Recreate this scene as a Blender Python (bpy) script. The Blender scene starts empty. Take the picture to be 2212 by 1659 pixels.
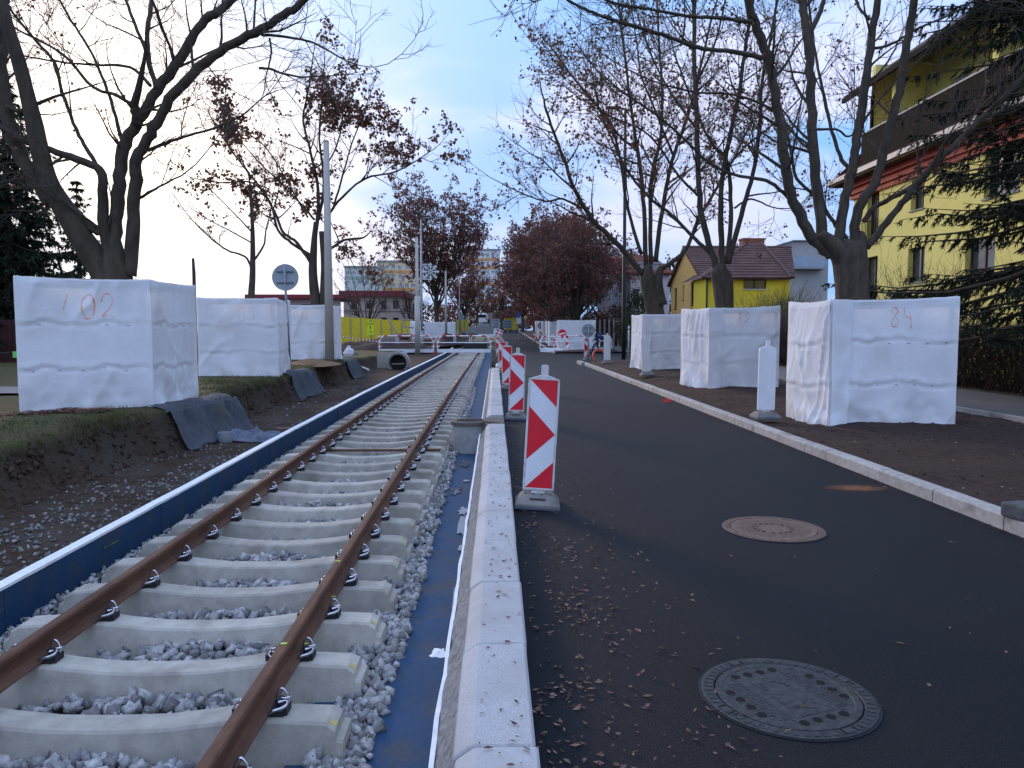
import bpy, bmesh, math, random
import numpy as np
from mathutils import Vector, Matrix, noise

random.seed(7)
np.random.seed(7)
rad = math.radians
SC = bpy.context.scene
COL = SC.collection

# ------------------------------------------------------------------ camera
CAM_H = 1.62
F_PX = 1640.0                      # focal length for a 2212 px wide frame
YAW, PITCH = math.atan(36 / 1640), math.atan(115.5 / 1640)
cam_d = bpy.data.cameras.new('camera')
cam = bpy.data.objects.new('camera', cam_d)
COL.objects.link(cam)
cam_d.sensor_width = 36.0
cam_d.lens = F_PX / 2212 * 36
cam_d.clip_start = 0.05
cam_d.clip_end = 3000
cam.location = (0, 0, CAM_H)
cam.rotation_euler = (rad(90) - PITCH, 0, -YAW)
SC.camera = cam

# ------------------------------------------------------------------ sky, sun, exposure
SUN_AZ, SUN_EL = rad(-26), rad(12.5)        # azimuth from +Y, clockwise positive
SUN_DIR = Vector((math.sin(SUN_AZ) * math.cos(SUN_EL), math.cos(SUN_AZ) * math.cos(SUN_EL), math.sin(SUN_EL)))
world = bpy.data.worlds.new('World')
SC.world = world
world.use_nodes = True
wn, wl = world.node_tree.nodes, world.node_tree.links
wn.clear()
def N(nodes, t, **kw):
    n = nodes.new(t)
    for k, v in kw.items():
        setattr(n, k, v)
    return n
w_out = N(wn, 'ShaderNodeOutputWorld')
w_bg = N(wn, 'ShaderNodeBackground')
w_bg.inputs['Strength'].default_value = 0.1
wl.new(w_bg.outputs[0], w_out.inputs[0])
w_sky = N(wn, 'ShaderNodeTexSky', sky_type='NISHITA', sun_disc=False)
w_sky.sun_elevation = SUN_EL
w_sky.sun_rotation = SUN_AZ
w_sky.air_density = 1.0
w_sky.dust_density = 0.6
w_sky.ozone_density = 2.0
w_tc = N(wn, 'ShaderNodeTexCoord')
def wmath(op, a, b=None, c=None, clamp=False):
    n = N(wn, 'ShaderNodeMath', operation=op, use_clamp=clamp)
    for i, v in enumerate((a, b, c)):
        if v is None:
            continue
        if isinstance(v, (int, float)):
            n.inputs[i].default_value = v
        else:
            wl.new(v, n.inputs[i])
    return n.outputs[0]
def wmix(f, a, b):
    n = N(wn, 'ShaderNodeMix', data_type='RGBA')
    for s, v in ((0, f), (6, a), (7, b)):
        if isinstance(v, (int, float)):
            n.inputs[s].default_value = v
        elif isinstance(v, tuple):
            n.inputs[s].default_value = v
        else:
            wl.new(v, n.inputs[s])
    return n.outputs[2]
w_nrm = N(wn, 'ShaderNodeVectorMath', operation='NORMALIZE')
wl.new(w_tc.outputs['Generated'], w_nrm.inputs[0])
w_sep = N(wn, 'ShaderNodeSeparateXYZ')
wl.new(w_nrm.outputs[0], w_sep.inputs[0])
w_z = wmath('ADD', wmath('MAXIMUM', w_sep.outputs[2], 0.0), 0.32)
w_cx = wmath('DIVIDE', w_sep.outputs[0], w_z)
w_cy = wmath('DIVIDE', w_sep.outputs[1], w_z)
w_comb = N(wn, 'ShaderNodeCombineXYZ')
wl.new(w_cx, w_comb.inputs[0]); wl.new(w_cy, w_comb.inputs[1])
w_noise = N(wn, 'ShaderNodeTexNoise')
w_noise.inputs['Scale'].default_value = 1.35
w_noise.inputs['Detail'].default_value = 4.0
w_noise.inputs['Roughness'].default_value = 0.5
w_noise.inputs['Distortion'].default_value = 0.35
w_map = N(wn, 'ShaderNodeMapping')
w_map.inputs['Location'].default_value = (3.1, 0.35, 0.0)
w_map.inputs['Scale'].default_value = (0.75, 1.15, 1)
wl.new(w_comb.outputs[0], w_map.inputs['Vector'])
wl.new(w_map.outputs[0], w_noise.inputs['Vector'])
w_ramp = N(wn, 'ShaderNodeValToRGB')
w_ramp.color_ramp.elements[0].position = 0.40
w_ramp.color_ramp.elements[1].position = 0.59
w_ramp.color_ramp.interpolation = 'EASE'
wl.new(w_noise.outputs['Fac'], w_ramp.inputs[0])
w_dot = N(wn, 'ShaderNodeVectorMath', operation='DOT_PRODUCT')
wl.new(w_nrm.outputs[0], w_dot.inputs[0])
w_dot.inputs[1].default_value = SUN_DIR
w_d = wmath('MAXIMUM', w_dot.outputs['Value'], 0.0)
w_glow = wmath('POWER', w_d, 95.0)            # bright cloud round the hidden sun
w_wide = wmath('POWER', w_d, 7.0)
# clear blue + thin veil, then clouds, then the lit cloud round the sun
w_tint = N(wn, 'ShaderNodeMix', data_type='RGBA', blend_type='MULTIPLY')
w_tint.inputs[0].default_value = 1.0
wl.new(w_sky.outputs[0], w_tint.inputs[6])
w_tint.inputs[7].default_value = (0.90, 1.0, 1.15, 1)
w_base = wmix(0.95, w_tint.outputs[2], (1.6, 3.3, 6.5, 1))
w_cloudcol = wmix(w_wide, (4.35, 4.7, 6.6, 1), (5.9, 5.7, 6.7, 1))
w_c1 = wmix(wmath('MULTIPLY', w_ramp.outputs[0], 0.92), w_base, w_cloudcol)
w_c2 = wmix(wmath('MULTIPLY', w_wide, 0.34), w_c1, (4.6, 4.8, 6.7, 1))
w_mid = wmath('POWER', w_d, 20.0)
w_lump = wmath('MULTIPLY_ADD', w_ramp.outputs[0], 0.55, 0.45)
w_c25 = wmix(wmath('MULTIPLY', w_mid, wmath('MULTIPLY', w_lump, 0.95), clamp=True), w_c2, (7.6, 7.0, 6.9, 1))
w_c3 = wmix(wmath('MULTIPLY', w_glow, 1.0, clamp=True), w_c25, (13.0, 11.2, 9.6, 1))
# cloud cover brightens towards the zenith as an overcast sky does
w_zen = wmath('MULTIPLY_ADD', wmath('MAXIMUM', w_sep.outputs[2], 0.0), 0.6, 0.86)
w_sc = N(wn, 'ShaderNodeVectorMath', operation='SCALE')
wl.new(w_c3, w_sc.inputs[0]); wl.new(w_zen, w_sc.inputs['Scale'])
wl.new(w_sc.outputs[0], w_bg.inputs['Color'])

sun_d = bpy.data.lights.new('sun', 'SUN')
sun_d.energy = 1.0
sun_d.angle = rad(14)
sun_d.color = (1.0, 0.80, 0.62)
sun = bpy.data.objects.new('sun', sun_d)
COL.objects.link(sun)
sun.rotation_euler = (-SUN_DIR).to_track_quat('-Z', 'Y').to_euler()
SC.view_settings.view_transform = 'Standard'
SC.view_settings.look = 'None'
SC.view_settings.exposure = 0.95
SC.view_settings.gamma = 1.0
SC.view_settings.use_curve_mapping = False
SC.cycles.max_bounces = 6
SC.cycles.transparent_max_bounces = 8

# ------------------------------------------------------------------ picture -> place helpers (used to survey positions)
_F = Vector((math.sin(YAW) * math.cos(PITCH), math.cos(YAW) * math.cos(PITCH), -math.sin(PITCH)))
_R = Vector((math.cos(YAW), -math.sin(YAW), 0))
_U = _R.cross(_F)
def ray(x, y):
    return _F + _R * ((x - 1106) / F_PX) + _U * ((829.5 - y) / F_PX)
def at(x, y, Y):
    d = ray(x, y)
    return Vector((0, 0, CAM_H)) + d * (Y / d.y)
def on(x, y, Z):
    d = ray(x, y)
    return Vector((0, 0, CAM_H)) + d * ((Z - CAM_H) / d.z)

# ------------------------------------------------------------------ materials
MATS = {}
def pm(name, c1, c2=None, scale=6.0, rough=0.8, bump=0.0, bscale=None, metal=0.0, detail=6.0, c3=None, s3=0.6, f3=(0.5, 0.7), spec=0.3, stretch=None, lo=0.35, hi=0.65, coat=0.0, trans=0.0, island=0.0, objrand=0.0):
    """procedural principled material: c1/c2 mixed by noise at world position, optional large patches of c3"""
    if name in MATS:
        return MATS[name]
    m = bpy.data.materials.new(name)
    m.use_nodes = True
    nd, lk = m.node_tree.nodes, m.node_tree.links
    b = nd['Principled BSDF']
    b.inputs['Roughness'].default_value = rough
    b.inputs['Metallic'].default_value = metal
    b.inputs['Specular IOR Level'].default_value = spec
    if coat:
        b.inputs['Coat Weight'].default_value = coat
    if trans:
        b.inputs['Transmission Weight'].default_value = trans
    g = N(nd, 'ShaderNodeNewGeometry')
    vec = g.outputs['Position']
    if stretch:
        mp = N(nd, 'ShaderNodeMapping')
        mp.inputs['Scale'].default_value = stretch
        lk.new(vec, mp.inputs['Vector'])
        vec = mp.outputs[0]
    c1 = (*c1, 1) if len(c1) == 3 else c1
    c2 = c1 if c2 is None else ((*c2, 1) if len(c2) == 3 else c2)
    n = N(nd, 'ShaderNodeTexNoise')
    n.inputs['Scale'].default_value = scale
    n.inputs['Detail'].default_value = detail
    n.inputs['Roughness'].default_value = 0.62
    lk.new(vec, n.inputs['Vector'])
    r = N(nd, 'ShaderNodeMapRange')
    r.inputs[1].default_value = lo; r.inputs[2].default_value = hi
    lk.new(n.outputs['Fac'], r.inputs[0])
    mx = N(nd, 'ShaderNodeMix', data_type='RGBA')
    lk.new(r.outputs[0], mx.inputs[0])
    mx.inputs[6].default_value = c1; mx.inputs[7].default_value = c2
    out = mx.outputs[2]
    if c3:
        n3 = N(nd, 'ShaderNodeTexNoise')
        n3.inputs['Scale'].default_value = s3
        n3.inputs['Detail'].default_value = 5
        lk.new(vec, n3.inputs['Vector'])
        r3 = N(nd, 'ShaderNodeMapRange')
        r3.inputs[1].default_value = f3[0]; r3.inputs[2].default_value = f3[1]
        lk.new(n3.outputs['Fac'], r3.inputs[0])
        m3 = N(nd, 'ShaderNodeMix', data_type='RGBA')
        lk.new(r3.outputs[0], m3.inputs[0]); lk.new(out, m3.inputs[6])
        m3.inputs[7].default_value = (*c3, 1)
        out = m3.outputs[2]
    if objrand:
        oi = N(nd, 'ShaderNodeObjectInfo'); rv = N(nd, 'ShaderNodeMapRange'); rv.inputs[3].default_value = 1 - objrand; rv.inputs[4].default_value = 1 + objrand
        lk.new(oi.outputs['Random'], rv.inputs[0])
        vm = N(nd, 'ShaderNodeMix', data_type='RGBA', blend_type='MULTIPLY'); vm.inputs[0].default_value = 1
        cb = N(nd, 'ShaderNodeCombineColor')
        for q_ in range(3): lk.new(rv.outputs[0], cb.inputs[q_])
        lk.new(out, vm.inputs[6]); lk.new(cb.outputs[0], vm.inputs[7]); out = vm.outputs[2]
    if island:
        rv = N(nd, 'ShaderNodeMapRange'); rv.inputs[3].default_value = 1 - island; rv.inputs[4].default_value = 1 + island
        lk.new(g.outputs['Random Per Island'], rv.inputs[0])
        vm = N(nd, 'ShaderNodeMix', data_type='RGBA', blend_type='MULTIPLY'); vm.inputs[0].default_value = 1
        cb = N(nd, 'ShaderNodeCombineColor')
        for q_ in range(3): lk.new(rv.outputs[0], cb.inputs[q_])
        lk.new(out, vm.inputs[6]); lk.new(cb.outputs[0], vm.inputs[7]); out = vm.outputs[2]
    lk.new(out, b.inputs['Base Color'])
    if bump:
        nb = N(nd, 'ShaderNodeTexNoise')
        nb.inputs['Scale'].default_value = bscale or scale * 3
        nb.inputs['Detail'].default_value = 6
        lk.new(vec, nb.inputs['Vector'])
        bp = N(nd, 'ShaderNodeBump')
        bp.inputs['Strength'].default_value = bump
        bp.inputs['Distance'].default_value = 0.02
        lk.new(nb.outputs['Fac'], bp.inputs['Height'])
        lk.new(bp.outputs[0], b.inputs['Normal'])
    MATS[name] = m
    return m

# ------------------------------------------------------------------ mesh building
WM = {}
def wm(o):
    return WM.get(o.name, Matrix.Identity(4)) if o else Matrix.Identity(4)
def link(name, data, parent=None):
    o = bpy.data.objects.new(name, data)
    COL.objects.link(o)
    if parent is not None:
        o.parent = parent
        o.matrix_parent_inverse = wm(parent).inverted()
    return o
def tag(o, label=None, cat=None, group=None, kind=None):
    if label: o['label'] = label
    if cat: o['category'] = cat
    if group: o['group'] = group
    if kind: o['kind'] = kind
    return o
def thing(name, label, cat, loc=(0, 0, 0), group=None, rz=0.0):
    o = link(name, None)
    o.empty_display_size = 0.1
    o.location = loc
    o.rotation_euler = (0, 0, rz)
    WM[o.name] = Matrix.Translation(Vector(loc)) @ Matrix.Rotation(rz, 4, 'Z')
    return tag(o, label, cat, group)
def dup(root, loc, rz=0.0, label=None, group=None, rx=0.0, ry=0.0):
    """copy of a thing built round the world origin, with copies of its parts and sub-parts"""
    r = root.copy(); COL.objects.link(r)
    r.location = loc; r.rotation_euler = (rx, ry, rz)
    if label: r['label'] = label
    if group: r['group'] = group
    for ch in root.children:
        c = ch.copy(); COL.objects.link(c); c.parent = r
        for g in ch.children:
            d = g.copy(); COL.objects.link(d); d.parent = c
    return r

class MB:
    def __init__(s):
        s.v = []; s.f = []
    def add(s, verts, faces):
        n = len(s.v)
        s.v.extend(tuple(p) for p in verts)
        s.f.extend(tuple(i + n for i in f) for f in faces)
    def box(s, c, d, rz=0.0, M=None):
        x, y, z = d[0] / 2, d[1] / 2, d[2] / 2
        pts = [Vector(p) for p in ((-x,-y,-z),(x,-y,-z),(x,y,-z),(-x,y,-z),(-x,-y,z),(x,-y,z),(x,y,z),(-x,y,z))]
        if M is None:
            M = Matrix.Rotation(rz, 4, 'Z') if rz else None
        c = Vector(c)
        pts = [(M @ p if M else p) + c for p in pts]
        s.add(pts, [(0,3,2,1),(4,5,6,7),(0,1,5,4),(1,2,6,5),(2,3,7,6),(3,0,4,7)])
        return s
    def b2(s, a, b):
        return s.box([(a[i] + b[i]) / 2 for i in range(3)], [abs(b[i] - a[i]) for i in range(3)])
    def bar(s, p, q, w, h=None, up=(0, 0, 1)):
        p, q = Vector(p), Vector(q); h = h or w
        d = (q - p); L = d.length; d.normalize()
        u = Vector(up)
        if abs(d.dot(u)) > 0.98: u = Vector((0, 1, 0))
        x = d.cross(u).normalized(); z = x.cross(d)
        M = Matrix((x, d, z)).transposed().to_4x4()
        return s.box((p + q) / 2, (w, L, h), M=M)
    def tube(s, pts, radii, n=8, cap=True):
        pts = [Vector(p) for p in pts]
        if isinstance(radii, (int, float)): radii = [radii] * len(pts)
        rings = []; base = len(s.v); prevx = None
        for i, p in enumerate(pts):
            if i == 0: d = pts[1] - p
            elif i == len(pts) - 1: d = p - pts[i - 1]
            else: d = pts[i + 1] - pts[i - 1]
            d.normalize()
            if prevx is None:
                u = Vector((0, 0, 1)) if abs(d.z) < 0.9 else Vector((1, 0, 0))
                x = d.cross(u).normalized()
            else:
                x = (prevx - d * prevx.dot(d)).normalized()
            prevx = x
            y = d.cross(x)
            for k in range(n):
                a = 2 * math.pi * k / n
                s.v.append(tuple(p + (x * math.cos(a) + y * math.sin(a)) * radii[i]))
        for i in range(len(pts) - 1):
            for k in range(n):
                a, b = base + i * n + k, base + i * n + (k + 1) % n
                s.f.append((a, b, b + n, a + n))
        if cap:
            s.f.append(tuple(base + k for k in reversed(range(n))))
            e = base + (len(pts) - 1) * n
            s.f.append(tuple(e + k for k in range(n)))
        return s
    def disc(s, c, r, n=24, axis='Z', t=0.01, M=None):
        c = Vector(c)
        ax = {'X': Vector((1,0,0)), 'Y': Vector((0,1,0)), 'Z': Vector((0,0,1))}[axis]
        return s.tube([c - ax * t / 2, c + ax * t / 2], r, n)
    def prism(s, poly, t0, t1, axis='Y'):
        """polygon in the plane normal to axis, extruded t0..t1"""
        n = len(poly)
        def p3(a, b, t):
            return {'Y': (a, t, b), 'X': (t, a, b), 'Z': (a, b, t)}[axis]
        v = [p3(a, b, t0) for a, b in poly] + [p3(a, b, t1) for a, b in poly]
        f = [tuple(range(n)), tuple(reversed(range(n, 2 * n)))] + [((i + 1) % n, i, i + n, (i + 1) % n + n) for i in range(n)]
        s.add(v, f)
        return s
    def lathe(s, prof, c=(0, 0, 0), n=20):
        base = len(s.v)
        for r, z in prof:
            for k in range(n):
                a = 2 * math.pi * k / n
                s.v.append((c[0] + r * math.cos(a), c[1] + r * math.sin(a), c[2] + z))
        for i in range(len(prof) - 1):
            for k in range(n):
                a, b = base + i * n + k, base + i * n + (k + 1) % n
                s.f.append((a, b, b + n, a + n))
        return s
    def loft(s, rings, cap=True):
        base = len(s.v); n = len(rings[0])
        for r in rings: s.v.extend(tuple(p) for p in r)
        for i in range(len(rings) - 1):
            for k in range(n):
                a, b = base + i * n + k, base + i * n + (k + 1) % n
                s.f.append((a, b, b + n, a + n))
        if cap:
            s.f.append(tuple(base + k for k in reversed(range(n))))
            e = base + (len(rings) - 1) * n
            s.f.append(tuple(e + k for k in range(n)))
        return s
    def mesh(s, name, mat, smooth=False, fix=True):
        me = bpy.data.meshes.new(name)
        me.from_pydata(s.v, [], s.f)
        if fix and len(s.v) < 60000:
            bm = bmesh.new(); bm.from_mesh(me)
            bmesh.ops.recalc_face_normals(bm, faces=bm.faces)
            bm.to_mesh(me); bm.free()
        if smooth:
            me.polygons.foreach_set('use_smooth', [True] * len(me.polygons))
        if mat: me.materials.append(mat)
        me.update()
        return me
    def build(s, name, mat, parent=None, smooth=False, fix=True):
        return link(name, s.mesh(name, mat, smooth, fix), parent)

def np_mesh(name, V, Fc, mat, smooth=False):
    """V (n,3), Fc (m,k) arrays"""
    me = bpy.data.meshes.new(name)
    V = np.asarray(V, dtype=np.float32); Fc = np.asarray(Fc, dtype=np.int32)
    k = Fc.shape[1]
    me.vertices.add(len(V)); me.vertices.foreach_set('co', V.ravel())
    me.loops.add(Fc.size); me.loops.foreach_set('vertex_index', Fc.ravel())
    me.polygons.add(len(Fc))
    me.polygons.foreach_set('loop_start', np.arange(0, Fc.size, k, dtype=np.int32))
    me.polygons.foreach_set('loop_total', np.full(len(Fc), k, dtype=np.int32))
    if smooth: me.polygons.foreach_set('use_smooth', np.ones(len(Fc), dtype=bool))
    if mat: me.materials.append(mat)
    me.update(calc_edges=True)
    me.validate()
    return me
def bevel(o, w, seg=2):
    m = o.modifiers.new('bevel', 'BEVEL'); m.width = w; m.segments = seg; m.limit_method = 'ANGLE'
    return o
def lerp(xs, ys):
    return lambda t: float(np.interp(t, xs, ys))
def nz(x, y, z=0.0, s=1.0):
    return noise.noise(Vector((x * s, y * s, z * s)))
# ================================================================== materials of the place
M_ASPH = pm('asphalt', (0.0026, 0.0040, 0.0062), (0.016, 0.0200, 0.0255), 110, 0.68, 0.9, 160, c3=(0.012, 0.0145, 0.019), s3=0.5, f3=(0.45, 0.75), spec=0.18, lo=0.42, hi=0.60)
M_GRAN = pm('granite', (0.48, 0.48, 0.475), (0.27, 0.27, 0.27), 140, 0.75, 0.25, 200, detail=3, c3=(0.36, 0.35, 0.335), s3=2.5, f3=(0.4, 0.7), lo=0.45, hi=0.72, objrand=.07)
M_CURB = pm('kerb_concrete', (0.46, 0.43, 0.39), (0.34, 0.31, 0.28), 18, 0.9, 0.3, 120, c3=(0.24, 0.21, 0.19), s3=3.5, f3=(0.56, 0.72), objrand=.12)
M_SLEEP = pm('sleeper_concrete', (0.47, 0.435, 0.36), (0.36, 0.33, 0.275), 9, 0.88, 0.15, 90, c3=(0.24, 0.21, 0.17), s3=2.6, f3=(0.52, 0.75), objrand=.14)
M_RUST = pm('rail_rust', (0.155, 0.073, 0.040), (0.095, 0.046, 0.029), 14, 0.8, 0.4, 50, metal=0.1, c3=(0.20, 0.108, 0.065), s3=3.0, f3=(0.5, 0.75), stretch=(1, 0.25, 1))
M_STEEL = pm('clip_steel', (0.66, 0.66, 0.68), (0.45, 0.45, 0.48), 40, 0.24, 0.0, metal=1.0)
M_DARKPL = pm('dark_plastic', (0.018, 0.018, 0.020), (0.03, 0.03, 0.032), 20, 0.6)
M_BLUE = pm('blue_waterproofing', (0.014, 0.050, 0.110), (0.020, 0.060, 0.125), 2.5, 0.65, 0.3, 14, c3=(0.050, 0.062, 0.080), s3=3.2, f3=(0.47, 0.72), spec=0.18)
M_WHITE = pm('white_foam', (0.86, 0.86, 0.85), (0.74, 0.74, 0.72), 14, 0.8, 0.1)
M_BALL = pm('ballast_stone', (0.23, 0.225, 0.215), (0.38, 0.37, 0.355), 30, 0.85, 0.4, 70, c3=(0.30, 0.22, 0.16), s3=9.0, f3=(0.70, 0.78), detail=3, island=.5)
M_BED = pm('ballast_bed', (0.10, 0.10, 0.105), (0.20, 0.20, 0.21), 28, 0.95, 0.8, 40)
M_SOIL = pm('dark_soil', (0.026, 0.0125, 0.0085), (0.048, 0.026, 0.018), 9, 0.98, 0.8, 30, c3=(0.036, 0.020, 0.014), s3=1.2)
M_LEAF = pm('dry_leaf', (0.085, 0.048, 0.036), (0.19, 0.115, 0.09), 30, 0.9, island=.6, spec=.08)
M_CONC = pm('grey_concrete', (0.36, 0.355, 0.34), (0.27, 0.265, 0.25), 6, 0.9, 0.2, 60)
M_IRON = pm('cast_iron', (0.042, 0.041, 0.040), (0.085, 0.082, 0.078), 40, 0.55, 0.15, 80, metal=0.55)
M_PAVE = pm('pavement_concrete', (0.17, 0.155, 0.14), (0.12, 0.11, 0.10), 5, 0.92, 0.2, 60)

# ================================================================== levels along the street
ZR = lerp([-5, 4, 7.6, 12.6, 20, 28, 52, 70, 100, 130], [-0.20, -0.168, -0.128, -0.058, 0.0, 0.035, 0.075, 0.38, 0.85, 1.1])   # rail head
GZ = lambda y: 0.0 if y < 55 else 0.011 * (y - 55)
FX = lambda y: 0.0 if y < 55 else 0.012 * (y - 55)
EDGE = lerp([-5, 8.5, 10.6, 11.8, 14.0, 15.2, 18.5, 20.0, 22.4, 24, 28, 31, 34, 40, 60, 140], [-5.45, -5.45, -5.35, -4.98, -4.86, -5.45, -5.7, -5.45, -5.4, -5.8, -5.75, -5.7, -6.1, -6.2, -6.3, -6.0])
BANK = lerp([-5, 12, 20, 28, 36, 46, 60, 140], [0.38, 0.42, 0.46, 0.56, 0.42, 0.25, 0.3, 0.9])

# ---- ground sheet
g = MB(); g.add([(-1500, -300, -1.2), (1500, -300, -1.2), (1500, 2500, -1.2), (-1500, 2500, -1.2)], [(0, 1, 2, 3)])
tag(g.build('ground', pm('far_ground', (0.05, 0.055, 0.03), (0.09, 0.085, 0.05), 0.2, 0.95)), kind='structure')

# ---- road: carriageway strip plus the side street
r = MB()
ys = [-4, 36.2] + [53.5] + list(np.arange(56, 260, 8))
for i in range(len(ys) - 1):
    a, b = ys[i], ys[i + 1]
    r.add([(0.10 + FX(a), a, GZ(a)), (4.14 + FX(a), a, GZ(a)), (4.14 + FX(b), b, GZ(b)), (0.10 + FX(b), b, GZ(b))], [(0, 1, 2, 3)])
r.add([(4.14, 36.2, 0), (70, 36.2, 0.3), (70, 53.5, 0.3), (4.14, 53.5, 0)], [(0, 1, 2, 3)])
road = tag(r.build('road', M_ASPH), kind='structure')
def patch(name, mat, cx, cy, rx, ry, z, n=18, jit=0.25, rot=0.0, parent=None, seed=0):
    rnd = random.Random(seed); v = []
    for k in range(n):
        a = 2 * math.pi * k / n; q = 1 + rnd.uniform(-jit, jit)
        px, py = rx * q * math.cos(a), ry * q * math.sin(a)
        v.append((cx + px * math.cos(rot) - py * math.sin(rot), cy + px * math.sin(rot) + py * math.cos(rot), z))
    b = MB(); b.add(v, [tuple(range(n))])
    return b.build(name, mat, parent)
p = on(1850, 1055, 0)
ms = bpy.data.materials.new('rust_stain'); ms.use_nodes = True
nd, lk = ms.node_tree.nodes, ms.node_tree.links
bs = nd['Principled BSDF']; bs.inputs['Base Color'].default_value = (.17, .060, .018, 1); bs.inputs['Roughness'].default_value = .8
tcn = N(nd, 'ShaderNodeNewGeometry'); mpn = N(nd, 'ShaderNodeMapping', vector_type='POINT'); mpn.inputs['Location'].default_value = (-p.x / .36, -p.y / .20, 0); mpn.inputs['Scale'].default_value = (1 / .36, 1 / .20, 0)
lk.new(tcn.outputs['Position'], mpn.inputs['Vector']); gr = N(nd, 'ShaderNodeTexGradient', gradient_type='SPHERICAL'); lk.new(mpn.outputs[0], gr.inputs['Vector'])
nn_ = N(nd, 'ShaderNodeTexNoise'); nn_.inputs['Scale'].default_value = 14; lk.new(tcn.outputs['Position'], nn_.inputs['Vector'])
mm = N(nd, 'ShaderNodeMath', operation='MULTIPLY'); lk.new(gr.outputs['Fac'], mm.inputs[0]); lk.new(nn_.outputs['Fac'], mm.inputs[1])
m2 = N(nd, 'ShaderNodeMath', operation='MULTIPLY', use_clamp=True); lk.new(mm.outputs[0], m2.inputs[0]); m2.inputs[1].default_value = 2.6
lk.new(m2.outputs[0], bs.inputs['Alpha'])
patch('rust_stain', ms, p.x, p.y, 0.38, 0.22, 0.004, 22, 0.05, parent=road, seed=3)

# ---- granite edge kerb beside the track, stone by stone
kerb = thing('kerb', None, None); tag(kerb, kind='structure')
prof = [(-0.155, -0.25), (0.148, -0.25), (0.148, 0.118), (0.142, 0.124), (-0.085, 0.124), (-0.155, 0.075)]
def kerb_mesh(prof, L, w=0.004, bev=0.008):
    mb = MB(); mb.prism(prof, 0, L)
    me = mb.mesh('kerb_stone', M_GRAN)
    bm = bmesh.new(); bm.from_mesh(me)
    bmesh.ops.bevel(bm, geom=bm.edges[:], offset=bev, segments=1, affect='EDGES')
    bm.to_mesh(me); bm.free()
    return me
ks = kerb_mesh(prof, 0.895)
y = -1.85
while y < 30.5:
    if not (11.75 < y + 0.9 and y < 13.1):
        o = link('kerb_stone', ks, kerb)
        o.location = (random.uniform(-.004, .004), y, random.uniform(-.004, .004))
        o.rotation_euler = (random.uniform(-.003, .003), random.uniform(-.008, .008), random.uniform(-.004, .004))
    y += 0.9 if abs(y - 11.65) > 0.01 else 0.9
for yy in (30.6, 31.5, 32.4):
    o = link('kerb_stone', ks, kerb); o.location = (0.09, yy, 0.06); o.scale = (0.5, 1, 1)
short = kerb_mesh(prof, 0.46)
o = link('kerb_stone', short, kerb); o.location = (0, 11.70, 0)

# ---- crumbly concrete haunching and white strip left of the granite
h = MB(); ny = 360
xs = [-0.250, -0.232, -0.212, -0.19, -0.17, -0.150]
hy = np.linspace(-1, 34, ny)
for j, yy in enumerate(hy):
    for i, x in enumerate(xs):
        z = -0.10 + (x + 0.25) * 1.35 + 0.022 * nz(x * 20, yy * 7, 1) + 0.02 * nz(x * 6, yy * 2.1, 5)
        h.v.append((x + 0.006 * nz(yy * 5, x, 2), yy, z))
n = len(xs)
for j in range(ny - 1):
    for i in range(n - 1):
        h.f.append((j * n + i, j * n + i + 1, (j + 1) * n + i + 1, (j + 1) * n + i))
tag(h.build('kerb_foundation', pm('haunch', (0.16, 0.155, 0.145), (0.30, 0.29, 0.27), 22, 0.95, 0.8, 50), smooth=False), kind='structure')
st = MB()
rings = []
for yy in np.linspace(-1, 34, 240):
    t = -0.092 + 0.012 * nz(yy * 1.7, 0, 9) + 0.010 * nz(yy * 6, 3, 9); dx = 0.008 * nz(yy * 2.3, 7, 0)
    w = 0.0065 + 0.004 * nz(yy * 3, 1, 4)
    rings.append([(-0.262 - w + dx, yy, -0.55), (-0.254 + w + dx, yy, -0.55), (-0.254 + w + dx, yy, t), (-0.262 - w + dx, yy, t)])
st.loft(rings)
tag(st.build('foam_strip', M_WHITE), 'thin white foam strip along the track side of the granite kerb', 'strip')

# ---- blue coated floor between the ballast and the kerb
fl = MB()
for a, b in zip(np.arange(-1, 60, 2.0), np.arange(1, 62, 2.0)):
    fl.add([(-1.05, a, ZR(a) - 0.37), (-0.255, a, ZR(a) - 0.37), (-0.255, b, ZR(b) - 0.37), (-1.05, b, ZR(b) - 0.37)], [(0, 1, 2, 3)])
floor = tag(fl.build('trough_floor', M_BLUE), kind='structure')
M_PUD = pm('puddle_water', (0.05, 0.06, 0.075), (0.08, 0.09, 0.10), 3, 0.04, spec=0.6)
for i, (px, py, rx, ry) in enumerate([(1000, 1130, .05, .5), (985, 1065, .07, .25), (1003, 1010, .06, .3), (985, 1280, .018, .35)]):
    c = on(px, py, ZR(8) - 0.37)
    patch('puddle', M_PUD, min(c.x, -0.33), c.y, rx, ry, ZR(c.y) - 0.362, 16, 0.35, parent=floor, seed=i)
M_MUD = pm('dried_slurry', (0.42, 0.43, 0.44), (0.25, 0.26, 0.30), 14, 0.9)
for i, (px, py, rx, ry) in enumerate([(1000, 1108, .05, .17), (995, 1185, .03, .10), (1008, 1045, .04, .06)]):
    c = on(px, py, ZR(8) - 0.37)
    patch('slurry_stain', M_MUD, min(c.x, -0.34), c.y, rx, ry, ZR(c.y) - 0.357, 22, 0.4, parent=floor, seed=20 + i)

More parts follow.
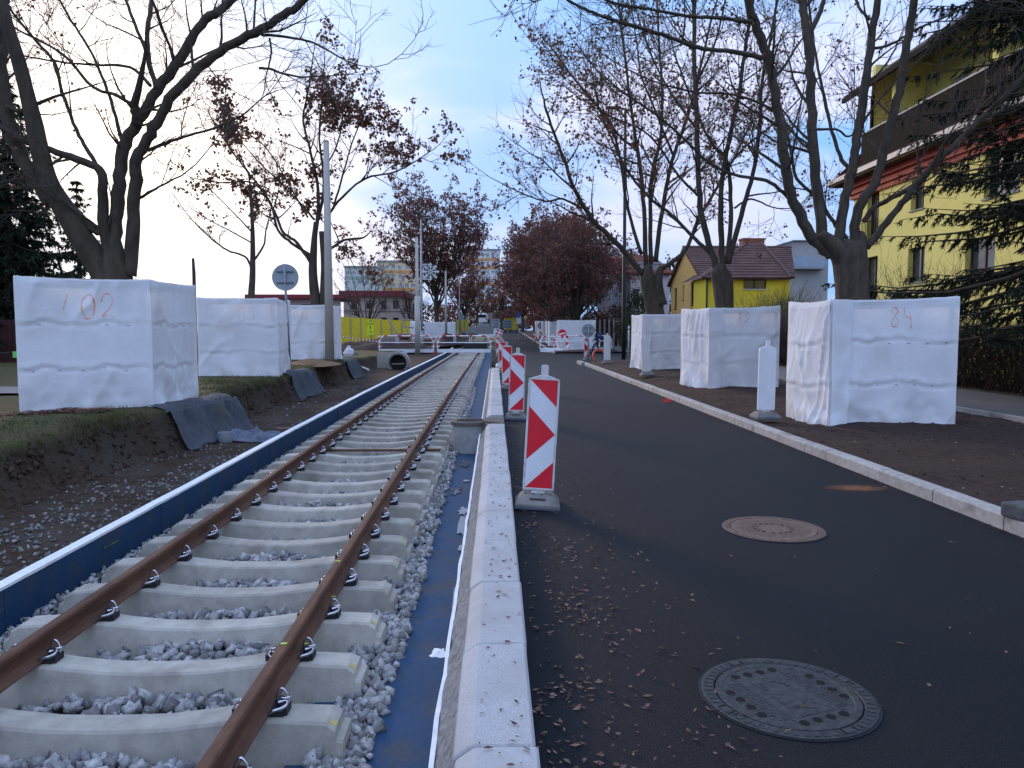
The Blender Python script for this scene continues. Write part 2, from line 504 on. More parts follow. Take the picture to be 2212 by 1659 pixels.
# ---- blue side wall of the trough with a white torn edge on top
WX = -3.46
wall = thing('trough_wall', 'long low blue coated side wall with white top edge beside the sleepers', 'wall', (WX, 2, -0.8))
y = -1.0
M_MARK = pm('spray_green', (0.16, 0.26, 0.04), (0.02, 0.05, 0.08), 14, 0.6, lo=0.35, hi=0.62)
k = 0
while y < 62:
    L = 1.25
    t0, t1 = ZR(y), ZR(y + L)
    p0, p1 = y + 0.004, y + L - 0.004
    mb = MB()
    j = random.uniform(-.004, .004)
    mb.add([(WX - .03 + j, p0, -.8), (WX + .03 + j, p0, -.8), (WX + .03 + j, p0, t0 - .014), (WX - .03 + j, p0, t0 - .014),
            (WX - .03 + j, p1, -.8), (WX + .03 + j, p1, -.8), (WX + .03 + j, p1, t1 - .014), (WX - .03 + j, p1, t1 - .014)],
           [(0, 1, 2, 3), (7, 6, 5, 4), (1, 5, 6, 2), (0, 3, 7, 4), (3, 2, 6, 7), (0, 4, 5, 1)])
    mb.build('wall_panel', M_BLUE, wall)
    y += L; k += 1
tp = MB(); rings = []
for yy in np.linspace(-1, 62, 400):
    t = ZR(yy) - .013; w = 0.012 * nz(yy * 4, 2, 2) + 0.006 * nz(yy * 15, 8, 1)
    s_ = 0.008 * nz(yy * 1.1, 4, 4)
    rings.append([(WX - .055, yy, t), (WX + .036 + w, yy, t - .012), (WX + .036 + w, yy, t + .010 + s_), (WX - .05, yy, t + .016 + s_)])
tp.loft(rings)
tp.build('top_edge', M_WHITE, wall)
for yy, z0 in ((5.0, -.33), (6.6, -.29)):
    mb = MB(); mb.b2((WX + .034, yy, z0), (WX + .0375, yy + .24, z0 + .02)); mb.build('paint_mark', M_MARK, wall)

# ---- excavated strip, bank and lawn left of the wall
XB = [-70, -45, -30, -20, -15, -12, -10, -9, -8.2, -7.6, -7.1, -6.7]
ex = MB(); gcol = []
ysr = list(np.arange(1.0, 34, 0.16)) + list(np.arange(34, 66, 0.5)) + list(np.arange(66, 200, 6))
offs = [-0.55, -0.38, -0.24, -0.14, -0.06, 0.0, 0.04, 0.07, 0.10, 0.14, 0.19, 0.25, 0.33, 0.45, 0.62, 0.85, 1.1, 1.35, 1.6]
ncol = len(XB) + len(offs) + 1
def bank_edge(y):
    return EDGE(y) + 0.16 * nz(0, y, 3, 0.45) + 0.07 * nz(2, y, 3, 1.7) + 0.03 * nz(5, y, 3, 5)
def ground_left(x, y):
    e = bank_edge(y)
    bz = BANK(y) + 0.05 * nz(x, y, 0, 0.6) + 0.02 * nz(x, y, 4, 2.5)
    foot = -0.21 + 0.04 * nz(x, y, 7, 1.1)
    foot += max(0, (y - 34) * 0.012) if y < 60 else 0.31 + (y - 60) * 0.009
    d = x - e
    if d <= 0:
        return bz - 0.05 * max(0, 1 + d / 0.25) ** 2
    base = foot - 0.07 * min(1, d / 1.8)
    t = min(1, d / 0.32)
    z = (bz - 0.05) * (1 - t) ** 1.6 + base * (1 - (1 - t) ** 1.6)
    return z + 0.03 * nz(x * 6, y * 6, 1) * (1 if t < 1 else .5) + (0.02 * nz(x * 14, y * 14, 1) if t < 1 else 0.006 * nz(x * 14, y * 14, 1))
for yy in ysr:
    e = bank_edge(yy)
    xsr = XB + [e + o_ for o_ in offs] + [WX - 0.03]
    for x in xsr:
        x = min(x, WX - 0.03)
        xx = x
        if 0 < x - e < 0.3: xx = x + 0.06 * nz(x * 5, yy * 3.3, 11)
        ex.v.append((xx, yy, ground_left(x, yy)))
        gcol.append(1.0 if x <= e + 0.02 + 0.05 * nz(0, yy * 6, 1) else 0.0)
for j in range(len(ysr) - 1):
    for i in range(ncol - 1):
        ex.f.append((j * ncol + i, j * ncol + i + 1, (j + 1) * ncol + i + 1, (j + 1) * ncol + i))
mg = bpy.data.materials.new('lawn_and_earth'); mg.use_nodes = True
nd, lk = mg.node_tree.nodes, mg.node_tree.links
bs = nd['Principled BSDF']; bs.inputs['Roughness'].default_value = 0.97; bs.inputs['Specular IOR Level'].default_value = 0.1
at_ = N(nd, 'ShaderNodeAttribute', attribute_name='grass')
geo = N(nd, 'ShaderNodeNewGeometry')
def nmix(fac, a, b):
    m_ = N(nd, 'ShaderNodeMix', data_type='RGBA')
    for s_, v_ in ((0, fac), (6, a), (7, b)):
        if isinstance(v_, tuple): m_.inputs[s_].default_value = v_
        else: lk.new(v_, m_.inputs[s_])
    return m_.outputs[2]
def nnoise(sc, lo, hi, det=6):
    n_ = N(nd, 'ShaderNodeTexNoise'); n_.inputs['Scale'].default_value = sc; n_.inputs['Detail'].default_value = det
    lk.new(geo.outputs['Position'], n_.inputs['Vector'])
    r_ = N(nd, 'ShaderNodeMapRange'); r_.inputs[1].default_value = lo; r_.inputs[2].default_value = hi
    lk.new(n_.outputs['Fac'], r_.inputs[0]); return r_.outputs[0], n_.outputs['Fac']
f1, h1 = nnoise(14, .35, .65); f2, h2 = nnoise(1.6, .42, .62); f4, h4 = nnoise(45, .5, .62)
soil_c = nmix(f1, (0.036, 0.022, 0.014, 1), (0.070, 0.048, 0.033, 1))
soil_c = nmix(f2, soil_c, (0.070, 0.054, 0.042, 1))
grass_c = nmix(f1, (0.045, 0.050, 0.018, 1), (0.10, 0.095, 0.035, 1))
grass_c = nmix(f2, grass_c, (0.085, 0.066, 0.036, 1))
lk.new(nmix(at_.outputs['Fac'], soil_c, grass_c), bs.inputs['Base Color'])
bp_ = N(nd, 'ShaderNodeBump'); bp_.inputs['Strength'].default_value = 0.8; bp_.inputs['Distance'].default_value = 0.04
lk.new(h1, bp_.inputs['Height']); lk.new(bp_.outputs[0], bs.inputs['Normal'])
eo = ex.build('excavated_ground', mg, smooth=True, fix=False)
ca = eo.data.attributes.new('grass', 'FLOAT', 'POINT'); ca.data.foreach_set('value', gcol)
tag(eo, kind='structure')
# gravel path crossing the lawn
pa = MB()
pa.add([(-40, 13.4, .47), (-7.6, 13.9, .49), (-7.6, 15.4, .5), (-40, 15.6, .48)], [(0, 1, 2, 3)])
tag(pa.build('path', pm('path_gravel', (0.15, 0.14, 0.14), (0.24, 0.23, 0.22), 30, 0.95, .4)), kind='structure')

# ---- right verge: bare soil, far kerb, pavement, yards
YV0, YV1 = 0.0, 36.0
vg = MB(); xv = list(np.linspace(4.27, 8.85, 30)); yv = list(np.arange(YV0, YV1 + .01, 0.15))
def verge_z(x, y):
    z = 0.085 + 0.05 * nz(x, y, 2, 0.9) + 0.022 * nz(x, y, 6, 4) + 0.012 * nz(x, y, 8, 11)
    z += 0.06 * min(1, max(0, (x - 4.4) / 1.2)) * min(1, max(0, (8.6 - x) / .5))
    z += 0.10 * min(1, max(0, (y - 14) / 8)) * min(1, max(0, (x - 4.4) / .8)) * min(1, max(0, (8.6 - x) / .5))
    if x < 4.36: z = min(z, 0.11)
    return z
for yy in yv:
    for x in xv: vg.v.append((x, yy, verge_z(x, yy)))
n = len(xv)
for j in range(len(yv) - 1):
    for i in range(n - 1):
        vg.f.append((j * n + i, j * n + i + 1, (j + 1) * n + i + 1, (j + 1) * n + i))
tag(vg.build('soil_verge', M_SOIL, smooth=True, fix=False), kind='structure')
# far verge beyond the side street
vf = MB(); yf = list(np.arange(53.5, 200, 6))
for a, b in zip(yf[:-1], yf[1:]):
    vf.add([(4.27 + FX(a), a, GZ(a) + .1), (9 + FX(a), a, GZ(a) + .12), (9 + FX(b), b, GZ(b) + .12), (4.27 + FX(b), b, GZ(b) + .1)], [(0, 1, 2, 3)])
tag(vf.build('soil_verge', M_SOIL), kind='structure')
pv = MB(); pv.add([(8.85, -4, .125), (11.9, -4, .13), (11.9, 36.2, .13), (8.85, 36.2, .125)], [(0, 1, 2, 3)])
pave = tag(pv.build('pavement', M_PAVE), kind='structure')
for a, b in zip(np.arange(0, 36, 1.0), np.arange(1, 37, 1.0)):
    MB().b2((8.79, a + .005, -.1), (8.87, b - .005, .17)).build('edging_stone', M_CURB, pave)
pv = MB(); pv.add([(9, 53.5, .12), (12, 53.5, .12), (14, 200, 1.7), (10.8, 200, 1.7)], [(0, 1, 2, 3)])
tag(pv.build('pavement', M_PAVE), kind='structure')
yd = MB()
yd.add([(11.9, -4, .14), (90, -4, .4), (90, 36.2, .4), (11.9, 36.2, .14)], [(0, 1, 2, 3)])
yd.add([(12, 53.5, .14), (120, 53.5, .5), (120, 200, 1.9), (14, 200, 1.7)], [(0, 1, 2, 3)])
tag(yd.build('garden_ground', pm('garden_ground', (0.04, 0.045, 0.02), (0.07, 0.06, 0.035), 3, 0.95, .4)), kind='structure')
# kerb of the verge
kr = thing('kerb', None, None); tag(kr, kind='structure')
prof2 = [(4.13, -.2), (4.275, -.2), (4.275, .128), (4.155, .128), (4.135, .108)]
mb = MB(); mb.prism(prof2, 0, .994); kme = mb.mesh('kerb_stone', M_CURB)
y = -1.0
while y < 35.2:
    o = link('kerb_stone', kme, kr)
    o.location = (random.uniform(-.005, .005), y, random.uniform(-.004, .004)); o.rotation_euler = (0, 0, random.uniform(-.003, .003))
    y += 1.0
# rounded corner of the kerb at the side street
mb = MB(); mb.prism([(4.0, -.2), (4.2, -.2), (4.2, .15), (4.0, .15)], 35.2, 37.2); o = bevel(mb.build('kerb_stone', M_CURB, kr), .02)
k3 = thing('kerb', None, None); tag(k3, kind='structure')
mb = MB(); mb.prism(prof2, 0, 1.98); kme2 = mb.mesh('kerb_stone', M_CURB)
for yy in np.arange(54, 150, 2.0):
    o = link('kerb_stone', kme2, k3); o.location = (FX(yy), yy, GZ(yy)); o.rotation_euler = (.011 if yy > 55 else 0, 0, -.012 if yy > 55 else 0)

# ================================================================== ballast, stones, litter (uncountable)
def stones(name, P, S, mat, flat=0.75, seed=0):
    """P (n,3) centres, S (n,) sizes"""
    rs = np.random.RandomState(seed)
    ico = np.array([(-1,-1,-1),(1,-1,-1),(1,1,-1),(-1,1,-1),(-1,-1,1),(1,-1,1),(1,1,1),(-1,1,1)], float) * .62
    fi = np.array([(0,2,1),(0,3,2),(4,5,6),(4,6,7),(0,1,5),(0,5,4),(1,2,6),(1,6,5),(2,3,7),(2,7,6),(3,0,4),(3,4,7)])
    n = len(P)
    V = ico[None] * (1 + rs.uniform(-.55, .35, (n, 8, 3)))
    V = V * rs.uniform(.65, 1.45, (n, 1, 3)) * np.array([1, 1, flat])
    q = rs.normal(size=(n, 4)); q /= np.linalg.norm(q, axis=1)[:, None]
    w, x, y, z = q.T
    R = np.stack([np.stack([1-2*(y*y+z*z), 2*(x*y-z*w), 2*(x*z+y*w)], -1), np.stack([2*(x*y+z*w), 1-2*(x*x+z*z), 2*(y*z-x*w)], -1), np.stack([2*(x*z-y*w), 2*(y*z+x*w), 1-2*(x*x+y*y)], -1)], 1)
    V = np.einsum('nij,nkj->nki', R, V) * np.asarray(S)[:, None, None] + np.asarray(P)[:, None]
    Fc = (fi[None] + (np.arange(n) * 8)[:, None, None]).reshape(-1, 3)
    return link(name, np_mesh(name, V.reshape(-1, 3), Fc, mat))
SL0, SLD = 3.80 - 2 * 0.637, 0.637
P, S = [], []
rs = np.random.RandomState(4)
crib_z = lambda x, u: -0.312 + 0.03 * math.exp(-((x + 1.96) / 0.3) ** 2) - 0.09 * max(0, abs(x + 1.96) - .38) - 0.05 * (abs(u - .5) * 2) ** 2
def addst(x, y, z, s): P.append((x, y, z)); S.append(s)
for i in range(0, 46):
    y0 = SL0 + i * SLD + .13; y1 = y0 + SLD - .26
    cnt = 190 if i < 9 else (120 if i < 18 else 60)
    sz = 1.0 if i < 9 else 1.25
    for _ in range(cnt):
        x = rs.uniform(-2.62, -1.30) if rs.rand() < .6 else rs.normal(-1.96, .3)
        u = rs.rand(); yy = y0 - .02 + u * (y1 - y0 + .04)
        hh = crib_z(x, u) + (0.02 if i % 3 == 0 else 0) - (0.035 if i in (7, 12, 15) else 0)
        addst(x, yy, ZR(yy) + hh + rs.uniform(-.03, .012), rs.uniform(.026, .056) * sz)
ymax = 26
for _ in range(5200):
    yy = 2.3 + (ymax - 2.3) * rs.rand() ** 1.7
    w = rs.rand()
    x = -0.92 + 0.32 * w ** 1.25 + 0.06 * nz(0, yy, 5, 2.2)
    if x > -0.63 + 0.05 * nz(3, yy, 5, 3): continue
    z = -0.345 - 0.02 * w + rs.uniform(-.012, .02)
    addst(x, yy, ZR(yy) + z, rs.uniform(.022, .048))
for _ in range(3800):
    yy = 2.3 + (24 - 2.3) * rs.rand() ** 1.5
    x = rs.uniform(-3.42, -3.12)
    addst(x, yy, ZR(yy) - .30 - .25 * abs(x + 3.3) + rs.uniform(-.03, .02), rs.uniform(.016, .034))
for _ in range(2600):   # under and beside the rails between sleepers
    i = int(rs.rand() ** 1.5 * 22); yy = SL0 + i * SLD + .12 + rs.rand() * (SLD - .24)
    x = rs.choice([rs.uniform(-3.1, -2.55), rs.uniform(-1.4, -.8)])
    addst(x, yy, ZR(yy) - .385 + rs.uniform(-.02, .015), rs.uniform(.016, .034))
tag(stones('ballast', np.array(P), np.array(S), M_BALL, seed=2), 'grey crushed stone ballast between and beside the concrete sleepers', 'ballast', kind='stuff')
# bed under the loose stones
bd = MB()
xb = [-3.44, -3.2, -3.0, -2.6, -2.3, -1.96, -1.6, -1.3, -.95, -.8, -.7, -.62]
zb = [-.33, -.34, -.40, -.40, -.355, -.33, -.355, -.40, -.41, -.39, -.375, -.40]
yb = list(np.arange(-1, 30, .12)) + list(np.arange(30, 70, .5))
for yy in yb:
    for x, z in zip(xb, zb): bd.v.append((x, yy, ZR(yy) + z - .012 + .014 * nz(x, yy, 1, 14)))
n = len(xb)
for j in range(len(yb) - 1):
    for i in range(n - 1): bd.f.append((j * n + i, j * n + i + 1, (j + 1) * n + i + 1, (j + 1) * n + i))
tag(bd.build('ballast_bed', M_BED, fix=False), kind='structure')
# loose stones on the excavated strip
P, S = [], []
while len(P) < 1700:
    yy = 5 + 24 * rs.rand() ** 1.3; x = rs.uniform(-5.5, -3.52)
    dens = .10 + .9 * max(0, nz(x, yy, 3, .7)) + (.7 if x > -4.3 and yy < 12 else 0) + (.5 if 6.5 < yy < 9.5 and x > -4.7 else 0)
    if rs.rand() > dens or x < bank_edge(yy) + .33: continue
    s = rs.uniform(.008, .028); P.append((x, yy, ground_left(x, yy) + s * .25)); S.append(s)
tag(stones('gravel', np.array(P), np.array(S), pm('dull_gravel', (.12, .115, .105), (.25, .24, .22), 20, .9, island=.6), seed=5), 'scattered grey gravel on the dug out earth strip', 'gravel', kind='stuff')
# clods on the bank face and on the bare verge
P, S = [], []
for _ in range(1500):
    yy = 6 + 26 * rs.rand() ** 1.2; x = bank_edge(yy) + rs.uniform(0.03, .42)
    s = rs.uniform(.012, .05); P.append((x, yy, ground_left(x, yy))); S.append(s)
for _ in range(2600):
    yy = 4.5 + 28 * rs.rand() ** 1.5; x = rs.uniform(4.32, 8.75); s = rs.uniform(.006, .022)
    P.append((x, yy, verge_z(x, yy))); S.append(s)
tag(stones('soil_clods', np.array(P), np.array(S), pm('soil_clod', (.045, .026, .018), (.075, .048, .035), 20, .95, island=.4), seed=6), 'dark crumbs and clods of bare earth', 'soil', kind='stuff')
# short winter grass on the bank
def grass(n, seed):
    rs = np.random.RandomState(seed); V = []
    while len(V) < n:
        yy = 6.5 + 22 * rs.rand() ** 1.25; x = bank_edge(yy) + .07 - abs(rs.normal(0, .9)) * (1 if rs.rand() < .6 else .08)
        if rs.rand() > .45 + .8 * nz(x, yy, 9, 1.3): continue
        if x < -12: continue
        z = ground_left(x, yy) - .01; hgt = rs.uniform(.02, .075); a = rs.uniform(0, 6.28); w = rs.uniform(.004, .008)
        l = rs.uniform(-.04, .04, 2)
        V.append([(x - w * math.cos(a), yy - w * math.sin(a), z), (x + w * math.cos(a), yy + w * math.sin(a), z), (x + l[0], yy + l[1], z + hgt)])
    V = np.array(V).reshape(-1, 3)
    return link('grass', np_mesh('grass', V, np.arange(len(V)).reshape(-1, 3), pm('grass_blade', (0.055, 0.065, 0.022), (0.12, 0.11, 0.045), 8, 0.9)))
tag(grass(22000, 3), 'short dull winter grass on the bank edge', 'grass', kind='stuff')
# leaf litter
def litter(name, pts, seed, mat, label, smin=.005, smax=.024):
    rs = np.random.RandomState(seed); V, Fc = [], []
    for (x, y, z) in pts:
        a = rs.uniform(0, 6.28); L = rs.uniform(smin, smax); w = L * rs.uniform(.25, .6)
        ca, sa = math.cos(a), math.sin(a); k = len(V)
        t = rs.uniform(0.001, .012, 4)
        for (u, v), tz in zip(((-L, 0), (0, -w), (L, 0), (0, w)), t):
            V.append((x + u * ca - v * sa, y + u * sa + v * ca, z + .003 + tz))
        Fc.append((k, k + 1, k + 2)); Fc.append((k, k + 2, k + 3))
    o = link(name, np_mesh(name, np.array(V), np.array(Fc), mat))
    return tag(o, label, 'leaves', kind='stuff')
pts = []
while len(pts) < 1200:
    if len(pts) % 2: pts.append((.17 + abs(rs.normal(0, .45)), 2.4 + 8 * rs.rand() ** 1.8, 0)); continue
    yy = 2.4 + 9 * rs.rand() ** 1.8; x = .16 + abs(rs.normal(0, .42))
    if x > 4.05: continue
    if rs.rand() < .05 + 1.5 * nz(x, yy, 2, 2.6): pts.append((x, yy, 0))
for _ in range(170): pts.append((rs.uniform(.2, 4.1), 2.5 + 14 * rs.rand() ** 1.3, 0))
for _ in range(260): pts.append((4.12 - abs(rs.normal(0, .06)), rs.uniform(4, 30), 0))
for _ in range(150): pts.append((rs.uniform(-.07, .13), 2.4 + 9 * rs.rand() ** 1.3, .125))
litter('fallen_leaves', pts, 8, M_LEAF, 'small brown leaf scraps and seed wings strewn over the asphalt')
pts = []
for _ in range(1300):
    x = rs.uniform(-7.3, -5.6); yy = 11.2 - abs(rs.normal(0, .25))
    if x > bank_edge(yy): continue
    pts.append((x, yy, ground_left(x, yy) + rs.uniform(0, .03)))
litter('fallen_leaves', pts, 9, pm('red_leaf', (0.11, 0.04, 0.028), (0.19, 0.085, 0.055), 30, .85), 'drift of dark red leaves at the foot of the nearest white box on the lawn', .02, .045)
pts = [(x, yy, verge_z(x, yy) + .004) for x, yy in zip(rs.uniform(4.3, 8.7, 260), 5 + 22 * rs.rand(260) ** 1.4)]
litter('fallen_leaves', pts, 10, pm('pale_leaf', (0.24, 0.17, 0.13), (0.42, 0.36, 0.30), 30, .85), 'pale leaf scraps lying on the dark bare soil', .01, .02)

# ================================================================== the railway track
track = thing('railway_track', 'rusty rails on concrete sleepers running straight away beside the road', 'track', (-1.96, 0, -0.5))
XC, GA = -1.96, 0.75
def rail_prof():
    h = .149
    return [(-.0625, -h), (.0625, -h), (.0625, -h + .010), (.02, -h + .024), (.009, -h + .036), (.009, -.048), (.031, -.038), (.0335, -.012), (.026, -.002), (.014, .0), (-.014, .0), (-.026, -.002), (-.0335, -.012), (-.031, -.038), (-.009, -.048), (-.009, -h + .036), (-.02, -h + .024), (-.0625, -h + .010)]
for sx in (-1, 1):
    mb = MB(); rings = []
    for yy in list(np.arange(1.2, 70, 1.0)) + list(np.arange(70, 112, 4)):
        rings.append([(XC + sx * GA + a, yy, ZR(yy) + b) for a, b in rail_prof()])
    mb.loft(rings); mb.build('rail', M_RUST, track)
# sleeper profile: stations along the sleeper (offset from the end), top height, half widths at top and bottom
Lh = 1.27
stn = [(-1.275, -.085, .105, .150), (-1.24, -.075, .11, .150), (-1.235, -.028, .098, .148), (-1.185, .0, .088, .145), (-.95, .012, .085, .145), (-.63, .012, .085, .145), (-.52, -.004, .08, .145), (-.28, -.030, .078, .14), (0, -.036, .078, .14)]
stn = stn + [(-x - (.07 if x < -.9 else 0), z, a, b) for x, z, a, b in reversed(stn[:-1])]
mb = MB()
mb.loft([[(x, -b, -.215), (x, b, -.215), (x, a + .012, z - .014), (x, a, z), (x, -a, z), (x, -a - .012, z - .014)] for x, z, a, b in stn])
sle = mb.mesh('sleeper', M_SLEEP)
# rail clip: bent spring bar, bolt and guide plate
def smooth3(pts, n=4):
    P = [Vector(p) for p in pts]; out = []
    for i in range(len(P) - 1):
        p0, p1, p2, p3 = P[max(i - 1, 0)], P[i], P[i + 1], P[min(i + 2, len(P) - 1)]
        for k in range(n):
            t = k / n
            out.append(.5 * ((2 * p1) + (p2 - p0) * t + (2 * p0 - 5 * p1 + 4 * p2 - p3) * t * t + (3 * p1 - p0 - 3 * p2 + p3) * t ** 3))
    return out + [P[-1]]
def clip_mesh():
    mb = MB(); pts = []
    arch = [(-.012, .020, .012), (.0, .024, .040), (.014, .026, .066), (.038, .028, .082), (.064, .026, .070), (.080, .022, .046), (.086, .016, .022)]
    mb.tube(smooth3(arch), .0060, 7)
    for s_ in (-1, 1):
        curl = [(-.020, s_ * .060, .010), (.006, s_ * .066, .024), (.036, s_ * .062, .030), (.066, s_ * .056, .034), (.090, s_ * .040, .040), (.088, s_ * .020, .046), (.060, s_ * .014, .044), (.030, s_ * .020, .042)]
        mb.tube(smooth3(curl), .0072, 7)
    return mb.mesh('rail_clip', M_STEEL, smooth=True)
def plate_mesh():
    mb = MB(); mb.b2((-.012, -.072, -.012), (.082, .072, .024))
    mb.tube([(.03, 0, .02), (.03, 0, .058)], .016, 6); mb.tube([(.03, 0, .058), (.03, 0, .078)], .021, 6)
    mb.b2((.082, -.055, -.012), (.105, .055, .036))
    return mb.mesh('guide_plate', M_DARKPL)
clip, plate = clip_mesh(), plate_mesh()
M_YEL = pm('yellow_paint', (0.52, 0.42, 0.13), (0.40, 0.35, 0.20), 20, .7)
ymark = MB(); ymark.add([(1.130, -.080, -.004), (1.166, -.083, -.026), (1.166, -.040, -.026), (1.130, -.040, -.004), (1.130, -.092, -.03), (1.166, -.096, -.06)], [(0, 1, 2, 3), (0, 4, 5, 1)])
ym = ymark.mesh('paint_mark', M_YEL)
for i in range(0, 96):
    yy = SL0 + i * SLD + random.uniform(-.008, .008)
    zt = ZR(yy) - .163
    o = link('sleeper', sle, track)
    o.location = (XC - .02 + random.uniform(-.012, .012), yy, zt - .012)
    o.rotation_euler = (random.uniform(-.006, .006), 0, random.uniform(-.006, .006))
    WM[o.name] = Matrix.Translation(o.location)
    if i < 16 and i not in (5, 9):
        q = link('paint_mark', ym, o); q.matrix_parent_inverse = Matrix.Identity(4); q.location = (0, 0, .0022)
    if i < 74:
        for sx in (-1, 1):
            for sd in (-1, 1):
                q = link('rail_clip', clip, o); q.matrix_parent_inverse = Matrix.Identity(4)
                q.location = (.02 + sx * GA + sd * .063, 0, .02); q.rotation_euler = (0, 0, 0 if sd > 0 else math.pi); q.scale = (.82, 1.15, 1.2) if sd * sx > 0 or sx < 0 else (.6, 1.1, .8)
                if i < 30:
                    q = link('guide_plate', plate, o); q.matrix_parent_inverse = Matrix.Identity(4)
                    q.location = (.02 + sx * GA + sd * .063, 0, .02); q.rotation_euler = (0, 0, 0 if sd > 0 else math.pi); q.scale = (.72, .8, .8)
# rusty gauge tie bar between two sleepers
yt = SL0 + 14.5 * SLD
MB().b2((-2.95, yt - .03, ZR(yt) - .185), (-.86, yt + .03, ZR(yt) - .152)).build('tie_bar', M_RUST, track)
for x in (-2.83, -2.59, -1.33, -1.09):
    MB().b2((x - .03, yt - .05, ZR(yt) - .15), (x + .03, yt + .05, ZR(yt) - .10)).build('tie_clamp', M_RUST, track)

# spray marks on the right rail
M_RM = pm('rail_spray_mark', (.42, .60, .06), (.25, .35, .08), 30, .6)
for yy, dx in ((4.55, .045), (5.35, .045), (4.25, .0), (5.75, .0)):
    z0_ = ZR(yy) - .132 if dx else ZR(yy)
    MB().b2((XC + GA + dx - .018, yy - .012, z0_ + .0005), (XC + GA + dx + .018, yy + .012, z0_ + .0035)).build('paint_mark', M_RM, track)
# ================================================================== fabric wrapped tree guards
M_FAB = pm('white_geotextile', (0.92, 0.92, 0.92), (0.86, 0.86, 0.86), 3.0, 0.85, 0.45, 60, c3=(0.74, 0.71, 0.67), s3=1.3, f3=(0.56, 0.82), spec=0.1)
_nd, _lk = M_FAB.node_tree.nodes, M_FAB.node_tree.links
_tr = N(_nd, 'ShaderNodeBsdfTranslucent'); _tr.inputs['Color'].default_value = (.85, .84, .82, 1)
_mx = N(_nd, 'ShaderNodeMixShader'); _mx.inputs[0].default_value = .16
_lk.new(_nd['Principled BSDF'].outputs[0], _mx.inputs[1]); _lk.new(_tr.outputs[0], _mx.inputs[2]); _lk.new(_mx.outputs[0], _nd['Material Output'].inputs['Surface'])
M_WOOD = pm('rough_timber', (0.30, 0.20, 0.12), (0.20, 0.13, 0.08), 12, 0.85, 0.3, 60, stretch=(1, 1, 0.2))
M_SPRAY = pm('orange_spray', (1.0, 0.36, 0.20), (0.96, 0.50, 0.36), 30, 0.6)
M_SPRAYF = pm('faded_orange_spray', (0.86, 0.52, 0.40), (0.80, 0.62, 0.54), 30, 0.7)
M_STAPLE = pm('staple_shadow_crease', (0.10, 0.10, 0.11), (0.2, 0.2, 0.2), 20, .6)  # dark tone paints the shaded crease in with the staple
def wrap_disp(u, v, seed, side, H):
    """outward offset of the cloth; u metres along the wall, v metres up"""
    d = 0.0
    for hb in (0.62, 1.30):      # seams nailed to the boards behind; the cloth sags above them
        q = v - hb + .02 * math.sin(math.pi * 2 * u / 1.1 + seed)
        d -= 0.026 * math.exp(-(q / 0.022) ** 2) * (.6 + .9 * nz(u, hb, seed, 2))
        d += 0.009 * math.exp(-((q - .075) / 0.05) ** 2) * (1 + nz(u, hb + 5, seed, 4))
    d += 0.05 * nz(u, v, seed + side * 3.7, .9)
    sl = (.55, -.7, .9, -.3)[int(seed + side) % 4]
    w_ = (u + sl * v) * 1.5 + .35 * nz(u, v, seed, 1.5)
    rg = (1 - abs(nz(w_, (u - v * sl) * .35, seed + side * 2))) ** 9
    amp = .048 * max(0, .4 + 1.3 * nz(u, v, seed + 31 + side, .8))
    d += amp * rg
    w2 = (u - .3 * sl * v) * 4.2 + .3 * nz(u, v, seed + 5, 2.5)
    d += (.040 if side == 3 and seed > 20 else .014) * ((1 - abs(nz(w2, v * .5, seed + 2 + side))) ** 6 - .3) * max(0, .6 + nz(u, v, seed + 44, 1.2))
    d += .011 * ((1 - abs(nz((u - sl * v) * 7, v * 1.3, seed + 8 + side))) ** 5 - .3) * max(0, .3 + 1.5 * nz(u, v, seed + 50 + side, 1.6))
    low = max(0, 0.60 - v)
    d += low * 0.22 * nz(u + .4 * v, v * .8, seed + 21 + side, 2.4) + low * .05 * nz(u, v, seed + 25, 6)
    return d
STROKES = {
 '1': [[(.10, .75), (.35, 1.0), (.28, .5), (.2, .0)]],
 '/': [[(.45, 1.0), (.30, .65), (.15, .35)]],
 '0': [[(.5, 1.0), (.15, .75), (.1, .35), (.3, .0), (.7, .05), (.85, .5), (.75, .9), (.5, 1.0)]],
 '2': [[(.1, .65), (.25, .95), (.6, 1.0), (.8, .75), (.6, .4), (.15, .05), (.5, .10), (.95, .0)]],
 '5': [[(.85, 1.0), (.3, .95), (.25, .6), (.6, .65), (.8, .35), (.55, .02), (.15, .1)]],
 '8': [[(.75, .85), (.45, 1.0), (.2, .8), (.45, .55), (.8, .2), (.5, -.05), (.2, .15), (.45, .5), (.8, .8)]],
 '4': [[(.15, 1.0), (.2, .55), (.55, .45), (.85, .42)], [(.6, .75), (.7, .1), (.75, -.15)]],
}
def smooth_path(pts, n=6):
    P = [Vector((a, b, 0)) for a, b in pts]; out = []
    for i in range(len(P) - 1):
        p0, p1, p2, p3 = P[max(i - 1, 0)], P[i], P[i + 1], P[min(i + 2, len(P) - 1)]
        for k in range(n):
            t = k / n
            out.append(.5 * ((2 * p1) + (p2 - p0) * t + (2 * p0 - 5 * p1 + 4 * p2 - p3) * t * t + (3 * p1 - p0 - 3 * p2 + p3) * t ** 3))
    out.append(P[-1])
    return [(p.x, p.y) for p in out]
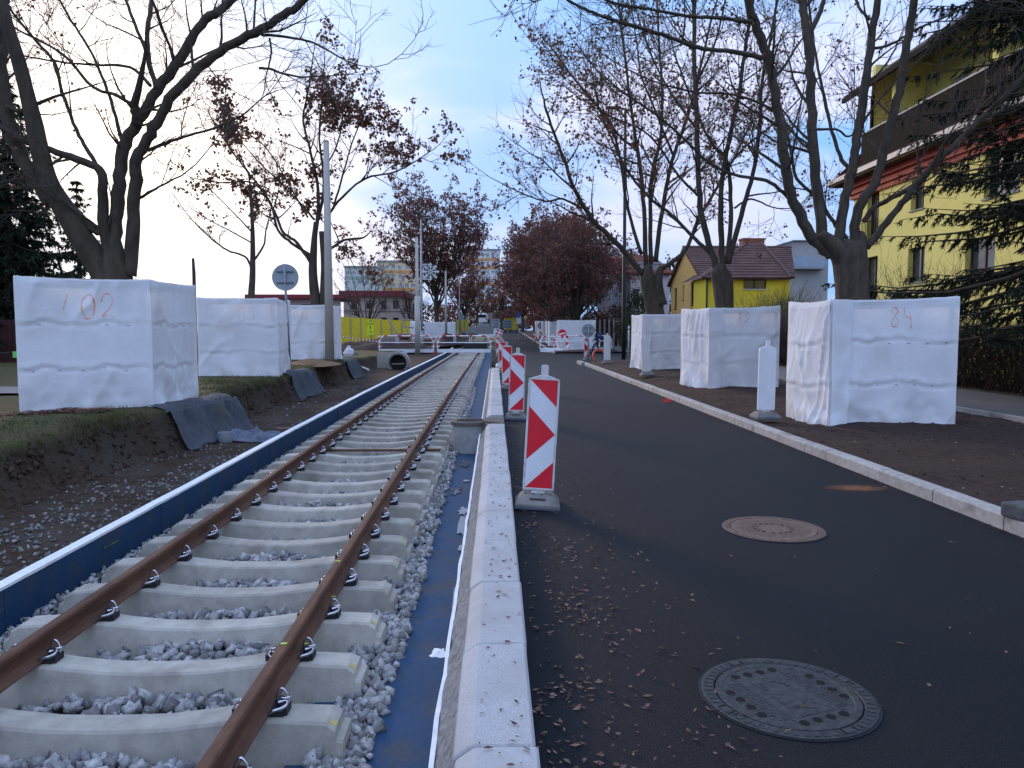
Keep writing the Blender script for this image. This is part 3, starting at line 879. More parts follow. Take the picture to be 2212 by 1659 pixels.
def tree_guard(label, corners, zt, zb_fn, seed, text=None, tpos=None, tsize=.28, faded=False, flap=False, group='white wrapped tree guards along the street', detail=0.05, text_face=0, wood_top=True):
    """corners: 4 plan points, front-left, front-right, back-right, back-left (seen from outside counter-clockwise from below)"""
    cs = [Vector((x, y, 0)) for x, y in corners]
    ctr = sum(cs, Vector()) / 4
    root = thing('tree_guard', label, 'tree guard', (ctr.x, ctr.y, zb_fn(ctr.x, ctr.y)), group)
    mb = MB(); frames = []
    for sd in range(4):
        a, b = cs[sd], cs[(sd + 1) % 4]
        d = b - a; L = d.length; d.normalize(); nrm = Vector((d.y, -d.x, 0))
        nu = max(4, int(L / detail)); nv = max(6, int((zt[sd] if 0 else 2.0) / detail))
        def surf(u, v, a=a, d=d, L=L, nrm=nrm, sd=sd, na=sd, nb=(sd + 1) % 4):
            p = a + d * u
            zbase = zb_fn(p.x, p.y) - 0.02 + 0.05 * nz(u * 3, sd * 7, seed, 1.3) + 0.02 * nz(u * 11, sd, seed)
            ztop = zt[na] + (zt[nb] - zt[na]) * u / L
            sag = (0.075 * math.sin(math.pi * u / L) * (0.35 + .9 * abs(nz(seed, sd * 3.3, 1))) + .012 * nz(u * 6, sd, seed)) * min(1, u / .1, (L - u) / .1)
            H = ztop - sag - zbase
            vv = v * H
            k = min(1, u / .12, (L - u) / .12); k = .25 + .75 * max(0, k)
            off = wrap_disp(u, vv, seed, sd, H) * k * (1 if v < .97 else .4)
            q = p + nrm * off
            return Vector((q.x, q.y, zbase + vv)), nrm
        frames.append((surf, L))
        base = len(mb.v)
        for j in range(nv + 1):
            for i in range(nu + 1):
                mb.v.append(tuple(surf(L * i / nu, j / nv)[0]))
        for j in range(nv):
            for i in range(nu):
                p_ = base + j * (nu + 1) + i
                mb.f.append((p_, p_ + 1, p_ + nu + 2, p_ + nu + 1))
        # folded-in hem over the top board
        hb = len(mb.v)
        for i in range(nu + 1):
            p, nr = surf(L * i / nu, 1.0); mb.v.append(tuple(p - nr * .05 + Vector((0, 0, .004))))
            mb.v.append(tuple(p - nr * .05 - Vector((0, 0, .09))))
        top = base + nv * (nu + 1)
        for i in range(nu):
            mb.f.append((top + i, top + i + 1, hb + 2 * i + 2, hb + 2 * i)); mb.f.append((hb + 2 * i, hb + 2 * i + 2, hb + 2 * i + 3, hb + 2 * i + 1))
    mb.build('fabric_wrap', M_FAB, root, smooth=True, fix=False)
    if flap:    # loose overlapping end of the cloth at the front corner
        surf, L = frames[0]
        fb = MB(); nu, nv = 5, 26
        for j in range(nv + 1):
            for i in range(nu + 1):
                v = j / nv; w = .33 + .06 * nz(v * 3, seed, 1) - .06 * (1 - v)
                p, nr = surf(.02 + w * i / nu, max(0, v))
                p = p + nr * (.018 + .03 * max(0, nz(i * .5, v * 5, seed + 4)) + .02 * (1 - v))
                if j == 0: p.z -= .05 * (1 - i / nu) + .02
                fb.v.append(tuple(p))
        for j in range(nv):
            for i in range(nu):
                p_ = j * (nu + 1) + i; fb.f.append((p_, p_ + 1, p_ + nu + 2, p_ + nu + 1))
        fb.build('loose_flap', M_FAB, root, smooth=True, fix=False)
    # timber posts and boards inside
    for i in range(4):
        c = cs[i] + (ctr - cs[i]).normalized() * .24
        MB().b2((c.x - .04, c.y - .04, zb_fn(c.x, c.y) - .1), (c.x + .04, c.y + .04, zt[i] - .03)).build('post', M_WOOD, root)
        a, b = cs[i] + (ctr - cs[i]).normalized() * .055, cs[(i + 1) % 4] + (ctr - cs[(i + 1) % 4]).normalized() * .055
        q = MB(); q.bar((a.x, a.y, zt[i] - .085), (b.x, b.y, zt[(i + 1) % 4] - .085), .025, .14); q.build('board', M_WOOD, root)
    # sprayed number
    if text:
        surf, L = frames[text_face]
        u0, v0 = tpos
        for ch in text:
            for stroke in STROKES.get(ch, []):
                pts = smooth_path(stroke); P = []
                wr = MB()
                for k_, (a, b) in enumerate(pts):
                    p, nr = surf(u0 + a * tsize * .62, min(.985, (v0 + b * tsize) / 2.0)); P.append(p + nr * .006)
                for k_, p in enumerate(P):
                    dd = (P[min(k_ + 1, len(P) - 1)] - P[max(k_ - 1, 0)]).normalized()
                    s_ = dd.cross(nr).normalized()
                    w_ = tsize * max(.010, .016 + .040 * nz(k_ * .23, seed * 1.7, ord(ch) * .37)) * (.7 if faded else 1)
                    wr.v += [tuple(p - s_ * w_), tuple(p + s_ * w_)]
                    if k_: wr.f.append((2 * k_ - 2, 2 * k_ - 1, 2 * k_ + 1, 2 * k_))
                wr.build('sprayed_digit', M_SPRAYF if faded else M_SPRAY, root, fix=False)
            u0 += tsize * .72
    # staples with painted crease shade along the board line of the front face
    for sd in ((0, 1) if detail < .045 else ()):
        surf, L = frames[sd]
        for hb in (.62, 1.30):
            u = .2 + .1 * (hb > 1)
            while u < L - .15:
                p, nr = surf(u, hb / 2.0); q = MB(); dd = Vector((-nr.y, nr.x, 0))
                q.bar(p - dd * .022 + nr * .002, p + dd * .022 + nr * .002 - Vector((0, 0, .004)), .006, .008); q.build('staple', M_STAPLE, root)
                u += .30 + .06 * nz(u, hb, seed)
    return root, ctr
GL = lambda x, y: ground_left(min(x, bank_edge(y) - .05), y)
guards = {}
guards['L1'] = tree_guard('white wrapped tree guard sprayed 102, nearest one on the lawn', [(-7.02, 11.3), (-5.34, 11.95), (-5.33, 13.7), (-7.0, 13.3)], [2.42, 2.41, 2.42, 2.42], GL, 3, '/02', (.58, 1.42), .36, detail=.034)
guards['L2'] = tree_guard('white wrapped tree guard with faint number, behind the round sign post', [(-7.6, 19.6), (-5.62, 19.8), (-5.72, 21.4), (-7.6, 21.4)], [2.46, 2.46, 2.46, 2.46], GL, 11, '/05', (.75, 1.45), .34, True)
guards['L3'] = tree_guard('white wrapped tree guard left of the tall concrete pole', [(-7.95, 27.8), (-6.02, 28.1), (-6.0, 29.8), (-7.95, 29.8)], [2.56, 2.57, 2.57, 2.57], GL, 17, '/0', (.7, 1.5), .32, True)
VZ = lambda x, y: verge_z(min(max(x, 4.5), 8.5), y)
guards['R1'] = tree_guard('white wrapped tree guard sprayed 84, nearest beside the yellow building', [(5.22, 11.75), (7.34, 11.9), (7.3, 13.3), (5.12, 13.2)], [2.10, 2.16, 2.10, 2.12], VZ, 23, '84', (.96, 1.58), .30, flap=True, detail=.034)
guards['R2'] = tree_guard('white wrapped tree guard sprayed 82, second along the bare verge', [(5.28, 18.7), (7.12, 18.9), (7.05, 20.5), (4.98, 20.3)], [2.18, 2.24, 2.18, 2.20], VZ, 29, '82', (.72, 1.62), .26, flap=True)
guards['R3'] = tree_guard('white wrapped tree guard behind the rearmost of the verge marker boards', [(5.25, 27.1), (7.1, 27.4), (7.0, 29.0), (5.15, 28.7)], [2.2, 2.25, 2.2, 2.2], VZ, 37, '80', (.95, 1.6), .26, True, flap=True)
# guards further down the street
FZ = lambda x, y: GZ(y) + .1
far_r = [((5.0, 61), 3.0, 2.5, 'broad white wrapped tree guard behind the red no entry sign'), ((4.7, 68), 1.7, 2.4, 'white wrapped tree guard just behind the broad one past the side street'),
         ((4.9, 76), 1.7, 2.4, 'white wrapped tree guard, third one past the side street'), ((4.95, 86), 1.8, 2.4, 'white wrapped tree guard, fourth one past the side street'),
         ((5.0, 97), 1.8, 2.4, 'white wrapped tree guard, fifth one past the side street'), ((5.2, 110), 2.0, 2.5, 'white wrapped tree guard farthest along the right kerb')]
for i, ((x, y), w, hgt, lb) in enumerate(far_r):
    x += FX(y)
    z = GZ(y) + hgt - .1
    guards['F%d' % i] = tree_guard(lb, [(x, y), (x + w, y + .1), (x + w, y + 1.8), (x, y + 1.8)], [z] * 4, FZ, 40 + i * 3, detail=.16, flap=False)
LZ = lambda x, y: ground_left(x, y)
far_l = [((-7.9, 85), 3.4, 'white wrapped tree guard with orange marks beyond the track barrier', '/05'), ((-6.9, 62), .8, 'narrow white wrapped guard behind the second concrete pole', None)]
for i, ((x, y), w, lb, tx) in enumerate(far_l):
    z = LZ(x, y) + 2.1
    guards['G%d' % i] = tree_guard(lb, [(x, y), (x + w, y + .1), (x + w, y + 1.8), (x, y + 1.8)], [z] * 4, LZ, 60 + i * 5, tx, (.9, 1.1), .5, True, detail=.16)

# ================================================================== red and white guide boards
M_BW = pm('board_white', (0.78, 0.79, 0.80), (0.70, 0.71, 0.72), 5, 0.45, c3=(0.62, 0.60, 0.58), s3=4, f3=(0.66, 0.9), spec=.4)
M_BR = pm('board_red', (0.74, 0.012, 0.028), (0.66, 0.012, 0.026), 5, 0.4, spec=.45)
M_FRM = pm('board_frame', (0.70, 0.69, 0.66), (0.52, 0.49, 0.45), 8, 0.55, c3=(0.30, 0.26, 0.22), s3=6, f3=(0.55, 0.7))
M_BASE = pm('recycled_rubber', (0.185, 0.175, 0.16), (0.13, 0.125, 0.12), 12, 0.9, 0.3, 70, c3=(0.26, 0.235, 0.20), s3=2.5, f3=(0.5, 0.7))
M_BASEB = pm('blue_grey_rubber', (0.07, 0.10, 0.16), (0.12, 0.13, 0.15), 9, 0.9)
PW, PH, PZ = .125, 1.0, .17     # half width, height, bottom of the panel
def guide_board(label, loc, rz=0.0, ry=0.0, plain=False, proto={}, group='red and white guide boards along the track side', rx=0.0):
    key = plain
    if key in proto:
        return dup(proto[key], loc, rz, label, group, rx, ry)
    root = thing('guide_board', label, 'guide board', (0, 0, 0), group)
    # frame body: rounded panel with shoulders
    sh = [(-.142, PZ - .03), (.142, PZ - .03), (.145, PZ + .02), (.145, PZ + PH - .03), (.13, PZ + PH + .01), (.03, PZ + PH + .045), (-.03, PZ + PH + .045), (-.13, PZ + PH + .01), (-.145, PZ + PH - .03), (-.145, PZ + .02)]
    mb = MB(); mb.prism(sh, -.008, .030); FM = M_BW if plain else M_FRM
    o = mb.build('frame', FM, root); bevel(o, .008)
    mb = MB()
    mb.prism([(-.034, PZ + PH + .03), (.034, PZ + PH + .03), (.034, PZ + PH + .125), (.022, PZ + PH + .137), (-.022, PZ + PH + .137), (-.034, PZ + PH + .125)], -.004, .026); bevel(mb.build('handle', FM, root), .004)
    # rim round the panel
    for a, b in (((-.143, -.0145, PZ), (-.128, -.006, PZ + PH)), ((.128, -.0145, PZ), (.143, -.006, PZ + PH)), ((-.143, -.0145, PZ - .016), (.143, -.006, PZ)), ((-.143, -.0145, PZ + PH), (.143, -.006, PZ + PH + .012))):
        MB().b2(a, b).build('rim', FM, root)
    wp = MB(); wp.b2((-PW, -.0115, PZ), (PW, -.006, PZ + PH)); wp.build('white_face', M_BW, root)
    if not plain:
        X0, X1 = -PW, PW
        def q(pts, mat=M_BR):
            m = MB(); m.prism([(x, PZ + z) for x, z in pts], -.0135, -.0116); m.build('red_field', mat, root)
        q([(X0, 1.0), (X1, 1.0), (X1, .755)])
        q([(X0, .755), (X1, .50), (X0, .26)])
        q([(X0, 0.0), (X1, 0.0), (X1, .245)])
    # foot: stepped rubber base
    bw, bd_ = .205, .40
    mb = MB()
    def ring(w, d, z): return [(-w, -d, z), (w, -d, z), (w, d, z), (-w, d, z)]
    mb.loft([ring(bw, bd_ / 2, 0), ring(bw, bd_ / 2, .045), ring(bw - .012, bd_ / 2 - .012, .055), ring(bw - .055, bd_ / 2 - .10, .115), ring(bw - .07, bd_ / 2 - .11, .12)])
    f = mb.build('foot', M_BASE, root); bevel(f, .006)
    MB().b2((-bw - .002, -bd_ / 2 - .002, .004), (bw + .002, bd_ / 2 + .002, .022)).build('foot_rim', M_BASEB, f)
    # slot in the sloping front of the foot
    sl = MB(); sl.add([(-.07, -bd_ / 2 + .045, .083), (.07, -bd_ / 2 + .045, .083), (.07, -bd_ / 2 + .065, .097), (-.07, -bd_ / 2 + .065, .097)], [(0, 1, 2, 3)]); sl.build('slot', M_DARKPL, f)
    for x in (-.115, -.04, .04, .115):
        MB().b2((x - .012, -.075, .119), (x + .012, -.062, .126)).build('lug', M_DARKPL, f)
    mb = MB(); mb.b2((-.06, -.02, .11), (.06, .03, PZ - .03)); mb.build('socket', M_FRM, root)
    proto[key] = root
    root.location = loc; root.rotation_euler = (rx, ry, rz)
    return root
guide_board('red and white guide board standing nearest on the asphalt beside the granite kerb', (.385, 6.93, 0), rz=-.06, ry=.055, rx=-.02)
guide_board('red and white guide board, second from the front along the granite kerb', (.375, 13.85, 0), rz=-.03, ry=.03)
guide_board('red and white guide board, third along the kerb and half hidden by the second', (.33, 21.0, 0), rz=.02, ry=-.01)
guide_board('weathered guide board, fourth along the kerb, only its edge showing', (.27, 28.6, 0), rz=-.03)
guide_board('guide board fifth along the kerb, small in the distance', (.29, 37, 0), rz=.02)
guide_board('tilted guide board with a small round panel above it near the barrier', (.20, 47.5, 0), rz=.0, ry=-.05)
GB2 = 'guide boards seen from their white backs on the verge'
guide_board('plain white back of a guide board nearest on the bare verge', (4.52, 12.55, .15), rz=math.pi, plain=True, group=GB2, ry=-.01)
guide_board('plain white back of a guide board tilted beside the third wrapped tree guard', (4.78, 23.8, .20), rz=math.pi + .05, plain=True, ry=.06, group=GB2)
guide_board('plain white back of a guide board by the kerb corner', (4.84, 32.8, .2), rz=math.pi, plain=True, group=GB2)
GB3 = 'guide boards round the side street'
guide_board('red and white guide board below the grey round sign at the kerb corner', (5.02, 41.5, 0), rz=.12, group=GB3, ry=-.03)
guide_board('red and white guide board right of the no entry sign', (5.6, 58.2, 0), rz=-.1, group=GB3, ry=-.12)
guide_board('red and white guide board left of the no entry sign', (4.75, 60.5, .1), rz=-.2, group=GB3)
guide_board('small far guide board standing by the second guard past the side street', (4.4, 74, .25), rz=.1, group=GB3)
guide_board('small far guide board, farther of the pair before the guards', (4.1, 80, .3), rz=.1, group=GB3)

# ================================================================== manhole covers
M_MH2 = pm('rusty_iron', (0.13, 0.080, 0.055), (0.23, 0.155, 0.115), 34, 0.7, .2, 80, metal=.3)
def manhole(label, c, R, mat, rot, holes=True, seed=0):
    root = thing('manhole_cover', label, 'manhole cover', (c.x, c.y, 0), 'manhole covers in the asphalt')
    mb = MB(); n = 56
    mb.lathe([(R, .0), (R, .012), (R - .012, .016), (R - .055, .016), (R - .058, .004)], (c.x, c.y, 0), n); mb.build('frame_ring', mat, root)
    for k in range(56):
        a = 2 * math.pi * (k + .5) / 56 + rot
        M = Matrix.Rotation(a, 4, 'Z'); p = M @ Vector((R - .032, 0, 0))
        q = MB(); q.box((c.x + p.x, c.y + p.y, .0175), (.034, .022 if k % 14 else .07, .006), M=M); q.build('frame_rib', mat, root)
    lid = MB(); rl = R - .064
    lid.lathe([(rl, .002), (rl, .013), (rl - .006, .0145), (rl - .03, .0145), (rl - .032, .011), (0.001, .011)], (c.x, c.y, 0), n)
    L = lid.build('lid', mat, root)
    # raised square studs, denser in two bands
    st = MB(); stp = .026
    for i in range(-14, 15):
        for j in range(-14, 15):
            u, v = i * stp, j * stp * .8
            if math.hypot(u, v) > rl - .05: continue
            if holes and abs(u) < .115: continue
            if holes and abs(math.hypot(u, v) - (rl - .075)) < .012 and (i + j) % 2: continue
            if not holes and math.hypot(u, v) < .1: continue
            x, y = c.x + u * math.cos(rot) - v * math.sin(rot), c.y + u * math.sin(rot) + v * math.cos(rot)
            st.box((x, y, .0115), (.018, .012, .004), rot)
    tag(st.build('studs', mat, L), kind='stuff')
    for side in range(4):
        for t in (-.105, -.035, .035, .105):
            if holes:
                u, v = (rl - .085, t) if side % 2 == 0 else (t, rl - .085)
                if side >= 2: u, v = -u, -v
            else:
                a = side * math.pi / 2 + t * 5; u, v = (rl * .45) * math.cos(a), (rl * .45) * math.sin(a)
            x, y = c.x + u * math.cos(rot) - v * math.sin(rot), c.y + u * math.sin(rot) + v * math.cos(rot)
            q = MB(); q.disc((x, y, .0125), .021 if holes else .014, 14, t=.003); q.build('vent_hole', pm('hole_black', (.004, .004, .004), rough=.9), L)
    if holes:   # cast plate and chevron in the middle
        q = MB(); q.box((c.x, c.y, .0125), (.15, .36, .003), rot); q.build('cast_plate', mat, L)
        q = MB()
        for a in range(0, 10):
            b0 = rot + a * .35
            q.box((c.x + .06 * math.cos(b0) - .07 * math.sin(rot), c.y + .06 * math.sin(b0) + .07 * math.cos(rot), .0155), (.02, .012, .004), b0)
        q.box((c.x + .09 * math.sin(rot), c.y - .09 * math.cos(rot), .0155), (.11, .012, .004), rot + .5); q.box((c.x + .09 * math.sin(rot), c.y - .09 * math.cos(rot) - .03, .0155), (.11, .012, .004), rot - .5)
        q.build('cast_emblem', mat, L)
    root.scale = (1, 1, .55)
    rim = MB(); rim.lathe([(R + .012, .006), (R + .0005, .006), (R + .0005, .001)], (c.x, c.y, 0), n); rim.build('sealing_joint', pm('bitumen', (.012, .012, .013), rough=.5), root)
c1 = on(1700, 1503, 0); c2 = on(1670, 1143, 0)
manhole('dark cast iron manhole cover with vent holes, nearest the camera', c1, .372, M_IRON, .35)
manhole('worn brownish manhole cover, farther one in the lane', c2, .40, M_MH2, .2, holes=False)

# ================================================================== gully shaft breaking through the granite kerb
root = thing('gully_shaft', 'grey concrete gully shaft with rusty rim cutting into the granite kerb', 'gully', (-.42, 12.75, -.5))
mb = MB(); n = 22
mb.lathe([(.30, -.48), (.30, .035), (.25, .035), (.25, -.40), (.0, -.40)], (-.43, 12.85, 0), n); mb.build('shaft', M_CONC, root, smooth=False)
mb = MB(); mb.lathe([(.325, .035), (.33, .085), (.30, .10), (.24, .10), (.23, .036)], (-.43, 12.85, 0), n); mb.build('iron_rim', pm('rim_rust', (.10, .075, .06), (.16, .13, .11), 18, .8, .3), root)
mb = MB(); mb.prism([(-.22, 12.62), (.14, 12.28), (.15, 13.02), (-.16, 13.1)], -.1, .118, axis='Z'); mb.build('lid_slab', pm('rim_rust', (.1, .1, .1)), root)
mb = MB(); mb.prism([(-.15, 12.45), (.02, 12.25), (.14, 12.2), (.14, 12.27), (-.15, 12.62)], -.1, .08, axis='Z'); mb.build('mortar', M_CONC, root)

# ================================================================== bare scraps on the trough floor and soil
def scrap(name, label, cat, c, mat, r=.08, h=.02, seed=0, n=14):
    rnd = random.Random(seed); mb = MB()
    for ring_, zz in ((1.0, 0), (.75, h * .7), (.35, h)):
        for k in range(n):
            a = 2 * math.pi * k / n; q = ring_ * r * (1 + rnd.uniform(-.35, .35))
            mb.v.append((c[0] + q * math.cos(a), c[1] + q * math.sin(a), c[2] + zz * rnd.uniform(.6, 1.4)))
    mb.v.append((c[0], c[1], c[2] + h))
    for j in range(2):
        for k in range(n):
            mb.f.append((j * n + k, j * n + (k + 1) % n, (j + 1) * n + (k + 1) % n, (j + 1) * n + k))
    for k in range(n): mb.f.append((2 * n + k, 2 * n + (k + 1) % n, 3 * n))
    mb.f.append(tuple(reversed(range(n))))
    return tag(mb.build(name, mat), label, cat)
c = on(962, 1405, ZR(4) - .1)
scrap('foam_scrap', 'torn white foam scrap against the foam strip near the kerb', 'scrap', (c.x - .04, c.y, ZR(3.9) - .12), M_WHITE, .05, .02, 4)
c = on(1015, 972, ZR(10) - .36); scrap('paper_scrap', 'tiny white scrap on the blue floor below the gully shaft', 'scrap', (c.x, c.y, ZR(10) - .36), M_WHITE, .03, .015, 5)
c = on(1444, 868, 0); scrap('red_rag', 'small red rag on the asphalt against the verge kerb', 'rag', (c.x - .03, c.y, .002), pm('red_rag', (.5, .04, .05), (.4, .03, .04), 9, .8), .11, .06, 6)
# orange hose loop by the kerb corner
mb = MB(); c = Vector((4.62, 33.6, .17))
mb.tube([c + Vector((.28 * math.cos(a), .1 * math.sin(a) + .02 * a, .30 + .30 * math.sin(a))) for a in np.linspace(-.6, 4.0, 18)], .05, 9)
tag(mb.build('hose_loop', pm('orange_hose', (.62, .10, .05), (.5, .07, .04), 8, .5), smooth=True), 'orange red corrugated hose loop sticking out of the soil by the kerb corner', 'hose')
# dark stone block on the verge kerb at the frame edge
c = on(2200, 1118, .13); b = MB(); b.box((c.x + .05, c.y, .18), (.22, .26, .12), .2); tag(bevel(b.build('stone_block', pm('dark_stone', (.07, .07, .07), (.11, .11, .11), 12, .9)), .02), 'dark stone block lying on the verge kerb at the frame edge', 'stone')

# ================================================================== drapes over the bank
M_GEO = pm('dark_geotextile', (0.065, 0.072, 0.082), (0.095, 0.102, 0.115), 14, 0.92, 0.3, 90, c3=(0.085, 0.092, 0.055), s3=2.2, f3=(0.60, 0.75), stretch=(1, 1, .25))
def drape(label, y0, y1, back, seed, flare=.15):
    mb = MB(); nu, nv = 44, 34
    for j in range(nv + 1):
        s_ = j / nv                                   # 0 at the guard, 1 at the foot
        for i in range(nu + 1):
            t = i / nu
            yy = y0 + (y1 - y0) * t + flare * (s_ - .3) * (t - .5)
            e = bank_edge(yy); top = ground_left(e - .02, yy); ft = ground_left(e + .5, yy) + .02 + .06 * max(0, nz(t * 5, seed, 2))
            if s_ < .3:
                x = e - back + (back + .03) * s_ / .3; z = ground_left(x, yy) + .025 + .025 * abs(nz(t * 6, s_ * 8, seed + 3))
            else:
                q_ = (s_ - .3) / .7; fz = 1 - q_
                x = e + .32 * (1 - fz ** .625) + .07 + (.055 * math.sin(t * 21 + seed + 1.5 * nz(t * 4, q_, seed)) + .04 * nz(t * 9, q_ * 1.5, seed)) * min(1, q_ * 2.5)
                z = ft + (top + .03 - ft) * fz
            mb.v.append((x, yy, z))
    for j in range(nv):
        for i in range(nu):
            p_ = j * (nu + 1) + i; mb.f.append((p_, p_ + 1, p_ + nu + 2, p_ + nu + 1))
    o = mb.build('geotextile_drape', M_GEO, smooth=True, fix=False)
    m = o.modifiers.new('thick', 'SOLIDIFY'); m.thickness = .006
    tag(o, label, 'geotextile', 'dark geotextile drapes on the bank')
drape('dark grey geotextile hanging down the bank below the guard sprayed 102', 11.75, 14.15, .3, 1)
drape('dark grey geotextile hanging down the bank beside the round sign post', 20.3, 22.4, .25, 5)
drape('dark grey geotextile hanging down the bank below the tall concrete pole', 28.6, 31.0, .3, 9, .5)
# crumpled tarp and plastic bucket ring at the foot of the bank
c = on(545, 948, -.24)
mb = MB(); nu, nv = 26, 16
for j in range(nv + 1):
    for i in range(nu + 1):
        u, v = (i / nu - .5) * 1.15, (j / nv - .5) * .8
        x, y = c.x + u + .1 * nz(u * 3, v * 3, 8), c.y + v + .12 * nz(u * 3, v * 3, 18)
        rim = max(0, 1 - max(abs(u) / .57, abs(v) / .4))
        z = ground_left(x, y) + .02 + (.20 * abs(nz(u * 3.2, v * 3.2, 2)) + .10 * abs(nz(u * 8, v * 8, 4))) * min(1, rim * 3)
        mb.v.append((x, y, z))
for j in range(nv):
    for i in range(nu):
        p_ = j * (nu + 1) + i; mb.f.append((p_, p_ + 1, p_ + nu + 2, p_ + nu + 1))
tag(mb.build('crumpled_tarp', pm('tarp', (.10, .115, .15), (.17, .19, .23), 5, .7), smooth=False, fix=False), 'crumpled blue grey tarp lying on the gravel at the bank foot', 'tarp')
c = on(487, 955, -.24)
mb = MB(); mb.lathe([(.115, -.02), (.125, .15), (.118, .155), (.105, .15), (.10, .02), (.0, .02)], (c.x, c.y, ground_left(c.x, c.y)), 20)
tag(mb.build('bucket', pm('grey_plastic', (.22, .24, .25), (.17, .19, .20), 8, .6), smooth=True), 'small grey plastic bucket beside the crumpled tarp', 'bucket')
c = on(640, 932, -.24); b = MB(); b.box((c.x - .15, c.y, ground_left(c.x, c.y) + .03), (.4, .28, .09), .3, ); tag(b.build('brick_slab', pm('brown_slab', (.16, .09, .06), (.11, .065, .05), 9, .9)), 'brown broken slab lying beside the blue trough wall', 'slab')
b = MB(); p0 = on(195, 892, .42); b.bar((p0.x - .25, p0.y - .1, ground_left(p0.x, p0.y) + .03), (p0.x + .3, p0.y + .05, ground_left(p0.x, p0.y) + .04), .03, .02); tag(b.build('timber_scrap', pm('pale_wood', (.42, .34, .24), (.33, .26, .18), 9, .8)), 'thin pale wood scrap on the grass before the guard sprayed 102', 'wood')
# sand heap on the bank
c = at(678, 790, 25.6); mb = MB(); n = 22
for j in range(9):
    for k in range(n):
        rr = j / 8; a = 2 * math.pi * k / n
        x, y = c.x + rr * .9 * math.cos(a), c.y + rr * 1.5 * math.sin(a)
        z = ground_left(min(x, bank_edge(y) - .03), y) - .03 + .13 * (1 - rr * rr) ** 1.2 + .13 * nz(x * 3, y * 3, 2) * (1 - rr)
        mb.v.append((x, y, z))
for j in range(8):
    for k in range(n): mb.f.append((j * n + k, j * n + (k + 1) % n, (j + 1) * n + (k + 1) % n, (j + 1) * n + k))
tag(mb.build('sand_heap', pm('sand', (.26, .15, .075), (.17, .10, .055), 9, .95, .6, 30), smooth=True, fix=False), 'low heap of orange brown sand before the third guard on the lawn', 'sand heap')

# ================================================================== sign posts, poles and lamps
M_GALV = pm('galvanised_steel', (0.30, 0.33, 0.35), (0.24, 0.27, 0.29), 9, 0.5, metal=.4)
M_SIGNB = pm('sign_back', (0.36, 0.42, 0.44), (0.31, 0.37, 0.39), 4, 0.5, metal=.25)
M_POLE = pm('pole_concrete', (0.50, 0.47, 0.41), (0.42, 0.40, 0.35), 3, 0.85, .1, 50, stretch=(1, 1, .2))
M_DPOLE = pm('dark_paint', (0.018, 0.018, 0.017), (0.028, 0.027, 0.025), 9, 0.55)
def round_sign(label, base, top, ctr_z, R, mat_face=M_SIGNB, back=True, group='round road signs', pole_r=.032, front=None):
    base, top = Vector(base), Vector(top)
    root = thing('road_sign', label, 'road sign', base, group)
    mb = MB(); mb.tube([base - Vector((0, 0, .15)), top], pole_r, 12); mb.build('post', M_GALV, root, smooth=True)
    t = (ctr_z - base.z) / (top.z - base.z); c = base.lerp(top, t)
    yy = c.y + pole_r + .012 if back else c.y - pole_r - .012
    mb = MB(); mb.disc((c.x, yy, c.z), R, 40, 'Y', .006); d = mb.build('disc', mat_face, root)
    mb = MB(); mb.tube([(c.x + R * math.cos(a), yy, c.z + R * math.sin(a)) for a in np.linspace(0, 2 * math.pi, 41)], .007, 6, False); mb.build('rim', M_GALV, d)
    for dz in (-R * .42, R * .42):
        mb = MB(); mb.b2((c.x - R * .65, (c.y + .0 if back else c.y - .02), c.z + dz - .012), (c.x + R * .65, (yy - .003 if back else c.y + .0), c.z + dz + .012)); mb.build('bracket', pm('bracket', (.10, .11, .12), rough=.5, metal=.5), root)
    if front: front(root, d, c, yy)
    return root
b0 = at(628, 803, 21.3); t0 = at(613.5, 570, 20.6)
round_sign('grey back of a round road sign on a leaning post beside the second guard', (b0.x, b0.y, b0.z), t0, at(614, 599, 20.7).z, .35)
b0 = Vector((5.05, 41.3, 0)); round_sign('grey back of a round road sign above the guide board at the kerb corner', b0, (5.07, 41.3, 2.05), 1.62, .35)
def no_entry(root, d, c, yy):
    q = MB(); q.disc((c.x, yy - .004, c.z), .325, 36, 'Y', .004); q.build('red_field', pm('sign_red', (.62, .02, .03), rough=.4), d)
    q = MB(); M = Matrix.Rotation(-.22, 4, 'Y'); q.box((c.x, yy - .008, c.z), (.50, .004, .115), M=M); q.build('white_bar', M_BW, d)
round_sign('red no entry sign with tilted white bar before the footbridge', (5.2, 59.5, 0), (5.25, 59.5, 1.75), 1.38, .36, M_BW, False, front=no_entry)
def small_round(root, d, c, yy):
    for k in range(4):
        a = k * math.pi / 2 + .4
        q = MB(); q.box((c.x + .14 * math.cos(a), yy - .006, c.z + .14 * math.sin(a)), (.12, .004, .12), M=Matrix.Rotation(-a, 4, 'Y')); q.build('red_field', M_BR, d)
round_sign('small round red and white marker on a stick above the tilted guide board', (.24, 47.7, 0), (.24, 47.7, 1.75), 1.5, .22, M_BW, False, front=small_round, pole_r=.02)
round_sign('small round sign back on a thin post far down the left side', (-4.0, 90, .8), (-4.0, 90, 3.9), 3.2, .35)
round_sign('small grey round sign before the far guards', (5.3, 88, .3), (5.3, 88, 2.7), 2.2, .4)
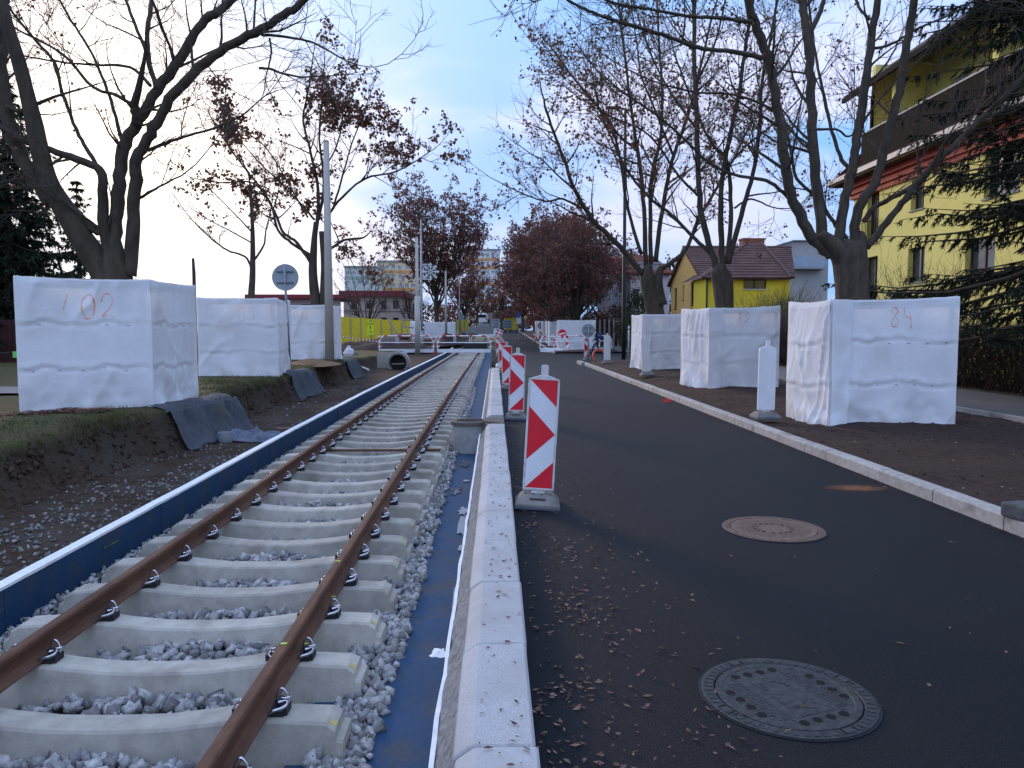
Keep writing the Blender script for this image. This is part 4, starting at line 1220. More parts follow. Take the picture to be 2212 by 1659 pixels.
# two large rectangular sign backs
for x, y, w, hh, zc, lb, col in ((.02, 80, .95, .98, 2.35, 'pale grey back of a rectangular road sign near the track end', M_SIGNB), (1.35, 84, 1.1, .9, 2.3, 'darker grey back of a rectangular road sign over the lane', pm('sign_back_dark', (.20, .27, .28), (.17, .23, .25), 3, .5))):
    root = thing('road_sign', lb, 'road sign', (x, y, .2), 'rectangular road sign backs')
    MB().b2((x - w / 2, y - .01, zc - hh / 2), (x + w / 2, y + .01, zc + hh / 2)).build('panel', col, root)
    for dz in (-.35, 0, .35): MB().b2((x - w * .35, y - .04, zc + dz * hh - .02), (x + w * .35, y - .0101, zc + dz * hh + .02)).build('bracket', pm('bracket', (.1, .1, .1)), root)
    mb = MB(); mb.tube([(x + .04, y - .07, .2), (x + .04, y - .07, zc + hh / 2)], .03, 8); mb.build('post', M_GALV, root)
# concrete traction poles
def conc_pole(label, base, zt, r0, r1, step=None):
    root = thing('concrete_pole', label, 'pole', base, 'concrete traction poles')
    mb = MB(); mb.tube([(base[0], base[1], base[2] - .3), (base[0], base[1], zt)], [r0, r1], 20); mb.build('shaft', M_POLE, root, smooth=True)
    if step:
        mb = MB(); mb.tube([(base[0], base[1], base[2] - .2), (base[0], base[1], step)], [r0 + .05, r0 + .045], 20); mb.build('sleeve', M_POLE, root, smooth=True)
    mb = MB(); mb.tube([(base[0], base[1], zt), (base[0], base[1], zt + .05)], [r1 + .01, r1 * .7], 16); mb.build('cap', M_CONC, root)
conc_pole('tall pale concrete pole right of the third guard on the lawn', (-6.02, 27.75, .45), at(720, 306, 27.75).z, .17, .10)
conc_pole('pale concrete pole with thicker sleeve beside the snowflake lamp post', (-5.2, 51, .2), at(905, 513, 51).z, .13, .09, at(905, 640, 51).z)
conc_pole('distant pale concrete pole behind the snowflake tree', (-5.3, 82, .5), 8.0, .15, .10)
# street lamp with snowflake ornament
bx_, by_ = -5.15, 53.5
root = thing('street_lamp', 'slim grey street lamp with a white snowflake ornament', 'street lamp', (bx_, by_, .2), 'street lamps')
zt = at(912, 475, by_).z
mb = MB(); mb.tube([(bx_, by_, .1), (bx_, by_, 3.0), (bx_, by_, zt)], [.09, .08, .05], 12); mb.build('mast', M_GALV, root, smooth=True)
mb = MB(); mb.tube([(bx_, by_, .1), (bx_, by_, 1.6)], .13, 12); mb.build('mast_foot', M_GALV, root, smooth=True)
mb = MB(); mb.tube([(bx_, by_, zt), (bx_ + .15, by_, zt + .12), (bx_ + 1.2, by_, zt + .2)], .03, 8); mb.build('arm', M_GALV, root, smooth=True)
mb = MB(); mb.loft([[(bx_ + x, by_ - w, zt + z - .05), (bx_ + x, by_ + w, zt + z - .05), (bx_ + x, by_ + w * .7, zt + z + .05), (bx_ + x, by_ - w * .7, zt + z + .05)] for x, w, z in ((1.1, .06, .2), (1.25, .13, .21), (1.75, .11, .22), (1.85, .05, .21))]); mb.build('lamp_head', M_GALV, root)
sc_ = at(930, 587, by_)
orn = MB()
Rs = .62
for k in range(8):
    a = k * math.pi / 4; p1 = sc_ + Vector((Rs * math.cos(a), -.02, Rs * math.sin(a))); p0 = sc_ + Vector((.06 * math.cos(a), -.02, .06 * math.sin(a)))
    orn.bar(p0, p1, .06)
    for t, L in ((.45, .17), (.7, .15)):
        c_ = sc_ + Vector((Rs * t * math.cos(a), -.02, Rs * t * math.sin(a)))
        for s_ in (-1, 1): orn.bar(c_, c_ + Vector((L * math.cos(a + s_ * .75), 0, L * math.sin(a + s_ * .75))), .05)
orn.build('snowflake', M_BW, root)
fr = MB()
for dz in (-.52, .52): fr.bar((bx_ + .05, by_, sc_.z + dz), (sc_.x, by_, sc_.z + dz), .05)
fr.bar((bx_ + .12, by_, sc_.z - .52), (bx_ + .12, by_, sc_.z + .52), .03); fr.bar((sc_.x, by_, sc_.z + .52), (sc_.x, by_, sc_.z + .66), .03); fr.build('ornament_frame', M_BW, root)
# dark street lamp on the right and further lamps
def lamp(label, base, zt, r, mat, arm=-1, L=.9):
    root = thing('street_lamp', label, 'street lamp', base, 'street lamps'); x, y, z = base
    mb = MB(); mb.tube([(x, y, z - .2), (x, y, z + 2.2), (x + .03 * arm, y, zt)], [r, r * .95, r * .6], 14); mb.build('mast', mat, root, smooth=True)
    mb = MB(); mb.tube([(x, y, zt), (x + arm * L * .4, y, zt + .06)], r * .45, 8); mb.build('arm', mat, root)
    mb = MB(); mb.loft([[(x + arm * q, y - w, zt + .02), (x + arm * q, y + w, zt + .02), (x + arm * q, y + w * .7, zt + .12), (x + arm * q, y - w * .7, zt + .12)] for q, w in ((L * .3, .07), (L * .45, .15), (L * .9, .12), (L, .05))]); mb.build('lamp_head', mat, root)
lamp('tall dark brown street lamp at the verge corner beside the side street', (6.3, 37.2, .12), at(1343, 236, 37.2).z, .105, M_DPOLE, -1, 1.0)
lamp('thin lamp post standing within the red brown trees', (5.9, 70, .2), at(1195, 486, 70).z, .08, pm('grey_brown_paint', (.12, .10, .09)), -1, .9)
lamp('slim distant lamp post left of the track', (-4.3, 92, .8), 8.5, .08, M_GALV, 1, .8)
# broken post behind the lawn guards
b0 = at(419, 640, 26); t0 = at(417, 558, 26)
mb = MB(); mb.tube([(b0.x, b0.y, .3), (b0.x + .02, b0.y, t0.z - .5), (t0.x, t0.y, t0.z)], [.07, .06, .045], 8); tag(mb.build('wooden_post', pm('dark_wood', (.05, .04, .035), (.08, .065, .055), 9, .9)), 'dark thin wooden post rising behind the guard sprayed 102', 'post')
# ================================================================== barriers and footbridge
M_BARW = pm('barrier_white', (0.84, 0.86, 0.88), (0.76, 0.78, 0.80), 4, .5)
M_TAPE = pm('red_tape', (0.62, 0.03, 0.04), (0.55, 0.03, 0.03), 6, .5)
def railing(label, a, b, hgt=1.2, plank=.24, group='white railings with red tape', wrap_l=True, wrap_r=True, skew=0.0):
    a, b = Vector(a), Vector(b); d = (b - a); L = d.length; d.normalize()
    up = Vector((0, 0, 1)); nrm = Vector((d.y, -d.x, 0))
    root = thing('railing', label, 'railing', a, group)
    P = lambda u, z, o=0: a + d * u + up * z + nrm * o
    mb = MB(); q = Matrix(((d.x, nrm.x, 0, 0), (d.y, nrm.y, 0, 0), (0, 0, 1, 0), (0, 0, 0, 1)))
    mb.box(P(L / 2, plank / 2 + .0), (L - .1, .05, plank), M=q); mb.build('kick_board', M_BARW, root)
    mb = MB(); mb.tube([P(.04, .05), P(.04, hgt - .35), P(.32, hgt), P(L - .32, hgt), P(L - .04, hgt - .35), P(L - .04, .05)], .042, 8); mb.build('top_rail', M_BARW, root)
    mb = MB(); mb.tube([P(.04, hgt * .60), P(L - .04, hgt * .60)], .034, 8); mb.build('mid_rail', M_BARW, root)
    for u in (L * .33, L * .62):
        for o in (-.06, .06):
            mb = MB(); mb.tube([P(u + o, hgt * .6), P(u + o, hgt)], .024, 6); mb.build('brace', M_BARW, root)
    k = 0
    for u in np.linspace(.5, L - .5, 4):
        mb = MB(); mb.tube([P(u - .13, hgt), P(u + .13, hgt)], .05, 8); mb.build('tape_band', M_TAPE, root)
    for u, on_ in ((.06, wrap_l), (L - .06, wrap_r)):
        if not on_: continue
        for k in range(5):
            z = .35 + .17 * k
            mb = MB(); mb.tube([P(u - .10 + .05 * nz(k, u), z), P(u + .06, z + .09 + .05 * nz(u, k)), P(u + .12, z + .02)], .042, 6); mb.build('tape_band', M_TAPE if k % 2 else M_BARW, root)
    return root
Yb = 51.5
zb_ = ZR(Yb) + .06
A = at(818, 760, Yb); Bm = at(938, 760, Yb); B2 = at(944, 760, Yb); C_ = at(1061, 760, Yb)
railing('white railing with red tape left of the track barrier', (A.x, Yb, zb_), (Bm.x, Yb, zb_), 1.12)
railing('white railing with red tape standing across the rails', (B2.x, Yb, zb_), (C_.x, Yb, zb_), 1.12)
# hanging end of the tape
mb = MB(); p = at(940, 760, Yb); mb.bar((p.x, Yb - .04, zb_ + .2), (p.x + .02, Yb - .08, zb_ - .5), .07, .01); tag(mb.build('tape_end', M_TAPE), 'loose end of red tape hanging between the two track railings', 'tape')
# black crate behind the railing on the track
b = MB(); p = at(1000, 742, 57); q = at(1052, 757, 57); b.b2((p.x, 57, q.z), (q.x, 57.7, p.z)); tag(bevel(b.build('black_crate', M_DARKPL), .05), 'black plastic crate on the track behind the railing', 'crate')
# footbridge at the side street: deck with two railings
fa, fb = Vector((5.35, 57.3, 0.02)), Vector((9.9, 62.6, .06))
fa, fb = Vector((at(1192, 764, 56).x, 56, 0.0)), Vector((at(1322, 754, 60).x, 60, .06))
root = thing('footbridge', 'white temporary footbridge deck before the broad wrapped guard', 'footbridge', fa)
d_ = (fb - fa).normalized(); n_ = Vector((-d_.y, d_.x, 0))
mb = MB(); mb.add([fa, fb, fb + n_ * 1.3, fa + n_ * 1.3, fa + Vector((0, 0, .16)), fb + Vector((0, 0, .16)), fb + n_ * 1.3 + Vector((0, 0, .16)), fa + n_ * 1.3 + Vector((0, 0, .16))], [(0, 3, 2, 1), (4, 5, 6, 7), (0, 1, 5, 4), (1, 2, 6, 5), (2, 3, 7, 6), (3, 0, 4, 7)]); mb.build('deck', M_BARW, root)
for k in range(5):
    u = k / 5 * (fb - fa).length + .4
    p0 = fa + d_ * u - n_ * .0; mb = MB(); mb.bar(p0 + Vector((0, 0, .18)), p0 + d_ * .9 + Vector((0, 0, .75)), .03); mb.build('brace', M_BARW, root)
railing('near white railing of the temporary footbridge', fa + Vector((0, -.06, .17)) + d_ * 1.0, fb + Vector((0, -.06, .17)), 1.0, .1, wrap_l=False, wrap_r=False)
railing('rear white railing of the temporary footbridge', fa + n_ * 1.36 + Vector((0, 0, .17)), fb + n_ * 1.36 + Vector((0, 0, .17)), 1.0, .1, wrap_l=False, wrap_r=False)

# ================================================================== culvert pipe in its headwall, bag, pipes, blocks
c = at(857, 785, 36.5); z0 = -.42
root = thing('culvert', 'concrete culvert pipe set in a square headwall beside the blue wall', 'culvert', (c.x, 36.5, z0))
s_ = at(815, 762, 37.2); e_ = at(879, 762, 37.2)
R_ = (e_.x - s_.x) * .36
pc = at(860, 784, 36.5)
hw = MB(); hw.b2((s_.x, 37.1, -.5), (e_.x, 37.3, s_.z)); hw.build('headwall', pm('pale_concrete', (.46, .43, .36), (.38, .355, .30), 5, .9), root)
mb = MB()
prof_ = [(R_ * .80, 1.0), (R_ * .80, 0), (R_, 0), (R_ * 1.06, .05), (R_ * 1.06, .3), (R_, .34), (R_, .8)]
base = len(mb.v); n = 28
for r_, t in prof_:
    for k in range(n):
        a = 2 * math.pi * k / n; mb.v.append((pc.x + r_ * math.cos(a), 36.35 + t, pc.z + r_ * math.sin(a)))
for i in range(len(prof_) - 1):
    for k in range(n):
        p_, q_ = i * n + k, i * n + (k + 1) % n; mb.f.append((p_, q_, q_ + n, p_ + n))
mb.build('pipe', M_CONC, root, smooth=False)
mb = MB(); mb.disc((pc.x, 37.0, pc.z), R_ * .79, 24, 'Y', .02); mb.build('inner_shadow_plug', pm('bore_shade', (.05, .05, .045), (.09, .085, .075), 9, .9), root)  # added dark disc, coloured as the shade deep inside the pipe
mb = MB(); mb.bar((pc.x - R_ * .6, 36.5, pc.z - R_ * .1), (pc.x + R_ * .6, 36.45, pc.z - R_ * .05), .05); mb.build('debris_plank', pm('pale_wood', (.42, .34, .24)), root)
c = at(754, 766, 32); mb = MB(); mb.lathe([(.0, -.02), (.17, .0), (.22, .14), (.17, .30), (.10, .36), (.05, .46), (.0, .47)], (0, 0, 0), 14)
for i, v in enumerate(mb.v): mb.v[i] = (v[0] * 1.1 + .05 * nz(v[0] * 9, v[1] * 9, v[2] * 9) + c.x, v[1] + .05 * nz(v[1] * 9, v[2] * 9, 3) + c.y, v[2] + .03 * nz(v[0] * 12, v[2] * 12, 5) + max(ground_left(c.x, 32), c.z - .22))
tag(mb.build('plastic_bag', pm('shiny_plastic', (.70, .74, .78), (.55, .6, .65), 8, .3)), 'crumpled white plastic bag on the dirt right of the concrete pole', 'bag')
# broken white pipe and black hose in the trench
b0, b1 = at(728 + 0, 802, 33), at(742, 812, 32)
p0, p1 = at(823, 803, 36), at(836, 812, 35); mb = MB(); mb.tube([(p0.x - 1.0, 34.5, .1), (p1.x - .6, 33.6, -.12)], .05, 10); tag(mb.build('pipe_stub', M_BARW), 'white plastic pipe stub lying on the trench slope', 'pipe')
# stack of brown clay pipes behind the railing
M_PIPE = pm('brown_pipe', (.16, .07, .05), (.12, .055, .04), 6, .55)
PIPL = ['large brown pipe lying behind the left railing', 'short brown pipe piece lying beside the large one', 'brown pipe lying at the right of the pipe pile', 'brown pipe resting behind the pile']
for i, (x0, x1, y_) in enumerate([(865, 882, 742), (884, 908, 738), (908, 938, 737), (862, 890, 728)]):
    a_, b_ = at(x0, y_, 58 + i * .8), at(x1, y_, 58 + i * .8); r_ = .26
    mb = MB(); n = 16
    for (rr, X) in ((r_ * .85, b_.x), (r_ * .85, a_.x), (r_, a_.x), (r_, b_.x), (r_ * .85, b_.x)):
        for k in range(n):
            t = 2 * math.pi * k / n; mb.v.append((X, a_.y + rr * math.cos(t), a_.z + rr * math.sin(t)))
    for j in range(4):
        for k in range(n): mb.f.append((j * n + k, j * n + (k + 1) % n, (j + 1) * n + (k + 1) % n, (j + 1) * n + k))
    tag(mb.build('clay_pipe', M_PIPE, smooth=False), PIPL[i], 'pipe', 'brown pipes piled behind the railing')
# earth mound behind the railings
def mound(label, c, rx, ry, h, seed, mat=M_SOIL):
    mb = MB(); n = 26
    for j in range(11):
        for k in range(n):
            rr = j / 10; a = 2 * math.pi * k / n
            x, y = c[0] + rr * rx * math.cos(a), c[1] + rr * ry * math.sin(a)
            mb.v.append((x, y, c[2] - .1 + h * (1 - rr * rr) * (1 + .6 * nz(x * .8, y * .8, seed)) + .12 * nz(x * 2.2, y * 2.2, seed) * (1 - rr)))
    for j in range(10):
        for k in range(n): mb.f.append((j * n + k, j * n + (k + 1) % n, (j + 1) * n + (k + 1) % n, (j + 1) * n + k))
    tag(mb.build('earth_mound', M_SOIL if mat is None else mat, smooth=True, fix=False), label, 'earth mound', 'heaps of dug earth')
mound('low brown earth mound between culvert and concrete pole', (-8.6, 39.5, .25), 1.9, 3.0, .5, 3)
mound('earth mound behind the pipe pile', (-8.5, 55, .25), 4.0, 4.0, .7, 8)
mound('earth mound left of the track beyond the railings', (-4.6, 72, .4), 1.2, 9, .9, 12)
# concrete blocks near the pipes
for i, (x0, y0, x1, y1, Y) in enumerate([(818, 728, 840, 745, 54), (841, 722, 862, 742, 55.5)]):
    a_, b_ = at(x0, y1, Y), at(x1, y0, Y); b = MB(); b.b2((a_.x, Y, a_.z - .1), (b_.x, Y + .7, b_.z))
    o = bevel(b.build('concrete_block', pm('pinkish_concrete', (.30, .245, .225), (.24, .2, .185), 4, .9)), .02)
    tag(o, ['pinkish concrete block left of the railing end', 'taller pinkish concrete block behind the railing end'][i], 'concrete block', 'concrete blocks by the pipes')
# precast slabs at the end of the rails, far
M_SLAB = pm('pale_slab', (.40, .42, .42), (.32, .34, .34), 3, .85)
for i, (x0, y0, x1, y1, Y) in enumerate([(1027, 706, 1066, 717, 103), (1030, 699, 1058, 706, 106), (1000, 705, 1026, 715, 108)]):
    a_, b_ = at(x0, y1, Y), at(x1, y0, Y); b = MB(); b.b2((a_.x, Y, a_.z - .3), (b_.x, Y + 2, b_.z))
    tag(b.build('precast_slab', M_SLAB), ['wide pale precast slab lying across the far end of the rails', 'pale precast slab stacked on the wide one at the rails end', 'low pale slab left of the rails end'][i], 'slab', 'precast slabs at the rails end')

# ================================================================== yellow site fence, warning sign
M_YF = pm('yellow_panel', (0.72, 0.56, 0.03), (0.62, 0.48, 0.03), 1.5, .6, c3=(.50, .42, .06), s3=.8, f3=(.55, .8))
def site_fence(label, x0, x1, yt0, yt1, yb0, Y, n, dY=0.0):
    a_ = at(x0, yt0, Y); root = thing('site_fence', label, 'fence', (a_.x, Y, .3), 'yellow site fences')
    for i in range(n):
        xa, xb = x0 + (x1 - x0) * i / n, x0 + (x1 - x0) * (i + 1) / n
        ya, yb = yt0 + (yt1 - yt0) * i / n, yt0 + (yt1 - yt0) * (i + 1) / n
        Ya, Yb_ = Y + dY * i / n, Y + dY * (i + 1) / n
        p, q = at(xa + .6, ya, Ya), at(xb - .2, yb, Yb_); lo = at(xa, yb0, Ya).z
        mb = MB(); mb.add([(p.x, Ya, lo), (q.x, Yb_, lo), (q.x, Yb_, q.z), (p.x, Ya, p.z), (p.x, Ya + .05, lo), (q.x, Yb_ + .05, lo), (q.x, Yb_ + .05, q.z), (p.x, Ya + .05, p.z)], [(0, 1, 2, 3), (7, 6, 5, 4), (1, 5, 6, 2), (0, 3, 7, 4), (3, 2, 6, 7), (0, 4, 5, 1)]); mb.build('panel', M_YF, root)
        mb = MB(); mb.b2((p.x - .03, Ya - .06, lo - .3), (p.x + .03, Ya - .001, p.z - .1)); mb.build('post', M_GALV, root)
site_fence('long yellow board fence behind the concrete pole and pipes', 734, 889, 684, 694, 742, 66, 7)
site_fence('short yellow board fence beyond the far wrapped guard', 985, 1012, 690, 690, 716, 96, 3, 6)
a_ = at(985, 690, 98)
b_ = at(1093, 703, 118); root = thing('site_container', 'bright yellow site container beside the far lane', 'container', (b_.x, 118, 1))
x0, x1 = at(1090, 690, 118).x, at(1118, 690, 118).x; zt, zl = at(1090, 689, 118).z, at(1090, 712, 118).z
MB().b2((x0, 118, zl), (x1, 120.5, zt)).build('body', M_YF, root); MB().b2((x0 - .08, 117.9, zt), (x1 + .08, 120.6, zt + .12)).build('roof', pm('yellow_roof', (.55, .42, .04)), root)
MB().b2((x0 + .2, 117.97, zl + .2), (x0 + .9, 117.999, zt - .3)).build('door', pm('yellow_roof', (.5, .4, .04)), root)
# text helper
def text(s, size, loc, mat, parent, name='lettering', ext=.004, rz=0.0, align='CENTER'):
    cu = bpy.data.curves.new(name, 'FONT'); cu.body = s; cu.size = size; cu.align_x = align; cu.align_y = 'CENTER'; cu.extrude = ext
    ob = bpy.data.objects.new(name, cu); COL.objects.link(ob)
    dg = bpy.context.evaluated_depsgraph_get(); me = bpy.data.meshes.new_from_object(ob.evaluated_get(dg)); bpy.data.objects.remove(ob)
    me.name = name
    M = Matrix.Translation(Vector(loc)) @ Matrix.Rotation(rz, 4, 'Z') @ Matrix.Rotation(math.pi / 2, 4, 'X'); me.transform(M)
    me.materials.clear(); me.materials.append(mat)
    return link(name, me, parent)
M_BLACK = pm('print_black', (.015, .015, .015), rough=.6)
M_NEON = pm('neon_yellow', (.70, .86, .03), (.66, .80, .03), 4, .5)
Yp = 52.5; p = at(793, 696, Yp); q = at(805.5, 723, Yp)
root = thing('warning_sign', 'fluorescent yellow warning sign reading POZOR on the yellow fence', 'warning sign', (p.x, Yp, .3))
o = MB().b2((p.x, Yp - .01, q.z), (q.x + .05, Yp + .01, p.z)).build('panel', M_NEON, root); bevel(o, .004)
cx = (p.x + q.x + .05) / 2; text('POZOR', .155, (cx, Yp - .014, p.z - .12), M_BLACK, root)
pic = MB(); pic.tube([(cx, Yp - .014, p.z - .24), (cx, Yp - .014, p.z - .31)], .03, 8); pic.b2((cx - .025, Yp - .016, p.z - .47), (cx + .025, Yp - .012, p.z - .31)); pic.build('pictogram', M_BLACK, root)
mb = MB(); mb.b2((cx - .09, Yp - .016, p.z - .62), (cx + .1, Yp - .012, p.z - .585)); mb.build('small_print', M_BLACK, root); mb = MB(); mb.b2((cx - .14, Yp - .016, p.z - .71), (cx + .15, Yp - .012, p.z - .685)); mb.build('small_print', M_BLACK, root)
mb = MB(); mb.tube([(cx, Yp + .04, .1), (cx, Yp + .04, p.z - .05)], .025, 8); mb.build('post', M_GALV, root)
# timber scaffold planks by the pole
root = thing('timber_support', 'slanting timber support frame left of the sleeved concrete pole', 'timber', (at(880, 720, 58).x, 58, .3))
for (x0, y0, x1, y1) in ((861, 690, 892, 691), (866, 706, 893, 708), (872, 690, 884, 728), (839, 692, 862, 726)):
    mb = MB(); mb.bar(at(x0, y0, 58), at(x1, y1, 57.6), .05, .12); mb.build('plank', pm('pale_wood', (.42, .34, .24)), root)
# red white barrier tape in front of the site, on short stakes
root = thing('barrier_tape', 'sagging red and white barrier tape before the yellow fence', 'tape', (at(735, 740, 50).x, 50, .4))
pts = [at(734, 723, 50), at(760, 730, 50.5), at(790, 732, 51), at(818, 736, 51.3)]
for i in range(24):
    t0, t1 = i / 24 * 3, (i + 1) / 24 * 3
    def pp(t):
        k = min(int(t), 2); return pts[k].lerp(pts[k + 1], t - k) - Vector((0, 0, .08 * math.sin(math.pi * (t - k))))
    mb = MB(); mb.bar(pp(t0), pp(t1), .008, .07); mb.build('tape_piece', M_TAPE if i % 2 else M_BARW, root)
for p in pts[::2]:
    mb = MB(); mb.bar((p.x, p.y + .03, p.z - .8), (p.x, p.y + .03, p.z + .1), .03); mb.build('stake', M_WOOD, root)

# ================================================================== white van far down the lane
Yv = 150; p = at(1042, 699, Yv); zg = p.z - .1
root = thing('parked_van', 'white van parked far down the street by the cream building', 'van', (p.x, Yv, zg))
x0 = p.x - 1.0
mb = MB(); mb.prism([(Yv, zg + .35), (Yv + 5, zg + .35), (Yv + 5, zg + 1.1), (Yv + 4.1, zg + 1.4), (Yv + 3.5, zg + 2.1), (Yv + .1, zg + 2.15), (Yv, zg + 1.9)], x0, x0 + 1.95, 'X'); bevel(mb.build('body', pm('van_white', (.75, .76, .78), rough=.3), root), .08)
MB().b2((x0 + .2, Yv - .01, zg + 1.25), (x0 + 1.75, Yv + .0, zg + 1.85)).build('rear_window', pm('dark_glass', (.02, .025, .03), rough=.1), root)
for dx in (.05, 1.65): MB().b2((x0 + dx, Yv - .02, zg + .8), (x0 + dx + .22, Yv - .001, zg + 1.2)).build('tail_light', M_TAPE, root)
for dx in (.12, 1.83):
    for dy in (.9, 4.0):
        mb = MB(); mb.disc((x0 + dx, Yv + dy, zg + .33), .33, 18, 'X', .22); mb.build('wheel', M_DARKPL, root)

# ================================================================== pedestrians
def person(label, loc, rz, H, jacket, trousers, hair, stride=.32, bag=None, skin=(.36, .22, .16)):
    root = thing('person', label, 'person', loc, None, rz)
    k = H / 1.78
    # skeleton vertices (x right, y forward); walking pose
    J = {'pel': (0, 0, .95), 'wai': (0, .02, 1.10), 'che': (0, .04, 1.32), 'nek': (0, .05, 1.50), 'hed': (0, .08, 1.58), 'hd2': (0, .10, 1.68), 'hd3': (0, .095, 1.745),
         'shl': (-.19, .04, 1.42), 'ell': (-.26, -.10, 1.16), 'wrl': (-.25, -.02, .93), 'hal': (-.24, .03, .85),
         'shr': (.19, .04, 1.42), 'elr': (.26, .08, 1.15), 'wrr': (.22, .26, .99), 'har': (.20, .32, .93),
         'hil': (-.10, 0, .90), 'knl': (-.11, .16 + stride * .3, .50), 'anl': (-.11, stride * .95, .10), 'tol': (-.12, stride * .95 + .18, .04),
         'hir': (.10, 0, .90), 'knr': (.11, -.02, .48), 'anr': (.11, -stride * 1.05, .12), 'tor': (.12, -stride * 1.05 + .15, .035)}
    Rr = {'pel': .155, 'wai': .15, 'che': .175, 'nek': .065, 'hed': .075, 'hd2': .098, 'hd3': .06, 'shl': .085, 'ell': .062, 'wrl': .048, 'hal': .035, 'shr': .085, 'elr': .062, 'wrr': .048, 'har': .035,
          'hil': .105, 'knl': .072, 'anl': .052, 'tol': .042, 'hir': .105, 'knr': .072, 'anr': .052, 'tor': .042}
    E = [('pel', 'wai'), ('wai', 'che'), ('che', 'nek'), ('nek', 'hed'), ('hed', 'hd2'), ('hd2', 'hd3'), ('che', 'shl'), ('shl', 'ell'), ('ell', 'wrl'), ('wrl', 'hal'), ('che', 'shr'), ('shr', 'elr'), ('elr', 'wrr'), ('wrr', 'har'),
         ('pel', 'hil'), ('hil', 'knl'), ('knl', 'anl'), ('anl', 'tol'), ('pel', 'hir'), ('hir', 'knr'), ('knr', 'anr'), ('anr', 'tor')]
    names = list(J); me = bpy.data.meshes.new('body')
    me.from_pydata([tuple(c * k for c in J[n]) for n in names], [(names.index(a), names.index(b)) for a, b in E], [])
    ob = bpy.data.objects.new('tmp', me); COL.objects.link(ob)
    m = ob.modifiers.new('skin', 'SKIN'); m.use_smooth_shade = True
    for i, n in enumerate(names):
        sv = me.skin_vertices[0].data[i]; sv.radius = (Rr[n] * k, Rr[n] * k * (.72 if n in ('pel', 'wai', 'che') else 1)); sv.use_root = (n == 'pel')
    ob.modifiers.new('sub', 'SUBSURF').levels = 2
    dg = bpy.context.evaluated_depsgraph_get(); bm_ = bpy.data.meshes.new_from_object(ob.evaluated_get(dg)); bpy.data.objects.remove(ob)
    bm_.name = 'body'; bm_.materials.clear()
    for mt in (jacket, trousers, pm('skin', skin, rough=.6), hair, M_DARKPL): bm_.materials.append(mt)
    for p_ in bm_.polygons:
        c_ = p_.center / k; i = 0
        if c_.z < .93: i = 1
        if c_.z < .12: i = 4
        if c_.z > 1.50: i = 2 if (c_.y > .10 and c_.z < 1.69) or c_.z < 1.56 else 3
        hx = abs(c_.x)
        if hx > .15 and .80 < c_.z < .98 and (c_.y > .02 or c_.x < 0): i = 2 if c_.z < .95 or c_.y > .27 else 0
        p_.material_index = i
    o = link('body', bm_, root); o.matrix_parent_inverse = Matrix.Identity(4)
    # fingers
    for side, nm in ((-1, 'hal'), (1, 'har')):
        h_ = Vector(J[nm]) * k
        for f_ in range(5):
            off = Vector((side * .004, -.025 + .0125 * f_, 0)) if f_ else Vector((-side * .02, .03, .03))
            L = (.06, .07, .078, .072, .058)[f_]
            q = MB(); q.tube([h_ + off, h_ + off + Vector((-side * .006, .012, -L * .55)), h_ + off + Vector((-side * .02, .02, -L))], [.0095, .0085, .006], 6); w_ = q.build('finger', pm('skin', skin), root, smooth=True); w_.matrix_parent_inverse = Matrix.Identity(4)
    # face pieces and hair
    for x_ in (-.034, .034):
        q = MB(); q.lathe([(0, -.009), (.008, -.005), (.009, 0), (.008, .005), (0, .009)], (x_ * k, .188 * k, 1.655 * k), 8); w_ = q.build('eye', M_BLACK, root); w_.matrix_parent_inverse = Matrix.Identity(4)
        q = MB(); q.lathe([(.0, -.03), (.016, -.018), (.018, .01), (.0, .03)], (x_ * 2.9 * k, .09 * k, 1.65 * k), 8); w_ = q.build('ear', pm('skin', skin), root); w_.matrix_parent_inverse = Matrix.Identity(4)
    q = MB(); q.add([(-.012 * k, .185 * k, 1.655 * k), (.012 * k, .185 * k, 1.655 * k), (.018 * k, .19 * k, 1.615 * k), (-.018 * k, .19 * k, 1.615 * k), (0, .218 * k, 1.622 * k)], [(0, 1, 4), (1, 2, 4), (2, 3, 4), (3, 0, 4)]); w_ = q.build('nose', pm('skin', skin), root); w_.matrix_parent_inverse = Matrix.Identity(4)
    q = MB(); q.b2((-.022 * k, .178 * k, 1.588 * k), (.022 * k, .192 * k, 1.596 * k)); w_ = q.build('mouth', pm('lip', (.25, .09, .08)), root); w_.matrix_parent_inverse = Matrix.Identity(4)
    # jacket hem and collar
    q = MB(); q.lathe([(.185, .86), (.195, .9), (.182, 1.0)], (0, 0, 0), 18)
    q.v = [(x * k, y * .78 * k, z * k) for x, y, z in q.v]; w_ = q.build('jacket_hem', jacket, root, smooth=True); w_.matrix_parent_inverse = Matrix.Identity(4)
    return root
pj = pm('navy_jacket', (.012, .022, .065), (.02, .03, .08), 8, .8); pt = pm('blue_jeans', (.035, .055, .10), (.05, .07, .12), 12, .9)
ph = pm('dark_red_cap', (.09, .03, .035), (.06, .02, .025), 9, .9)
p = at(1290, 764, 50.5)
per = person('person in navy jacket and jeans walking past the grey round sign', (p.x, 50.5, 0), rad(75), 1.78, pj, pt, ph, .36)
q = MB(); q.loft([[(-.15, y_, 1.05), (.15, y_, 1.05), (.16, y_, 1.3), (.11, y_, 1.46), (-.11, y_, 1.46), (-.16, y_, 1.3)] for y_ in (-.13, -.22, -.27)])
bp = bevel(q.build('backpack', pm('blue_backpack', (.02, .05, .20), (.03, .06, .24), 6, .7)), .03); bp.location = per.location; bp.rotation_euler = per.rotation_euler
tag(bp, 'blue backpack worn by the person in jeans', 'backpack')
p2 = at(1331, 738, 60)
